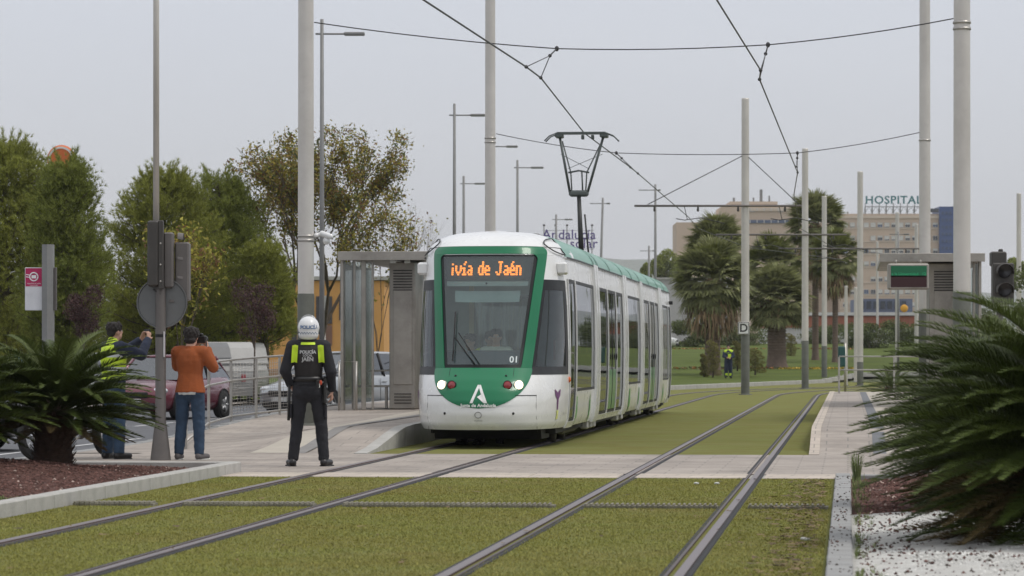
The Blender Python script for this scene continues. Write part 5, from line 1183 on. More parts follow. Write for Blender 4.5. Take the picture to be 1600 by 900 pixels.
cycad(gp(1392, 101, .05), 1.0, 56, 'small distant cycad behind the railing of the right platform', seed=5, nl=44, ll=.17, lw=.014, trunk_h=.25, low_share=.2)
# ------------------------------------------------------------------ fan palms
palmm = [M('palm_leaf', (.25,.27,.12), .6, 0, .2, 2, island=.45, hue=(.33,.34,.15), spec=.2, trans=.35), M('palm_leaf_yellow', (.19,.21,.06), .55, 0, .2, 2, island=.3, trans=.25)]
deadm = M('dead_palm_leaf', (.30,.19,.11), .9, 0, .3, 2, island=.45, hue=(.28,.20,.11), trans=.1)
palmtrunk = M('palm_trunk', (.15,.11,.085), .95, 0, .25, 4, .9, 20)
def fan_me(name, mat, R=.75, pet=.75, droop=.5, n=24, seed=0, fold=.25):
    rr = random.Random(seed); V = []
    V.append([Vector((0,-.02,0)), Vector((0,.02,0)), Vector((pet,.012,0)), Vector((pet,-.012,0))])
    for k in range(n):
        a = (k/(n-1)-.5)*2*PI*.42+rr.gauss(0,.02); r = R*(1-.25*abs(a)/1.4)*rr.uniform(.92,1.06); w_ = R*.06; c = Vector((pet,0,0)); d = Vector((math.cos(a), math.sin(a), fold*(k%2)*.25)); sd = Vector((-math.sin(a), math.cos(a), 0))*w_
        m1 = c+d*r*.6; m2 = c+d*r+Vector((0,0,-droop*r*.4*rr.uniform(.7,1.3)))
        V.append([c, m1-sd, m1+sd, c+d*.02]); V.append([m1-sd, m1+sd, m2+sd*.08, m2-sd*.08])
    V = np.array([[tuple(q) for q in f] for f in V]); return np_mesh(name, V.reshape(-1,3), np.arange(len(V)*4).reshape(-1,4), mat)
def palm(px, Y, yb, zc_y, cr_px, label, nf=70, trunk_r=.3, skirt=1.0, seed=1, yellow=.15, zbase=None):
    rr = random.Random(seed); s_ = F/Y; zb = zbase if zbase is not None else gz((px-800)/s_, Y)+.04; zc = H+(557-zc_y)/s_-zb; R = cr_px/s_
    t = thing('fan_palm', label, 'palm tree', ((px-800)/s_, Y, zb), 0, 'palm trees in the park'); m = MB()
    m.lathe([(trunk_r*1.35,0),(trunk_r*1.1,.3),(trunk_r,1.0),(trunk_r*.92,zc*.7),(trunk_r*.85,zc),(.02,zc+.1)], n=16)
    for k in range(int(zc/.16)): m.lathe([(trunk_r*1.0,k*.16+.2),(trunk_r*1.09,k*.16+.24),(trunk_r*.98,k*.16+.29)], n=12)
    m.build('trunk', palmtrunk, t); sc_ = R/1.45
    ms = [fan_me('leaf', palmm[0], R*.5, R*.5, .5, seed=seed*5+i) for i in range(3)]+[fan_me('leaf', palmm[1], R*.5, R*.5, .4, seed=seed*5+9)]
    for k in range(nf):
        f = (k+.5)/nf; el = 1.45-f*2.15; o = link('leaf', ms[3] if rr.random() < yellow*(1.5-f) else ms[k % 3], t, (0,0,zc+.1-.2*f)); a = k*2.39996; s2 = rr.uniform(.85,1.1); o.scale = (s2,s2,s2)
        o.rotation_euler = Euler((rr.gauss(0,.25), -el+rr.gauss(0,.06), a))
    if skirt > 0:
        V = []; n = int(1500*skirt)
        C = []; 
        for k in range(n):
            u = rr.random(); a = rr.random()*2*PI; r = trunk_r+ (R*.62-trunk_r)*math.sin(min(1,u*1.2)*PI/2)**1.0*(1-u*.0)*(1.0 if u < .75 else (1-(u-.75)*2.2)); z = zc-.15-u*skirt*R*1.55
            p = Vector((math.cos(a)*r*rr.uniform(.75,1.08), math.sin(a)*r*rr.uniform(.75,1.08), z+.35)); d = Vector((math.cos(a)*.22, math.sin(a)*.22, -1))*rr.uniform(.35,.75)*R*.42+Vector((rr.gauss(0,.05), rr.gauss(0,.05), 0)); sd = Vector((-math.sin(a), math.cos(a), 0))*.022*R
            V.append([p-sd, p+sd, p+d+sd*.2, p+d-sd*.2])
        V = np.array([[tuple(q) for q in f] for f in V]); o = link('dead_leaf_skirt', np_mesh('dead_leaf_skirt', V.reshape(-1,3), np.arange(len(V)*4).reshape(-1,4), [deadm, palmm[0]], (RNG.random(len(V)) < .22).astype(int)), t); stuff(o)
    return t
palm(1119, 185, 0, 386, 56, 'green topped palm crown rising above the shaggy palm near the tram tail', 80, .22, .4, 1)
palm(1113, 176, 0, 440, 72, 'widest shaggy palm with a brown dead skirt, near the tram tail', 130, .40, .72, 2, .15)
palm(1206, 200, 0, 416, 54, 'palm with yellowish crown between the D sign pole and the next pole', 90, .25, .5, 3, .6)
palm(1214, 188, 0, 470, 62, 'low palm with a fat brown trunk right of the D sign pole', 130, .52, .30, 4, .1)
palm(1274, 205, 0, 352, 56, 'tallest palm behind the two poles right of the D sign pole', 95, .20, .95, 5, .3)
palm(1305, 200, 0, 404, 48, 'palm with bare ringed trunk and green crown left of the hospital sign', 85, .17, .8, 6, .6)
# topiary conifers
def topiary(px, Y, yt, yb, wpx, label, k):
    s_ = F/Y; z0 = H+(557-yb)/s_; t = thing('topiary_conifer', label, 'shrub', ((px-800)/s_, Y, z0), 0, 'clipped conifers in the park'); rr = random.Random(k); C = []; hh = (yb-yt)/s_; w_ = wpx/s_
    for i in range(13):
        f = (i+.5)/13; a = i*2.4; r = w_*.28*(1-.35*f); c = np.array([math.cos(a)*r, math.sin(a)*r, hh*(.12+.82*f)]); d = unit(420); C.append(c+d*np.array([w_*.24,w_*.24,hh*.075])*(.8+.3*RNG.random((420,1))))
    tri_obj('crown', leaves(np.concatenate(C), .06, .5), conifm, t); m = MB(); m.tube([(0,0,0),(0,0,hh*.85)], [.05,.02], 7); m.build('trunk', barkm, t)
topiary(1114, 172, 530, 592, 26, 'golden clipped conifer left of the distant worker', 1); topiary(1100, 173, 552, 592, 15, 'smallest reddish clipped conifer left of the golden one', 2)
topiary(1180, 173, 544, 586, 34, 'wide clipped conifer right of the D sign pole foot', 3); topiary(1152, 180, 532, 580, 22, 'green clipped conifer directly behind the distant worker', 4); topiary(1236, 215, 520, 566, 22, 'far golden conifer between the fat palm trunk and the next pole', 5)
# park hedges and far trees
k = 0
for (px, Y, yt, wpx, lab) in [(1078,240,500,60,'dark bush behind the tail of the tram'),(1150,245,508,70,'dark bush behind the D sign pole'),(1290,250,505,70,'dark bush behind the ringed palm trunk'),(1358,235,503,60,'dark bush left of the hospital poles'),(1412,240,500,70,'dark bush below the red brick building'),(1470,240,490,60,'dark bush behind the right shelter'),(1550,240,480,70,'bush at the right edge beyond the shelter')]:
    blob('park_bush', px, Y, yt, 556, wpx*1.3, 7000, .16, shrubm, lab, group='bushes at the back of the park', lumps=12)
for (px, Y, yt, yb, wpx, lab) in [(1040,420,395,452,52,'umbrella pine above the rear of the tram'),(1066,430,400,460,44,'umbrella pine touching the leftmost palm'),(1590,400,405,450,40,'distant tree at the right edge behind the traffic signal'),(1012,440,412,440,22,'small far tree top left of the umbrella pines')]:
    blob('umbrella_pine', px, Y, yt, yb, wpx, 8000, .30, pinem2, lab, 'tree', 'distant trees', lumps=7, z0=1.9)
for k in range(9):
    Y = 150+k*16; X = Y*(.168+.006*(k%3))+k*1.3; px = 800+X/Y*F; s_ = F/Y
    blob('street_tree', px, Y, 557-(4.2+k%3)*s_, 557-.1*s_, 4.6*s_, 5200, .22, shrubm, ['first','second','third','fourth','fifth','sixth','seventh','eighth','ninth'][k]+' nearest leafy tree of the row beyond the right edge', 'tree', 'trees outside the right edge', lumps=10, z0=gz(X,Y))
# flowers
def flowers(px0, px1, y0, Y, n, mats, label, k):
    s_ = F/Y; z = H+(557-y0)/s_; X0, X1 = (px0-800)/s_, (px1-800)/s_; C = np.stack([RNG.uniform(X0,X1,n), Y+RNG.normal(0,.4,n), z+RNG.random(n)*.28], 1)
    o = tri_obj('flower_row', leaves(C, .12, .9), mats, None, RNG.integers(0, len(mats), n)); stuff(o); tag(o, label, 'flowers')
yf = M('yellow_flower', (.50,.34,.02), .6, island=.3); of = M('orange_flower', (.35,.14,.03), .6, island=.3)
flowers(1215, 1345, 582, 187, 2600, [yf, yf, shrubm], 'row of yellow flowers across the park grass below the palms', 1); flowers(1052, 1215, 581, 187, 900, [of, shrubm, shrubm], 'thin orange flower row near the distant worker', 2); flowers(1052, 1340, 550, 233, 2200, [of, shrubm, of], 'far orange flower row at the back of the park', 3)
# ------------------------------------------------------------------ buildings
def window(par, x, y, z, w_, h, mfr, mpane, d=.12, awn=None):
    m = MB(); m.box((x, y-.03, z+h/2+.04), (w_+.16,.10,.08)); m.box((x, y-.05, z-h/2-.04), (w_+.2,.14,.08)); m.box((x-w_/2-.03, y-.03, z), (.07,.10,h)); m.box((x+w_/2+.03, y-.03, z), (.07,.10,h)); m.box((x, y-.02, z), (.05,.06,h))
    f = m.build('window', mfr, par); m = MB(); m.box((x, y+.0, z), (w_,.02,h)); m.build('pane', mpane, f)
    if awn: m = MB(); m.box((x, y-.01, z+h/2-h*awn/2), (w_*.98,.05,h*awn)); m.build('blind', M('blind_white', (.62,.60,.56), .7) if 'blind_white' not in bpy.data.materials else bpy.data.materials['blind_white'], f)
    return f
darkpane = M('dark_pane', (.03,.036,.045), .15, 0, .2, .4, coat=.3); bluepane = M('blue_pane', (.07,.10,.17), .2, 0, .2, .4)
framew = M('white_frame', (.55,.54,.52), .6)
Y = 200; s_ = F/Y; ob = thing('apartment_building', 'orange rendered building with dark shutters behind the policeman', 'building', gp(455, Y, 0)); X0 = (365-455)/s_; X1 = (600-455)/s_; Ht = H+(557-436)/s_
m = MB(); m.box(((X0+X1)/2, 5, Ht/2-.1), (X1-X0, 10, Ht)); m.build('wall', M('orange_render', (.62,.32,.10), .85, 0, .08, .4, .2, 20, dirt=.25, dcol=(.40,.22,.09)), ob)
m = MB(); m.box(((X0+X1)/2, 5, Ht+.05), (X1-X0+.5, 10.5, .22)); m.build('roof', concrete, ob)
m = MB(); m.box(((X0+X1)/2, -.03, .15), (X1-X0, .06, .9)); m.build('plinth', M('brown_plinth', (.30,.17,.08), .8), ob)
shut = M('dark_shutter', (.06,.055,.06), .7); brownp = M('brown_panel', (.20,.11,.08), .8)
for (pa, pb, ya, yb) in ((494,505,463,506),(510,519,463,506),(530,536,468,500),(500,519,508,540),(456,464,505,540),(395,402,470,500)):
    m = MB(); m.box((((pa+pb)/2-455)/s_, -.05, H+(557-(ya+yb)/2)/s_), ((pb-pa)/s_, .10, (yb-ya)/s_)); m.build('shutter', shut if ya != 508 else brownp, ob)
window(ob, (507.5-455)/s_, -.02, H+(557-484)/s_, .12, 40/s_, framew, framew)
m = MB(); m.tube([((507-455)/s_,-.3,0),((507-455)/s_,-.3,H+60/s_)], .09, 8); m.build('downpipe', framew, ob)
# grass verge in front of it
m = MB(); m.add([gp(330,150,.0), gp(620,150,.0), gp(600,199,.05), gp(350,199,.05)], [(0,1,2,3)]); struct(m.build('verge_grass', parkm))
# hospital
Y = 800; s_ = F/Y; hp = thing('hospital', 'large beige hospital with rows of windows, a blue tower and a HOSPITAL roof sign', 'building', gp(1380, Y, 1.9)); zz = lambda py: H+(557-py)/s_-1.9; xx = lambda px: (px-1380)/s_
beige = M('beige_facade', (.55,.43,.33), .9, 0, .05, .15, dirt=.15, dcol=(.46,.36,.28)); beige2 = M('pale_beige_band', (.62,.52,.42), .9, 0, .06, .2); bluet = M('blue_cladding', (.045,.085,.22), .5, 0, .12, .3)
def blk(nm, mat, a, b, top, y0, dep, bot=580): m = MB(); z1 = zz(top); z0 = 0; m.box(((xx(a)+xx(b))/2, y0+dep/2, (z0+z1)/2), (xx(b)-xx(a), dep, z1-z0)); return m.build(nm, mat, hp)
A = blk('wall', beige, 1143, 1218, 313, 6, 22); A2 = blk('wall', beige, 1128, 1262, 322, 4.5, 20); A3 = blk('wall', beige, 1060, 1320, 345, 9, 20); B = blk('wall', beige, 1312, 1471, 334, 0, 25); Bt = blk('stair_tower', bluet, 1467, 1512, 323, -1.2, 14)
for k, (a, b, c, d, y0) in enumerate([(1312,1471,337,341,0),(1143,1218,315,317,6)]): m = MB(); m.box(((xx(a)+xx(b))/2, y0-.12, zz((c+d)/2)), (xx(b)-xx(a), .22, (d-c)/s_)); m.build('parapet_band', beige2, hp)
rr = random.Random(4)
for r, y in enumerate([351.5, 372, 392, 412, 436, 456, 476]):
    m = MB(); m.box(((xx(1312)+xx(1471))/2, -.06, zz(y+5.5)), (xx(1471)-xx(1312), .12, 1.6/s_)); m.build('sill_band', beige2, hp)
    for c in range(14):
        px = 1321+c*10.8
        if px > 1464: continue
        if rr.random() < .06: continue
        window(hp, xx(px), -.1, zz(y), 7.0/s_, 6.4/s_, framew, darkpane if rr.random() < .85 else bluepane, awn=rr.choice([None,.35,.5,.8,1.0]) if r else rr.choice([.9,1.0,.4]))
for y in (326, 345):
    m = MB(); m.box(((xx(1172)+xx(1235))/2, 4.3, zz(y)), (xx(1235)-xx(1172), .3, 5.0/s_)); m.build('window_band', bluepane if y > 330 else beige2, hp)
    for c in range(6):
        m = MB(); m.box((xx(1174+c*11), 4.1, zz(y)), (1.2/s_, .2, 5.0/s_)); m.build('mullion', framew, hp)
for px in (1178, 1222): window(hp, xx(px), 4.3, zz(326.5), 7/s_, 5/s_, framew, darkpane)
for r in range(9):
    for c in range(3): 
        m = MB(); m.box((xx(1472+c*6), -1.3, zz(333+r*11)), (3.2/s_, .1, 4.5/s_)); m.build('tower_window', bluepane, Bt)
m = MB(); m.box((xx(1458), -.3, zz(329)), (16/s_, .4, 6/s_)); m.build('tower_top_window', darkpane, hp)
for (px, w_, t0, t1) in ((1194,4,313,293),(1207,2,313,303),(1182,2,313,306),(1151,3,313,306),(1331,1,334,328)): m = MB(); m.box((xx(px), 10, (zz(t0)+zz(t1))/2), (w_/s_, 1.5, (t0-t1)/s_)); m.build('roof_vent', lampm, hp)
V, Fs = text_mesh('HOSPITAL', 17.5/s_, ext=.25, bold=.045, space=1.10); xs_ = [v.x for v in V]; kx = (88/s_)/(max(xs_)-min(xs_)); teal = M('teal_letter', (.012,.16,.17), .5)
m = MB(); m.add([Vector((xx(1396)+v.x*kx, -.2-v.z, zz(313)+v.y*.98)) for v in V], Fs); sg = m.build('roof_lettering', teal, hp)
m = MB()
for k in range(9): x = xx(1352+k*11); m.tube([(x,0,zz(334)),(x,0,zz(317))], .11, 5); m.tube([(x,0,zz(334)),(x,3,zz(334)),(x,0,zz(320))], .08, 4)
for k in range(8): x = xx(1352+k*11); m.tube([(x,0,zz(332)),(x+5.5/s_,0,zz(323)),(x+11/s_,0,zz(332))], .07, 4)
m.tube([(xx(1352),0,zz(323)),(xx(1440),0,zz(323))], .1, 5); stuff(m.build('sign_frame', lampm, hp))
# red brick low building
Y = 300; s_ = F/Y; rb = thing('commercial_building', 'low red brick building with a white cornice left of the right shelter', 'building', gp(1400, Y, 1.9)); zz = lambda py: H+(557-py)/s_-1.9; xx = lambda px: (px-1400)/s_
m = MB(); m.box(((xx(1200)+xx(1560))/2, 6, zz(512)/2), (xx(1560)-xx(1200), 12, zz(512))); m.build('wall', M('white_render', (.50,.49,.47), .85, dirt=.2), rb)
m = MB(); m.box(((xx(1200)+xx(1560))/2, 6, (zz(494)+zz(512))/2), (xx(1560)-xx(1200), 12.3, 18/s_)); m.build('brick_band', brick_mat('red_brick', (.36,.13,.08), (.32,.115,.07), (.3,.2,.15), .5, .12), rb)
m = MB(); m.box(((xx(1200)+xx(1560))/2, 6, zz(490.5)), (xx(1560)-xx(1200)+.4, 12.8, 5/s_)); m.build('cornice', framew, rb)
m = MB(); m.box(((xx(1348)+xx(1432))/2, 7, zz(477)), (xx(1432)-xx(1348), 8, 22/s_)); m.build('upper_wall', M('grey_blue_wall', (.10,.12,.17), .7), rb)
for k in range(7): m = MB(); m.box((xx(1352+k*11), 2.9, zz(476)), (7/s_, .1, 12/s_)); m.build('window', darkpane, rb)
for (px, w_) in ((1325,12),(1393,16),(1430,14),(1352,10)): m = MB(); m.box((xx(px), -.1, zz(522)), (w_/s_, .15, 16/s_)); m.build('shop_panel', papm, rb)
m = MB(); m.ell((xx(1412),-.4,zz(482)), (6/s_,.1,6/s_)); m.build('yellow_disc', M('yellow_disc_m', (.7,.35,.03), .6), rb)
# pale wall by the tram tail
Y = 330; s_ = F/Y; pw = thing('warehouse', 'pale grey windowless building behind the leftmost palms', 'building', gp(1080, Y, 1.9)); 
m = MB(); m.box((-1, 5, (H+(557-436)/s_-1.9)/2), (150/s_, 10, H+(557-436)/s_-1.9)); m.build('wall', M('pale_grey_render', (.42,.41,.40), .9, 0, .06, .3, dirt=.25, dcol=(.32,.30,.28)), pw)
m = MB(); m.box((-1, 5, H+(557-436)/s_-1.85), (153/s_, 10.4, .2)); m.build('roof_edge', concrete, pw)
# hill
m = MB(); n = 60; rr = random.Random(2)
def hz(u): px = -200+u*2200; b = 38*math.exp(-((px-820)/260)**2)+152*math.exp(-((px-1010)/170)**2)*0; top = 560-(110+45*math.sin(px/300.0+.4)+8*math.sin(px/70)) if False else 557-(95+60*math.exp(-((px-1010)/330)**2)+3*math.sin(px/60.)+2*math.sin(px/23.)); return px, top
vs = []
for i in range(n+1):
    px, top = hz(i/n)
    for j, (yy, f) in enumerate(((3400,0),(3700,.45),(4000,.8),(4300,1.0),(5200,.5))): z = (H+(557-top)/(F/4300))*f; vs.append(((px-800)/F*4300, yy, z+rr.uniform(-2,2)*f))
m.add(vs, [(i*5+j, (i+1)*5+j, (i+1)*5+j+1, i*5+j+1) for i in range(n) for j in range(4)], True)
struct(m.build('hills', M('distant_hill', (.17,.18,.16), .95, 0, .15, .004, hue=(.14,.16,.12))))
# orange round sign above the trees at far left
Y = 104; s_ = F/Y; t = thing('round_pole_sign', 'orange round sign half hidden behind the pine tops at left', 'sign', gp(96, Y, 0)); zc = H+(557-249)/s_; orm = M('sign_orange', (.55,.13,.03), .5)
m = MB(); m.lathe([(.001,-.12),(.40,-.12),(.46,0),(.40,.12),(.001,.12)], (0,0,zc), 'y', 32, False); m.build('disc', orm, t)
m = MB(); m.lathe([(.34,-.135),(.40,-.125)], (0,0,zc), 'y', 32); m.build('rim', framew, t); m = MB(); m.tube([(0,.05,0),(0,.05,zc-.2)], .07, 8); m.build('post', lampm, t)
# ------------------------------------------------------------------ vehicles
tyrem = M('tyre', (.018,.018,.018), .85, 0, .2, 8); rimm = M('alloy_rim', (.50,.50,.50), .35, .7); carglass = glass('car_glass', (.20,.23,.24), .12, body=.35, bcol=(.03,.035,.04)); plate = M('plate_white', (.66,.66,.64), .5); lensm = M('lamp_lens', (.62,.64,.66), .12, .3, coat=1)
def wheel(par, x, y, r, w_=.2, axis='x'):
    m = MB(); m.lathe([(r*.62,-w_/2),(r*.93,-w_/2),(r,-w_*.3),(r,w_*.3),(r*.93,w_/2),(r*.62,w_/2)], (x,y,r), axis, 24); o = m.build('wheel', tyrem, par)
    m = MB(); m.lathe([(.02,-w_*.46),(r*.16,-w_*.5),(r*.2,-w_*.36),(r*.56,-w_*.36),(r*.63,-w_*.5),(r*.63,w_*.5),(r*.56,w_*.36),(r*.2,w_*.36),(r*.16,w_*.5),(.02,w_*.46)], (x,y,r), axis, 24)
    for k in range(5):
        a = k*2*PI/5; 
        for sd in (-1, 1):
            p = Vector((0, math.cos(a), math.sin(a))) if axis == 'x' else Vector((math.cos(a), 0, math.sin(a))); c = Vector((x,y,r))+(Vector((sd*w_*.47,0,0)) if axis == 'x' else Vector((0,sd*w_*.47,0))); m.tube([c+p*r*.12, c+p*r*.58], [.03,.022], 5)
    m.build('rim', rimm, o); return o
def car(label, loc, rz, paint, L=4.2, W=1.76, Hh=1.46, ptext='', suv=0.0, van=False):
    t = thing('parked_car' if not van else 'van', label, 'car' if not van else 'van', loc, rz); hw = W/2; zb = .88+suv; rw = .32+suv*.2
    # body loft along y: (y, low, belt, half width)
    st = [(-L/2, .34, .58, hw*.70),(-L/2+.06,.24,.68,hw*.86),(-L/2+.22,.20,.76,hw*.95),(-L/2+.6,.19,.84,hw*.99),(-L/2+1.05,.19,zb,hw),(0,.19,zb+.03,hw),(L/2-.9,.19,zb+.06,hw),(L/2-.35,.22,zb+.07,hw*.97),(L/2-.08,.28,zb-.0,hw*.90),(L/2,.38,.72,hw*.78)]
    vs = []; n = 12
    for (y, lo, be, w_) in st:
        ring = [(0,lo),(w_*.80,lo),(w_*.97,lo+.10),(w_,lo+.24),(w_*1.0,(lo+be)/2+.06),(w_*.975,be-.06),(w_*.90,be),(w_*.5,be+.035),(0,be+.045)]
        full_ = ring+[(-x,z) for (x,z) in ring[-2:0:-1]]; vs += [(x,y,z) for (x,z) in full_]; n = len(full_)
    m = MB(); m.add(vs, [(i*n+k, i*n+(k+1)%n, (i+1)*n+(k+1)%n, (i+1)*n+k) for i in range(len(st)-1) for k in range(n)], True); m.add(vs[:n], [tuple(range(n))]); m.add(vs[-n:], [tuple(range(n-1,-1,-1))])
    body = m.build('body', paint, t)
    y0 = -L/2+(.95 if not van else .55); y1 = L/2-.12; yr0 = y0+(.72 if not van else .45); yr1 = y1-(.55 if not van else .1); rh = Hh
    def gh(mm, ins, zt, b=0.0):
        q = []
        for (y, w_, z) in ((y0,hw*.86,zb+.02),(yr0,hw*.70,zt),(yr0+.5,hw*.72,zt+.02),(yr1,hw*.70,zt-.02),(y1,hw*.84,zb+.04)):
            q.append((y,w_-ins,z))
        v = []
        for (y,w_,z) in q:
            zl = zb+.0; v += [(-w_-(0 if z < zb+.1 else .0),y,z),(w_,y,z)]
        lower = [(-hw*.92+ins,y,zb-.02) for (y,_,_) in q], [(hw*.92-ins,y,zb-.02) for (y,_,_) in q]
        k = len(q); V = v+list(lower[0])+list(lower[1]); f = []
        for i in range(k-1): f.append((2*i,2*i+1,2*i+3,2*i+2)); f.append((2*i,2*i+2,2*k+i+1,2*k+i)); f.append((2*i+1,3*k+i,3*k+i+1,2*i+3))
        mm.add(V, f); return q
    m = MB(); q = gh(m, .0, rh-.03); m.build('glazing', carglass, t)
    m = MB(); zt = rh
    m.grid(lambda u, v: Vector(((u*2-1)*hw*(.70+.02), yr0-.04+(yr1-yr0+.08)*v, zt-.02+.035*(1-(u*2-1)**2)*1.0-(.03 if v in (0,1) else 0))), 8, 6); ro = m.build('roof', paint, t); md = ro.modifiers.new('thickness','SOLIDIFY'); md.thickness = .05
    for sg in (-1, 1):
        for (a, b) in ((q[0],q[1]),(q[4],q[3])): m = MB(); m.tube([(sg*(a[1]+.01),a[0],a[2]),(sg*(b[1]+.01),b[0],b[2]+.01)], .035, 6); m.build('pillar', paint, t)
        ym = (yr0+yr1)/2; m = MB(); m.tube([(sg*hw*.93,ym+.1,zb),(sg*hw*.72,ym+.05,rh-.03)], .035, 6); m.build('pillar', black, t)
        m = MB(); m.bbox((sg*(hw+.09),y0+.35,zb+.08), (.16,.1,.13), .03); m.build('mirror', paint, t)
        m = MB(); m.ell((sg*hw*.72,-L/2+.17,.68), (.19,.13,.085)); m.build('headlight', lensm, t)
        m = MB(); m.ell((sg*hw*.78,L/2-.10,.82), (.12,.08,.14)); m.build('tail_light', redm, t)
        m = MB(); m.tube([(sg*(hw+.002),ym-.1,.4),(sg*(hw+.002),ym-.1,zb-.04)], .006, 4); m.build('door_seam', black, t)
        m = MB(); m.bbox((sg*(hw+.012),ym+.05,zb-.12), (.02,.16,.03), .006); m.build('door_handle', paint, t)
        for yw in (-L/2+.78, L/2-.75):
            m = MB(); m.lathe([(rw+.05,-.02),(rw+.05,.03)], (sg*(hw-.01),yw,rw), 'x', 24); m.lathe([(.01,0),(rw+.06,.006)], (sg*(hw-.0),yw,rw), 'x', 24); m.build('wheel_arch', black, t); wheel(t, sg*(hw-.07), yw, rw)
    m = MB(); m.bbox((0,-L/2-.005,.58), (hw*.9,.06,.14), .02); m.build('grille', black, t); m = MB(); m.bbox((0,-L/2-.0,.32), (hw*1.35,.12,.16), .04); m.build('lower_bumper', black, t)
    m = MB(); m.bbox((0,-L/2-.05,.44), (.50,.02,.11), .004); pl = m.build('number_plate', plate, t)
    if ptext: text_flat('plate_lettering', ptext, .085, black, pl, (0,-L/2-.062,.44))
    m = MB(); m.tube([(-.3,y0+.02,zb+.05),(.25,y0+.06,zb+.10)], .01, 5); m.build('wiper', black, t)
    return t
car('maroon car seen from the front between the sign post and the orange sweater', gp(262, 77, -.12), math.radians(-17), M('maroon_paint', (.13,.018,.035), .25, .2, .06, 1, coat=.8), ptext='1 KM 6', Hh=1.5, suv=.03)
car('silver car on the road half hidden behind the policeman', gp(536, 80, -.12), math.radians(-40), M('silver_paint', (.42,.44,.46), .3, .5, .06, 1, coat=.6), Hh=1.58, suv=.1, L=4.4)
car('dark car at the left edge behind the cycads, its nose pointing right', gp(-170, 51, -.12), math.radians(88), M('anthracite_paint', (.035,.036,.04), .25, .4, .06, 1, coat=.8))
M('white_van_paint', (.62,.62,.60), .35, 0, .05, 1, coat=.4)
car('tiny white car parked beyond the park grass by the tram tail', gp(1013, 236, 1.9), math.radians(80), bpy.data.materials['white_van_paint'])
# rubbish containers
binm = M('container_white', (.40,.395,.38), .5, 0, .1, 1, dirt=.5, dcol=(.27,.26,.24)); binr = M('container_sticker_red', (.30,.05,.06), .6)
def container(px, Y, rz, label):
    t = thing('rubbish_container', label, 'rubbish bin', gp(px, Y, -.05), rz, 'rubbish containers')
    m = MB(); m.grid(lambda u, v: Vector(((u*2-1)*(.80+.07*math.sin(v*PI)), 0, 0))+Vector((0, -(.42+.30*math.sin(min(1,v*1.35)*PI/2)-.10*max(0,v-.75)*4), .20+.95*v)), 8, 10); m.grid(lambda u, v: Vector(((u*2-1)*(.80+.07*math.sin(v*PI)), (.42+.30*math.sin(min(1,v*1.35)*PI/2)-.10*max(0,v-.75)*4), .20+.95*v)), 8, 10)
    for sg in (-1, 1): m.grid(lambda u, v: Vector((sg*(.80+.07*math.sin(v*PI)), (u*2-1)*(.42+.30*math.sin(min(1,v*1.35)*PI/2)-.10*max(0,v-.75)*4), .20+.95*v)), 6, 10)
    m.box((0,0,.21), (1.6,.84,.02)); b = m.build('tub', binm, t)
    for k in range(4): m = MB(); m.tube([(-.78,-.69-.012*k,.45+k*.17),(.78,-.69-.012*k,.45+k*.17)], .012, 5); m.build('rib', binm, b)
    lp = [(-.66,1.16),(-.60,1.34),(-.40,1.66),(-.18,1.80),(.10,1.84),(.38,1.74),(.58,1.46),(.66,1.16)]
    m = MB(); m.prism(lp, 'x', -.86, .86); li = m.build('lid', binm, t); m = MB(); m.prism([(y*1.03, z+.02) for y, z in lp[1:4]]+[(y*.96, z-.05) for y, z in lp[3:0:-1]], 'x', -.80, -.1); m.build('dark_flap', M('container_flap', (.16,.165,.17), .5) if 'container_flap' not in bpy.data.materials else bpy.data.materials['container_flap'], li)
    m = MB(); m.bbox((0,-.62,1.20), (1.76,.10,.07), .02); m.build('lid_lip', binm, li)
    for (x,y) in ((-.6,-.45),(.6,-.45),(-.6,.45),(.6,.45)): m = MB(); m.lathe([(.01,-.04),(.1,-.04),(.1,.04),(.01,.04)], (x,y,.1), 'x', 14); m.build('wheel', tyrem, t)
    for x in (-.45,.3): m = MB(); m.bbox((x,-.725,.75), (.16,.02,.22), .004); m.build('sticker', binr, b)
    t.scale = (.88,.88,1.0)
container(356, 99, .45, 'dirty white rubbish container behind the railing, nearer of the two'); container(374, 103, .40, 'white rubbish container partly behind the nearer one')
for k, (px, Y) in enumerate([(31,90),(62,92)]):
    t = thing('recycling_bin', ['blue recycling bin left of the totem post', 'blue recycling bin directly behind the totem post'][k], 'recycling bin', gp(px, Y, -.12), 0, 'blue recycling bins'); m = MB(); m.bbox((0,0,.75), (.22,.6,1.3), .06); bb = m.build('tub', M('bin_blue', (.02,.20,.36), .5, dirt=.2) if k == 0 else bpy.data.materials['bin_blue'], t); m = MB(); m.bbox((0,0,1.44), (.26,.66,.10), .04); m.build('lid', bpy.data.materials['bin_blue'], t)
t = thing('park_bin', 'dark teal litter bin on a post at the end of the right platform', 'rubbish bin', gp(1315, 108, 0)); s_ = F/108
m = MB(); m.bbox((0,0,H+(557-557)/s_), (11/s_,.25,32/s_), .03); m.build('bin_body', M('teal_bin', (.012,.075,.072), .5, dirt=.2), t); m = MB(); m.tube([(.12,0,0),(.12,0,1.8)], .04, 8); m.build('post', stainless, t)
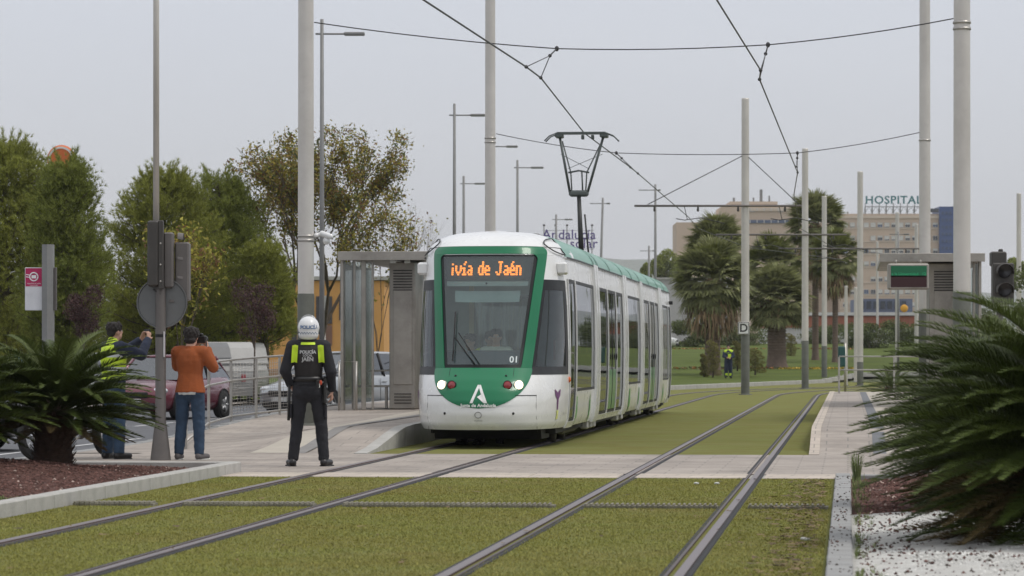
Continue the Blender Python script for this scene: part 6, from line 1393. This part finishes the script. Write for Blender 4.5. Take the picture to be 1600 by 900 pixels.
# ------------------------------------------------------------------ motorcycle behind the cycad
mcw = M('motorcycle_white', (.62,.62,.62), .3, coat=.6); chrome = M('chrome', (.6,.6,.6), .2, .9)
mt = thing('motorcycle', 'white police motorcycle parked behind the left cycad', 'motorcycle', gp(112, 43.0, .0), math.radians(56))
def mwheel(x):
    m = MB(); n = 32; prof = []
    for i in range(9): a = i*2*PI/8; prof.append((.25+.065*math.cos(a)*1.0, .055*math.sin(a)))
    m.lathe(prof, (x,0,.315), 'y', n); o = m.build('wheel', tyrem, mt); m = MB(); m.lathe([(.20,-.03),(.215,-.035),(.215,.035),(.20,.03)], (x,0,.315), 'y', n); m.lathe([(.03,-.05),(.05,-.05),(.05,.05),(.03,.05)], (x,0,.315), 'y', 16)
    for k in range(8): a = k*PI/4; m.tube([(x+math.cos(a)*.04,0,.315+math.sin(a)*.04),(x+math.cos(a)*.205,0,.315+math.sin(a)*.205)], .008, 4)
    m.build('rim', chrome, o)
mwheel(-.72); mwheel(.74)
m = MB(); m.ell((0,0,.48), (.24,.17,.20)); m.bbox((0,0,.36), (.38,.26,.20), .04); 
for z in (.44,.49,.54,.59): m.bbox((.02,0,z), (.26,.40,.018), .006)
m.build('engine', M('engine_metal', (.11,.11,.11), .45, .6, dirt=.3), mt)
m = MB(); m.tube([(-.72,.09,.315),(-.2,.1,.42),(.1,.06,.75),(.5,0,.88)], .028, 8); m.tube([(-.72,-.09,.315),(-.2,-.1,.42),(.1,-.06,.75),(.5,0,.88)], .028, 8); m.build('frame', black, mt)
for sg in (-1,1): m = MB(); m.tube([(.74,sg*.09,.315),(.54,sg*.1,.92)], [.026,.03], 8); m.build('fork', chrome, mt)
m = MB(); m.tcap((-.05,0,.83), (.33,0,.90), .13, .15, flat=(1,.8)); m.build('tank', mcw, mt); m = MB(); m.tcap((-.65,0,.80), (-.12,0,.79), .12, .12, flat=(1.1,.5)); m.build('seat', black, mt)
m = MB(); m.grid(lambda u, v: Vector((.62+.10*math.cos((u-.5)*2.6)-.22*v*1.0+.02, .27*math.sin((u-.5)*2.6), .78+.34*v)), 10, 6); fr = m.build('fairing', mcw, mt); md = fr.modifiers.new('thickness','SOLIDIFY'); md.thickness = .02
m = MB(); m.grid(lambda u, v: Vector((.46+.06*math.cos((u-.5)*2.4)-.12*v, .22*math.sin((u-.5)*2.4), 1.12+.28*v)), 10, 5); m.build('windscreen', clearglass, mt)
m = MB(); m.tube([(.42,-.38,1.06),(.5,-.15,1.04),(.5,.15,1.04),(.42,.38,1.06)], .016, 8); m.build('handlebar', black, mt)
for sg in (-1,1):
    m = MB(); m.ell((.5,sg*.42,1.2), (.03,.09,.06)); m.tube([(.46,sg*.32,1.06),(.5,sg*.4,1.18)], .008, 5); m.build('mirror', mcw, mt)
    m = MB(); m.bbox((-.55,sg*.30,.62), (.48,.20,.36), .05); m.build('pannier', mcw, mt); m = MB(); m.tube([(.12,sg*.14,.36),(-.2,sg*.17,.26),(-.75,sg*.19,.34)], [.03,.035,.05], 10); m.build('exhaust', chrome, mt)
m = MB(); m.bbox((-.72,0,1.02), (.34,.40,.30), .07); m.build('top_box', mcw, mt); m = MB(); m.ell((.70,0,.82), (.05,.1,.08)); m.build('headlight', lensm, mt)
m = MB(); m.tube([(.74+.33*math.cos(a), 0, .315+.33*math.sin(a)) for a in [.3+k*.22 for k in range(9)]], .03, 6); m.build('mudguard', mcw, mt)
# ------------------------------------------------------------------ people
def remesh(o, vox, smooth=6, fac=.5, folds=0.0, fs=.12):
    m = o.modifiers.new('skin_over', 'REMESH'); m.mode = 'VOXEL'; m.voxel_size = vox; m.use_smooth_shade = True
    s_ = o.modifiers.new('soften', 'SMOOTH'); s_.iterations = smooth; s_.factor = fac
    if folds:
        tx = bpy.data.textures.get('folds%g' % fs) or bpy.data.textures.new('folds%g' % fs, 'CLOUDS'); tx.noise_scale = fs; tx.noise_depth = 2
        d = o.modifiers.new('folds', 'DISPLACE'); d.texture = tx; d.strength = folds; d.mid_level = .5; d.texture_coords = 'LOCAL'
    return o
def hand(mb, wrist, d, palm_n, side, curl=.5, sc=1.0):
    """palm, four unequal fingers bent at two joints, thumb from the side of the palm"""
    wrist = Vector(wrist); d = Vector(d).normalized(); n = Vector(palm_n); n = (n-d*n.dot(d)).normalized(); sd = d.cross(n)*side
    pc = wrist+d*.052*sc; mb.tcap(wrist+d*.005, wrist+d*.085*sc, .026*sc, .036*sc, flat=(1.0,.55) if abs(sd.x) > .5 else (.62,1.0), n=12)
    for k, (off, L) in enumerate([(-.030,.066),(-.010,.076),(.011,.072),(.030,.056)]):
        b = wrist+d*.085*sc+sd*off*sc; a1 = curl*.7; d1 = (d*math.cos(a1)+n*math.sin(a1)); p1 = b+d1*L*.5*sc; a2 = curl*1.8; d2 = d*math.cos(a2)+n*math.sin(a2); p2 = p1+d2*L*.5*sc
        mb.tcap(b, p1, .0105*sc, .0095*sc, n=8, k=2); mb.tcap(p1, p2, .0095*sc, .0078*sc, n=8, k=2)
    b = wrist+d*.025*sc-sd*.028*sc; t1 = b+(d*.6-sd*.7+n*.35).normalized()*.042*sc; t2 = t1+(d*.8-sd*.15+n*.5).normalized()*.032*sc
    mb.tcap(b, t1, .0125*sc, .011*sc, n=8, k=2); mb.tcap(t1, t2, .011*sc, .009*sc, n=8, k=2)
class Person: pass
def person(label, loc, rz, J=None, sc=1.0, group=None, head_dir=(0,1,0), curlL=.5, curlR=.5, palmL=(0,1,0), palmR=(0,1,0), handdirL=None, handdirR=None, girth=1.0, vox=.010, tint=None, seated=False):
    """facing +y, x to the person's right, z up; J overrides joint positions (metres)"""
    P = Person(); j = dict(pelvis=(0,0,.96), waist=(0,.01,1.10), chest=(0,.0,1.30), neck=(0,-.01,1.475), head=(0,.02,1.625), shL=(-.175,-.01,1.415), shR=(.175,-.01,1.415), elL=(-.25,-.03,1.13), elR=(.25,-.03,1.13), wrL=(-.27,.06,.90), wrR=(.27,.06,.90),
             hpL=(-.09,0,.92), hpR=(.09,0,.92), knL=(-.11,.02,.50), knR=(.11,.02,.50), anL=(-.13,-.02,.09), anR=(.13,-.02,.09), toL=(-.16,.13,.035), toR=(.16,.13,.035))
    if J: j.update(J)
    P.j = {k: Vector(v) for k, v in j.items()}; J = P.j; g = girth
    P.root = thing('person', label, 'person', loc, rz, group); P.root.scale = (sc,sc,sc)
    b = MB(); hd = Vector(head_dir).normalized(); hx = hd.cross(Vector((0,0,1))).normalized(); hu = hx.cross(hd); h = J['head']
    def hp(x, y, z): return h+hx*x+hd*y+hu*z
    R = Matrix((hx, hd, hu)).transposed(); eu = R.to_euler()
    b.ell(h+hu*.02-hd*.008, (.074,.092,.098), eu); b.ell(hp(0,.022,-.055), (.056,.066,.060), eu); b.ell(hp(0,.045,-.088), (.030,.030,.022), eu)   # skull, jaw, chin
    b.ell(hp(0,.094,-.018), (.014,.020,.020), eu, 8, 6); b.tcap(hp(0,.082,.015), hp(0,.100,-.022), .009, .012, 8, 2)                                    # nose
    b.ell(hp(0,.080,.026), (.048,.014,.010), eu, 10, 6); b.ell(hp(0,.083,-.055), (.024,.010,.008), eu, 10, 6)                                           # brow, lips
    for s_ in (-1, 1): b.ell(hp(s_*.077,-.008,-.008), (.012,.022,.032), eu, 8, 6)
    b.tcap(J['neck']-Vector((0,0,.03)), hp(0,-.012,-.06), .060*g, .054*g)
    b.tcap(J['waist'], J['chest'], .125*g, .150*g, flat=(1,.72)); b.tcap(J['pelvis'], J['waist'], .145*g, .125*g, flat=(1,.78)); b.tcap(J['shL'], J['shR'], .062, .062); b.tcap(J['chest'], J['neck']-Vector((0,0,.05)), .13*g, .075, flat=(1,.7))
    for s_ in 'LR':
        b.tcap(J['sh'+s_], J['el'+s_], .052*g, .042*g); b.tcap(J['el'+s_], J['wr'+s_], .041*g, .027)
        b.tcap(J['hp'+s_], J['kn'+s_], .085*g, .056*g); b.tcap(J['kn'+s_], J['an'+s_], .054*g, .038); b.tcap(J['an'+s_]-Vector((0,.03,.03)), J['to'+s_], .036, .032)
        hdv = Vector((handdirL if s_ == 'L' else handdirR) or (J['wr'+s_]-J['el'+s_])); hand(b, J['wr'+s_], hdv, palmL if s_ == 'L' else palmR, -1 if s_ == 'L' else 1, curlL if s_ == 'L' else curlR)
    P.body = remesh(b.build('body', skin, P.root), vox, 3, .4)
    for s_ in (-1, 1):
        e = MB(); e.ell(hp(s_*.030,.080,.004), (.012,.008,.008), eu, 8, 6); eo = e.build('eye', M('eye_white', (.6,.58,.55), .3) if 'eye_white' not in bpy.data.materials else bpy.data.materials['eye_white'], P.root); e = MB(); e.ell(hp(s_*.030,.087,.004), (.005,.003,.005), eu, 8, 6); e.build('pupil', black, eo)
    P.hp = hp; P.eu = eu; P.g = g; return P
def top(P, mat, name='jumper', e=.018, cuff=.0, hem=.0, folds=.012, neck=True, vox=.011):
    J = P.j; g = P.g; b = MB()
    b.tcap(J['waist'], J['chest'], .125*g+e, .152*g+e, flat=(1,.74)); b.tcap(J['pelvis']+Vector((0,0,.0+hem)), J['waist'], .148*g+e+(.022 if hem else 0), .128*g+e, flat=(1,.78), flat0=True); b.tcap(J['shL'], J['shR'], .060+e, .060+e); b.tcap(J['chest'], J['neck']-Vector((0,0,.05)), .135*g+e, .070+e*.4, flat=(1,.7))
    if neck: b.tcap(J['neck']-Vector((0,0,.06)), J['neck']+Vector((0,0,.012)), .075, .066, flat1=True)
    for s_ in 'LR': b.tcap(J['sh'+s_], J['el'+s_], .054*g+e, .044*g+e*.9); d = (J['wr'+s_]-J['el'+s_]).normalized(); b.tcap(J['el'+s_], J['wr'+s_]-d*cuff, .043*g+e*.9, .031+e*.7, flat1=True)
    return remesh(b.build(name, mat, P.root), vox, 5, .5, folds, .09)
def trousers(P, mat, name='trousers', e=.014, folds=.014, loose=0.0, vox=.011, zt=.03):
    J = P.j; g = P.g; b = MB(); b.tcap(J['pelvis']+Vector((0,0,zt+.03)), J['pelvis']-Vector((0,0,.03)), .132*g+e, .150*g+e, flat=(1,.80), flat0=True)
    for s_ in 'LR': b.tcap(J['hp'+s_], J['kn'+s_], .088*g+e, .060*g+e+loose); b.tcap(J['kn'+s_], J['an'+s_]+Vector((0,0,-.015)), .060*g+e+loose, .048+e+loose, flat1=True)
    b.ell(J['hpL']+Vector((0,-.042,-.045)), (.085*g,.080,.09)); b.ell(J['hpR']+Vector((0,-.042,-.045)), (.085*g,.080,.09))
    return remesh(b.build(name, mat, P.root), vox, 5, .5, folds, .07)
def shoes(P, mat, name='shoe', boot=False, sole=None):
    for s_ in 'LR':
        J = P.j; b = MB(); a = J['an'+s_]; t = J['to'+s_]; b.tcap(a+Vector((0,-.035,-.04)), t+Vector((0,.01,.012)), .046, .040, flat=(1,1)); b.tcap(a+Vector((0,0,.06 if boot else .0)), a+Vector((0,-.01,-.05)), .048, .046)
        o = remesh(b.build(name, mat, P.root), .009, 3); 
        d = (t-a); m = MB(); m.bbox(((a.x+t.x)/2,(a.y+t.y)/2-.01,.010), (.078,.235,.022), .010, math.atan2(-(t.x-a.x), t.y-a.y)); m.build('sole', sole or black, o)
def hair(P, mat, vol=.012, low=-.03):
    b = MB(); hp = P.hp; b.ell(hp(0,-.018,.040), (.082+vol,.096+vol,.088+vol), P.eu); b.ell(hp(0,-.062,-.012+low), (.068+vol,.045+vol,.052), P.eu)
    for k in range(34): a = k*2.4; z = .02+.09*(k/34); r = .085+vol-.5*max(0,z-.06); b.ell(hp(math.cos(a)*r*.92, -.02+math.sin(a)*r*1.02 if math.sin(a) < .55 else .055, z+.01), (.020,.020,.022), P.eu, 6, 5)
    return remesh(b.build('hair', mat, P.root), .008, 2, .5, .010, .02)
def drape(P_obj, name, pts_fn, nu, nv, mat, off=.006, sign=-1, parent=None):
    """project a flat patch given in (x,z) onto the clothing it is printed on (ray along y)"""
    bpy.context.view_layer.update(); dg = bpy.context.evaluated_depsgraph_get(); bvh = BVHTree.FromObject(P_obj, dg); mb = MB()
    def f(u, v):
        x, z = pts_fn(u, v); h = bvh.ray_cast(Vector((x, sign*2, z)), Vector((0, -sign, 0)))
        return (h[0]+Vector((0, sign*off, 0))) if h[0] is not None else Vector((x, 0, z))
    mb.grid(f, nu, nv, True, sign > 0); return mb.build(name, mat, parent or P_obj)
def drape_text(P_obj, body, size, x0, z0, mat, off=.008, sign=-1, bold=.002):
    bpy.context.view_layer.update(); bvh = BVHTree.FromObject(P_obj, bpy.context.evaluated_depsgraph_get()); V, Fs = text_mesh(body, size, bold=bold); mb = MB(); vs = []
    for v in V:
        x, z = x0+v.x*(1 if sign < 0 else -1), z0+v.y; h = bvh.ray_cast(Vector((x, sign*2, z)), Vector((0, -sign, 0))); vs.append(h[0]+Vector((0, sign*off, 0)) if h[0] is not None else Vector((x,0,z)))
    mb.add(vs, Fs); return mb.build('lettering', mat, P_obj)
hiviz = M('hi_vis_yellow', (.55,.75,.03), .6, 0, .06, 6, emit=None)
navy = M('police_dark_cloth', (.014,.014,.018), .85, 0, .25, 8, .4, 120); vestm = M('police_vest_black', (.020,.017,.017), .8, 0, .2, 8, .3, 80); bootm = M('black_leather', (.012,.011,.011), .4, 0, .2, 10)
jeans = M('blue_denim', (.022,.045,.085), .85, 0, .3, 5, .3, 120, hue=(.035,.07,.125)); rustk = M('rust_orange_knit', (.30,.075,.018), .9, 0, .12, 6, .5, 150)
# policeman, seen from behind
pol = person('policeman seen from behind in white helmet and black vest marked POLICÍA LOCAL JAÉN', base(482, 729, .0), 0, dict(
    anL=(-.185,-.02,.09), anR=(.185,-.02,.09), toL=(-.24,.11,.035), toR=(.25,.10,.035), knL=(-.135,.02,.51), knR=(.150,.02,.51), elL=(-.275,-.05,1.14), elR=(.270,-.05,1.13), wrL=(-.215,.03,.965), wrR=(.275,.05,.90), shL=(-.185,-.01,1.43), shR=(.185,-.01,1.43)),
    1.03, girth=1.05, handdirL=(.5,.5,-.4), palmL=(.5,-.2,0), curlL=.9, palmR=(-1,.2,0), handdirR=(-.05,.15,-1))
jk = top(pol, navy, 'jacket', .024, .0, .0, .014); tr_ = trousers(pol, navy, 'trousers', .010, .020, .004); shoes(pol, bootm, 'boot', True)
b = MB(); J = pol.j; b.tcap(J['waist']+Vector((0,0,-.04)), J['chest']+Vector((0,0,.03)), .162, .188, flat=(1,.80), flat0=True); b.tcap(J['chest'], Vector((0,-.01,1.46)), .185, .105, flat=(1,.72)); b.tcap((-.12,-.01,1.40), (.12,-.01,1.40), .085, .085)
vest = remesh(b.build('vest', vestm, pol.root), .010, 5, .5, .006, .09)
hv = MB()
for sg in (-1, 1): drape(jk, 'yellow_shoulder_panel', lambda u, v, sg=sg: (sg*(.128+.070*u-.012*v), 1.245+.205*v-.02*abs(u-.5)), 6, 12, hiviz, .030, -1)
drape(vest, 'yellow_collar', lambda u, v: (-.085+.17*u, 1.450+.030*v), 10, 3, hiviz, .012, -1)
gl_ = M('vest_lettering_grey', (.45,.45,.45), .5)
drape_text(vest, 'POLICÍA', .052, 0, 1.362, gl_, bold=.0022); drape_text(vest, 'LOCAL', .036, 0, 1.322, gl_, bold=.001); drape_text(vest, 'JAÉN', .062, 0, 1.276, gl_, bold=.0025)
m = MB(); m.lathe([(.180,0),(.184,.0),(.184,.055),(.180,.055)], (0,0,1.015), n=28); m.v = [(x, y*.80, z) for x, y, z in m.v]; bl = m.build('belt', bootm, pol.root)
m = MB(); m.bbox((.195,-.06,.86), (.05,.09,.24), .02); m.bbox((.20,-.05,1.01), (.045,.06,.12), .015); m.build('holster', bootm, bl); m = MB(); m.tube([(-.225,-.03,.98),(-.235,-.03,.55)], .017, 8); m.build('baton', bootm, bl)
m = MB(); m.bbox((.125,-.155,.985), (.05,.04,.10), .012); m.build('radio_pouch', bootm, bl); m = MB(); m.ell((.155,-.165,1.00), (.018,.012,.03)); m.build('red_pouch', M('pouch_red', (.5,.06,.02), .5), bl); m = MB(); m.bbox((.14,-.17,.965), (.012,.01,.05), .003); m.build('white_glove_strap', papm, bl)
for sg in (-1,1): m = MB(); m.bbox((sg*.205,.0,.66), (.03,.13,.17), .012); m.build('cargo_pocket', navy, pol.root)
hp = pol.hp; b = MB(); b.ell(hp(0,-.005,.030), (.132,.150,.138)); b.ell(hp(0,-.025,-.055), (.122,.130,.085)); hel = remesh(b.build('helmet', M('helmet_white', (.70,.70,.70), .25, 0, .04, 3, coat=.7), pol.root), .010, 4)
b = MB(); b.tcap(hp(0,-.02,-.12), hp(0,-.02,-.155), .100, .086); b.tcap(hp(0,-.02,-.15), pol.j['neck']+Vector((0,0,-.02)), .078, .085); remesh(b.build('neck_warmer', vestm, pol.root), .01, 3)
blue = M('helmet_blue', (.015,.10,.26), .4); bchk = [(i, r) for i in range(14) for r in range(2)]
h0 = pol.j['head']
for i, r in bchk:
    if (i+r) % 2: 
        drape(hel, 'checker', lambda u, v, i=i, r=r: (-.112+.016*(i+u), h0.z-.052+.014*(r+v)), 2, 2, M('checker_dark', (.03,.06,.09), .4) if 'checker_dark' not in bpy.data.materials else bpy.data.materials['checker_dark'], .003, -1)
drape_text(hel, 'POLICÍA', .058, .012, h0.z+.030, blue, .003, bold=.002)
m = MB(); m.tube([hp(.10*math.cos(a), -.02+.0*a, .085+.095*math.sin(a)) for a in [k*PI/12 for k in range(13)]], .004, 5); m.build('visor_rim', chrome, hel)
m = MB(); m.grid(lambda u, v: hp(.138*math.sin((u-.5)*2.6), .02+.142*math.cos((u-.5)*2.6), -.05+.13*v), 12, 5); m.build('visor', carglass, hel)
# man in the rust orange sweater photographing
man = person('man in rust orange sweater and blue jeans photographing the tram', base(297, 719, .0), math.radians(-14), dict(
    anL=(-.150,-.02,.09), anR=(.130,-.01,.09), toL=(-.17,.12,.035), toR=(.19,.11,.035), knL=(-.125,.03,.50), knR=(.115,.02,.50),
    shL=(-.175,.0,1.405), shR=(.175,.01,1.405), elL=(-.235,.17,1.22), elR=(.285,.10,1.205), wrL=(-.055,.31,1.47), wrR=(.150,.26,1.455), head=(.01,.045,1.60)),
    1.0, girth=1.08, head_dir=(.12,1,-.05), handdirL=(.55,.15,.5), palmL=(.8,.1,.2), handdirR=(-.35,.15,.75), palmR=(-.5,-.4,.1), curlL=.8, curlR=.7)
sw = top(man, rustk, 'sweater', .028, .0, -.085, .014); trousers(man, jeans, 'jeans', .010, .018, .006); shoes(man, M('trainer_grey', (.10,.09,.09), .7), 'trainer', sole=papm); hair(man, hairm, .018)
b = MB(); b.tcap((0,-.01,.905), (0,-.01,.852), .184, .178, flat=(1,.8), flat0=True, flat1=True); remesh(b.build('shirt_tail', M('pale_shirt', (.50,.51,.50), .8), man.root), .012, 3, .5, .02, .05)
kam = thing('camera', 'black camera held to the eye by the man in the orange sweater', 'camera', man.root.location+Matrix.Rotation(math.radians(-14), 3, 'Z') @ Vector((.055,.27,1.575)), math.radians(-14))
m = MB(); m.bbox((0,0,0), (.15,.07,.10), .015); m.bbox((0,.0,.06), (.06,.06,.04), .012); m.build('camera_body', bootm, kam); m = MB(); m.lathe([(.001,0),(.040,0),(.042,.08),(.046,.13),(.001,.13)], (0,.03,0), 'y', 20); m.build('lens', bootm, kam)
m = MB(); m.tube([(-.08,-.02,.02),(-.10,-.10,-.15),(.02,-.12,-.42),(.09,-.05,-.30),(.08,-.01,.02)], .008, 5); m.build('strap', bootm, kam)
# man in the hi-vis vest with a phone
v2 = person('man in yellow hi-vis vest holding up a phone behind the cycad', base(177, 717.5, .0), math.radians(-52), dict(
    shL=(-.18,.0,1.42), shR=(.18,.0,1.42), elL=(-.22,.28,1.36), elR=(.24,.27,1.33), wrL=(-.085,.46,1.53), wrR=(.10,.46,1.53), head=(0,.03,1.625), anL=(-.12,-.02,.09), anR=(.14,.0,.09)),
    1.03, girth=1.1, head_dir=(0,1,.08), handdirL=(.35,.3,.75), palmL=(.8,.1,0), handdirR=(-.35,.3,.75), palmR=(-.8,.1,0), curlL=.7, curlR=.7)
jk2 = top(v2, M('navy_fleece', (.018,.025,.05), .85, 0, .2, 6, .3, 90), 'jacket', .028, .0, .0, .018); trousers(v2, jeans, 'jeans', .014, .018, .008); shoes(v2, bootm); hair(v2, hairm, .004, .0)
b = MB(); J = v2.j; b.tcap(J['pelvis']+Vector((0,0,.04)), J['waist'], .182, .178, flat=(1,.82), flat0=True); b.tcap(J['waist'], J['chest'], .178, .200, flat=(1,.80)); b.tcap(J['chest'], Vector((0,-.01,1.47)), .196, .10, flat=(1,.74)); b.tcap((-.14,-.0,1.41), (.14,-.0,1.41), .092, .092)
vv = remesh(b.build('hi_vis_vest', hiviz, v2.root), .012, 5, .5, .012, .09)
refl = M('reflective_tape', (.60,.62,.62), .35, .3)
for z in (1.13, 1.30): m = MB(); m.lathe([(.199,0),(.200,.045)], (0,0,z), n=30); m.v = [(x, y*.80, z_) for x, y, z_ in m.v]; m.build('reflective_band', refl, vv)
ph = thing('phone', 'small dark phone held up by the man in the yellow vest', 'phone', v2.root.location+(Matrix.Rotation(math.radians(-52), 3, 'Z') @ Vector((.005,.50,1.625)))*1.03, math.radians(-52)); m = MB(); m.bbox((0,0,0), (.15,.012,.078), .005); m.build('phone_body', bootm, ph)
# worker in the park
wk = person('distant worker in yellow and navy hi-vis clothes standing on the park grass', gp(1138, 171, gz(10, 171)+.05), math.radians(180), dict(elL=(-.25,.08,1.14), elR=(.25,.08,1.14), wrL=(-.10,.24,1.06), wrR=(.10,.24,1.08)), 1.0, girth=1.18, vox=.018)
top(wk, M('worker_navy', (.015,.022,.05), .85), 'jacket', .035, vox=.018); trousers(wk, bpy.data.materials['worker_navy'], 'trousers', .02, .01, .02, .018)
b = MB(); J = wk.j; b.tcap((-.16,0,1.39), (.16,0,1.39), .115, .115); b.tcap(J['chest']+Vector((0,0,.0)), J['neck']-Vector((0,0,.05)), .21, .13, flat=(1,.8), flat0=True); remesh(b.build('yellow_yoke', hiviz, wk.root), .018, 4)
for s_ in 'LR': b = MB(); b.tcap(J['kn'+s_]-Vector((0,0,.22)), J['an'+s_], .088, .086, flat0=True, flat1=True); remesh(b.build('yellow_cuff', hiviz, wk.root), .016, 3)
m = MB(); m.bbox((-.05,.20,1.16), (.16,.05,.22), .02); m.build('yellow_badge', hiviz, wk.root); shoes(wk, bootm); hair(wk, hairm, .0, .0)
# driver and two people in the cab
def tl(x, y, z): return nose+TN*x+TD*y*1.0*-1*-1+Vector((0,0,z))
def cabp(label, x, y, z, rz, mat, J=None, **k):
    p = person(label, tl(x, y, z), math.radians(180+rz)+TANG, J, .98, vox=.016, group='people in the tram cab', **k); t_ = top(p, mat, 'jacket', .022, vox=.016); trousers(p, navy, vox=.02); shoes(p, bootm); hair(p, hairm, .006); return p, t_
seat = dict(knL=(-.14,.40,.56), knR=(.14,.40,.56), anL=(-.14,.42,.12), anR=(.14,.42,.12), toL=(-.15,.56,.05), toR=(.15,.56,.05), hpL=(-.1,0,.60), hpR=(.1,0,.60), pelvis=(0,0,.62), waist=(0,.0,.76), chest=(0,.02,.98), neck=(0,.02,1.16), head=(0,.05,1.31), shL=(-.18,.01,1.09), shR=(.18,.01,1.09), elL=(-.24,.14,.86), elR=(.24,.14,.86), wrL=(-.18,.36,.92), wrR=(.18,.36,.92))
gsh = M('pale_work_shirt', (.50,.54,.46), .8); grn = M('green_hi_vis', (.22,.55,.06), .7)
cabp('tram driver seated behind the windscreen, lowest of the three heads', .05, 2.0, .36, 4, gsh, seat)
cabp('person in green standing behind the driver in the tram cab', -.10, 2.55, .02, 12, hiviz)
cabp('person leaning at the left inside the tram cab beside the driver', -.40, 2.5, -.02, -25, gsh)

# ------------------------------------------------------------------ haze
hm = bpy.data.materials.new('haze_air'); hm.use_nodes = True; n = hm.node_tree.nodes; n.clear(); o = n.new('ShaderNodeOutputMaterial'); v = n.new('ShaderNodeVolumePrincipled')
v.inputs['Color'].default_value = (.97,.98,1.0,1); v.inputs['Density'].default_value = .00013; v.inputs['Anisotropy'].default_value = .2; hm.node_tree.links.new(v.outputs[0], o.inputs['Volume'])
m = MB(); m.box((0, 3000, 110), (12000, 9000, 224)); hz_ = m.build('haze', hm); stuff(hz_)
tag(hz_, 'thin pale haze lying over the whole street and park', 'haze')
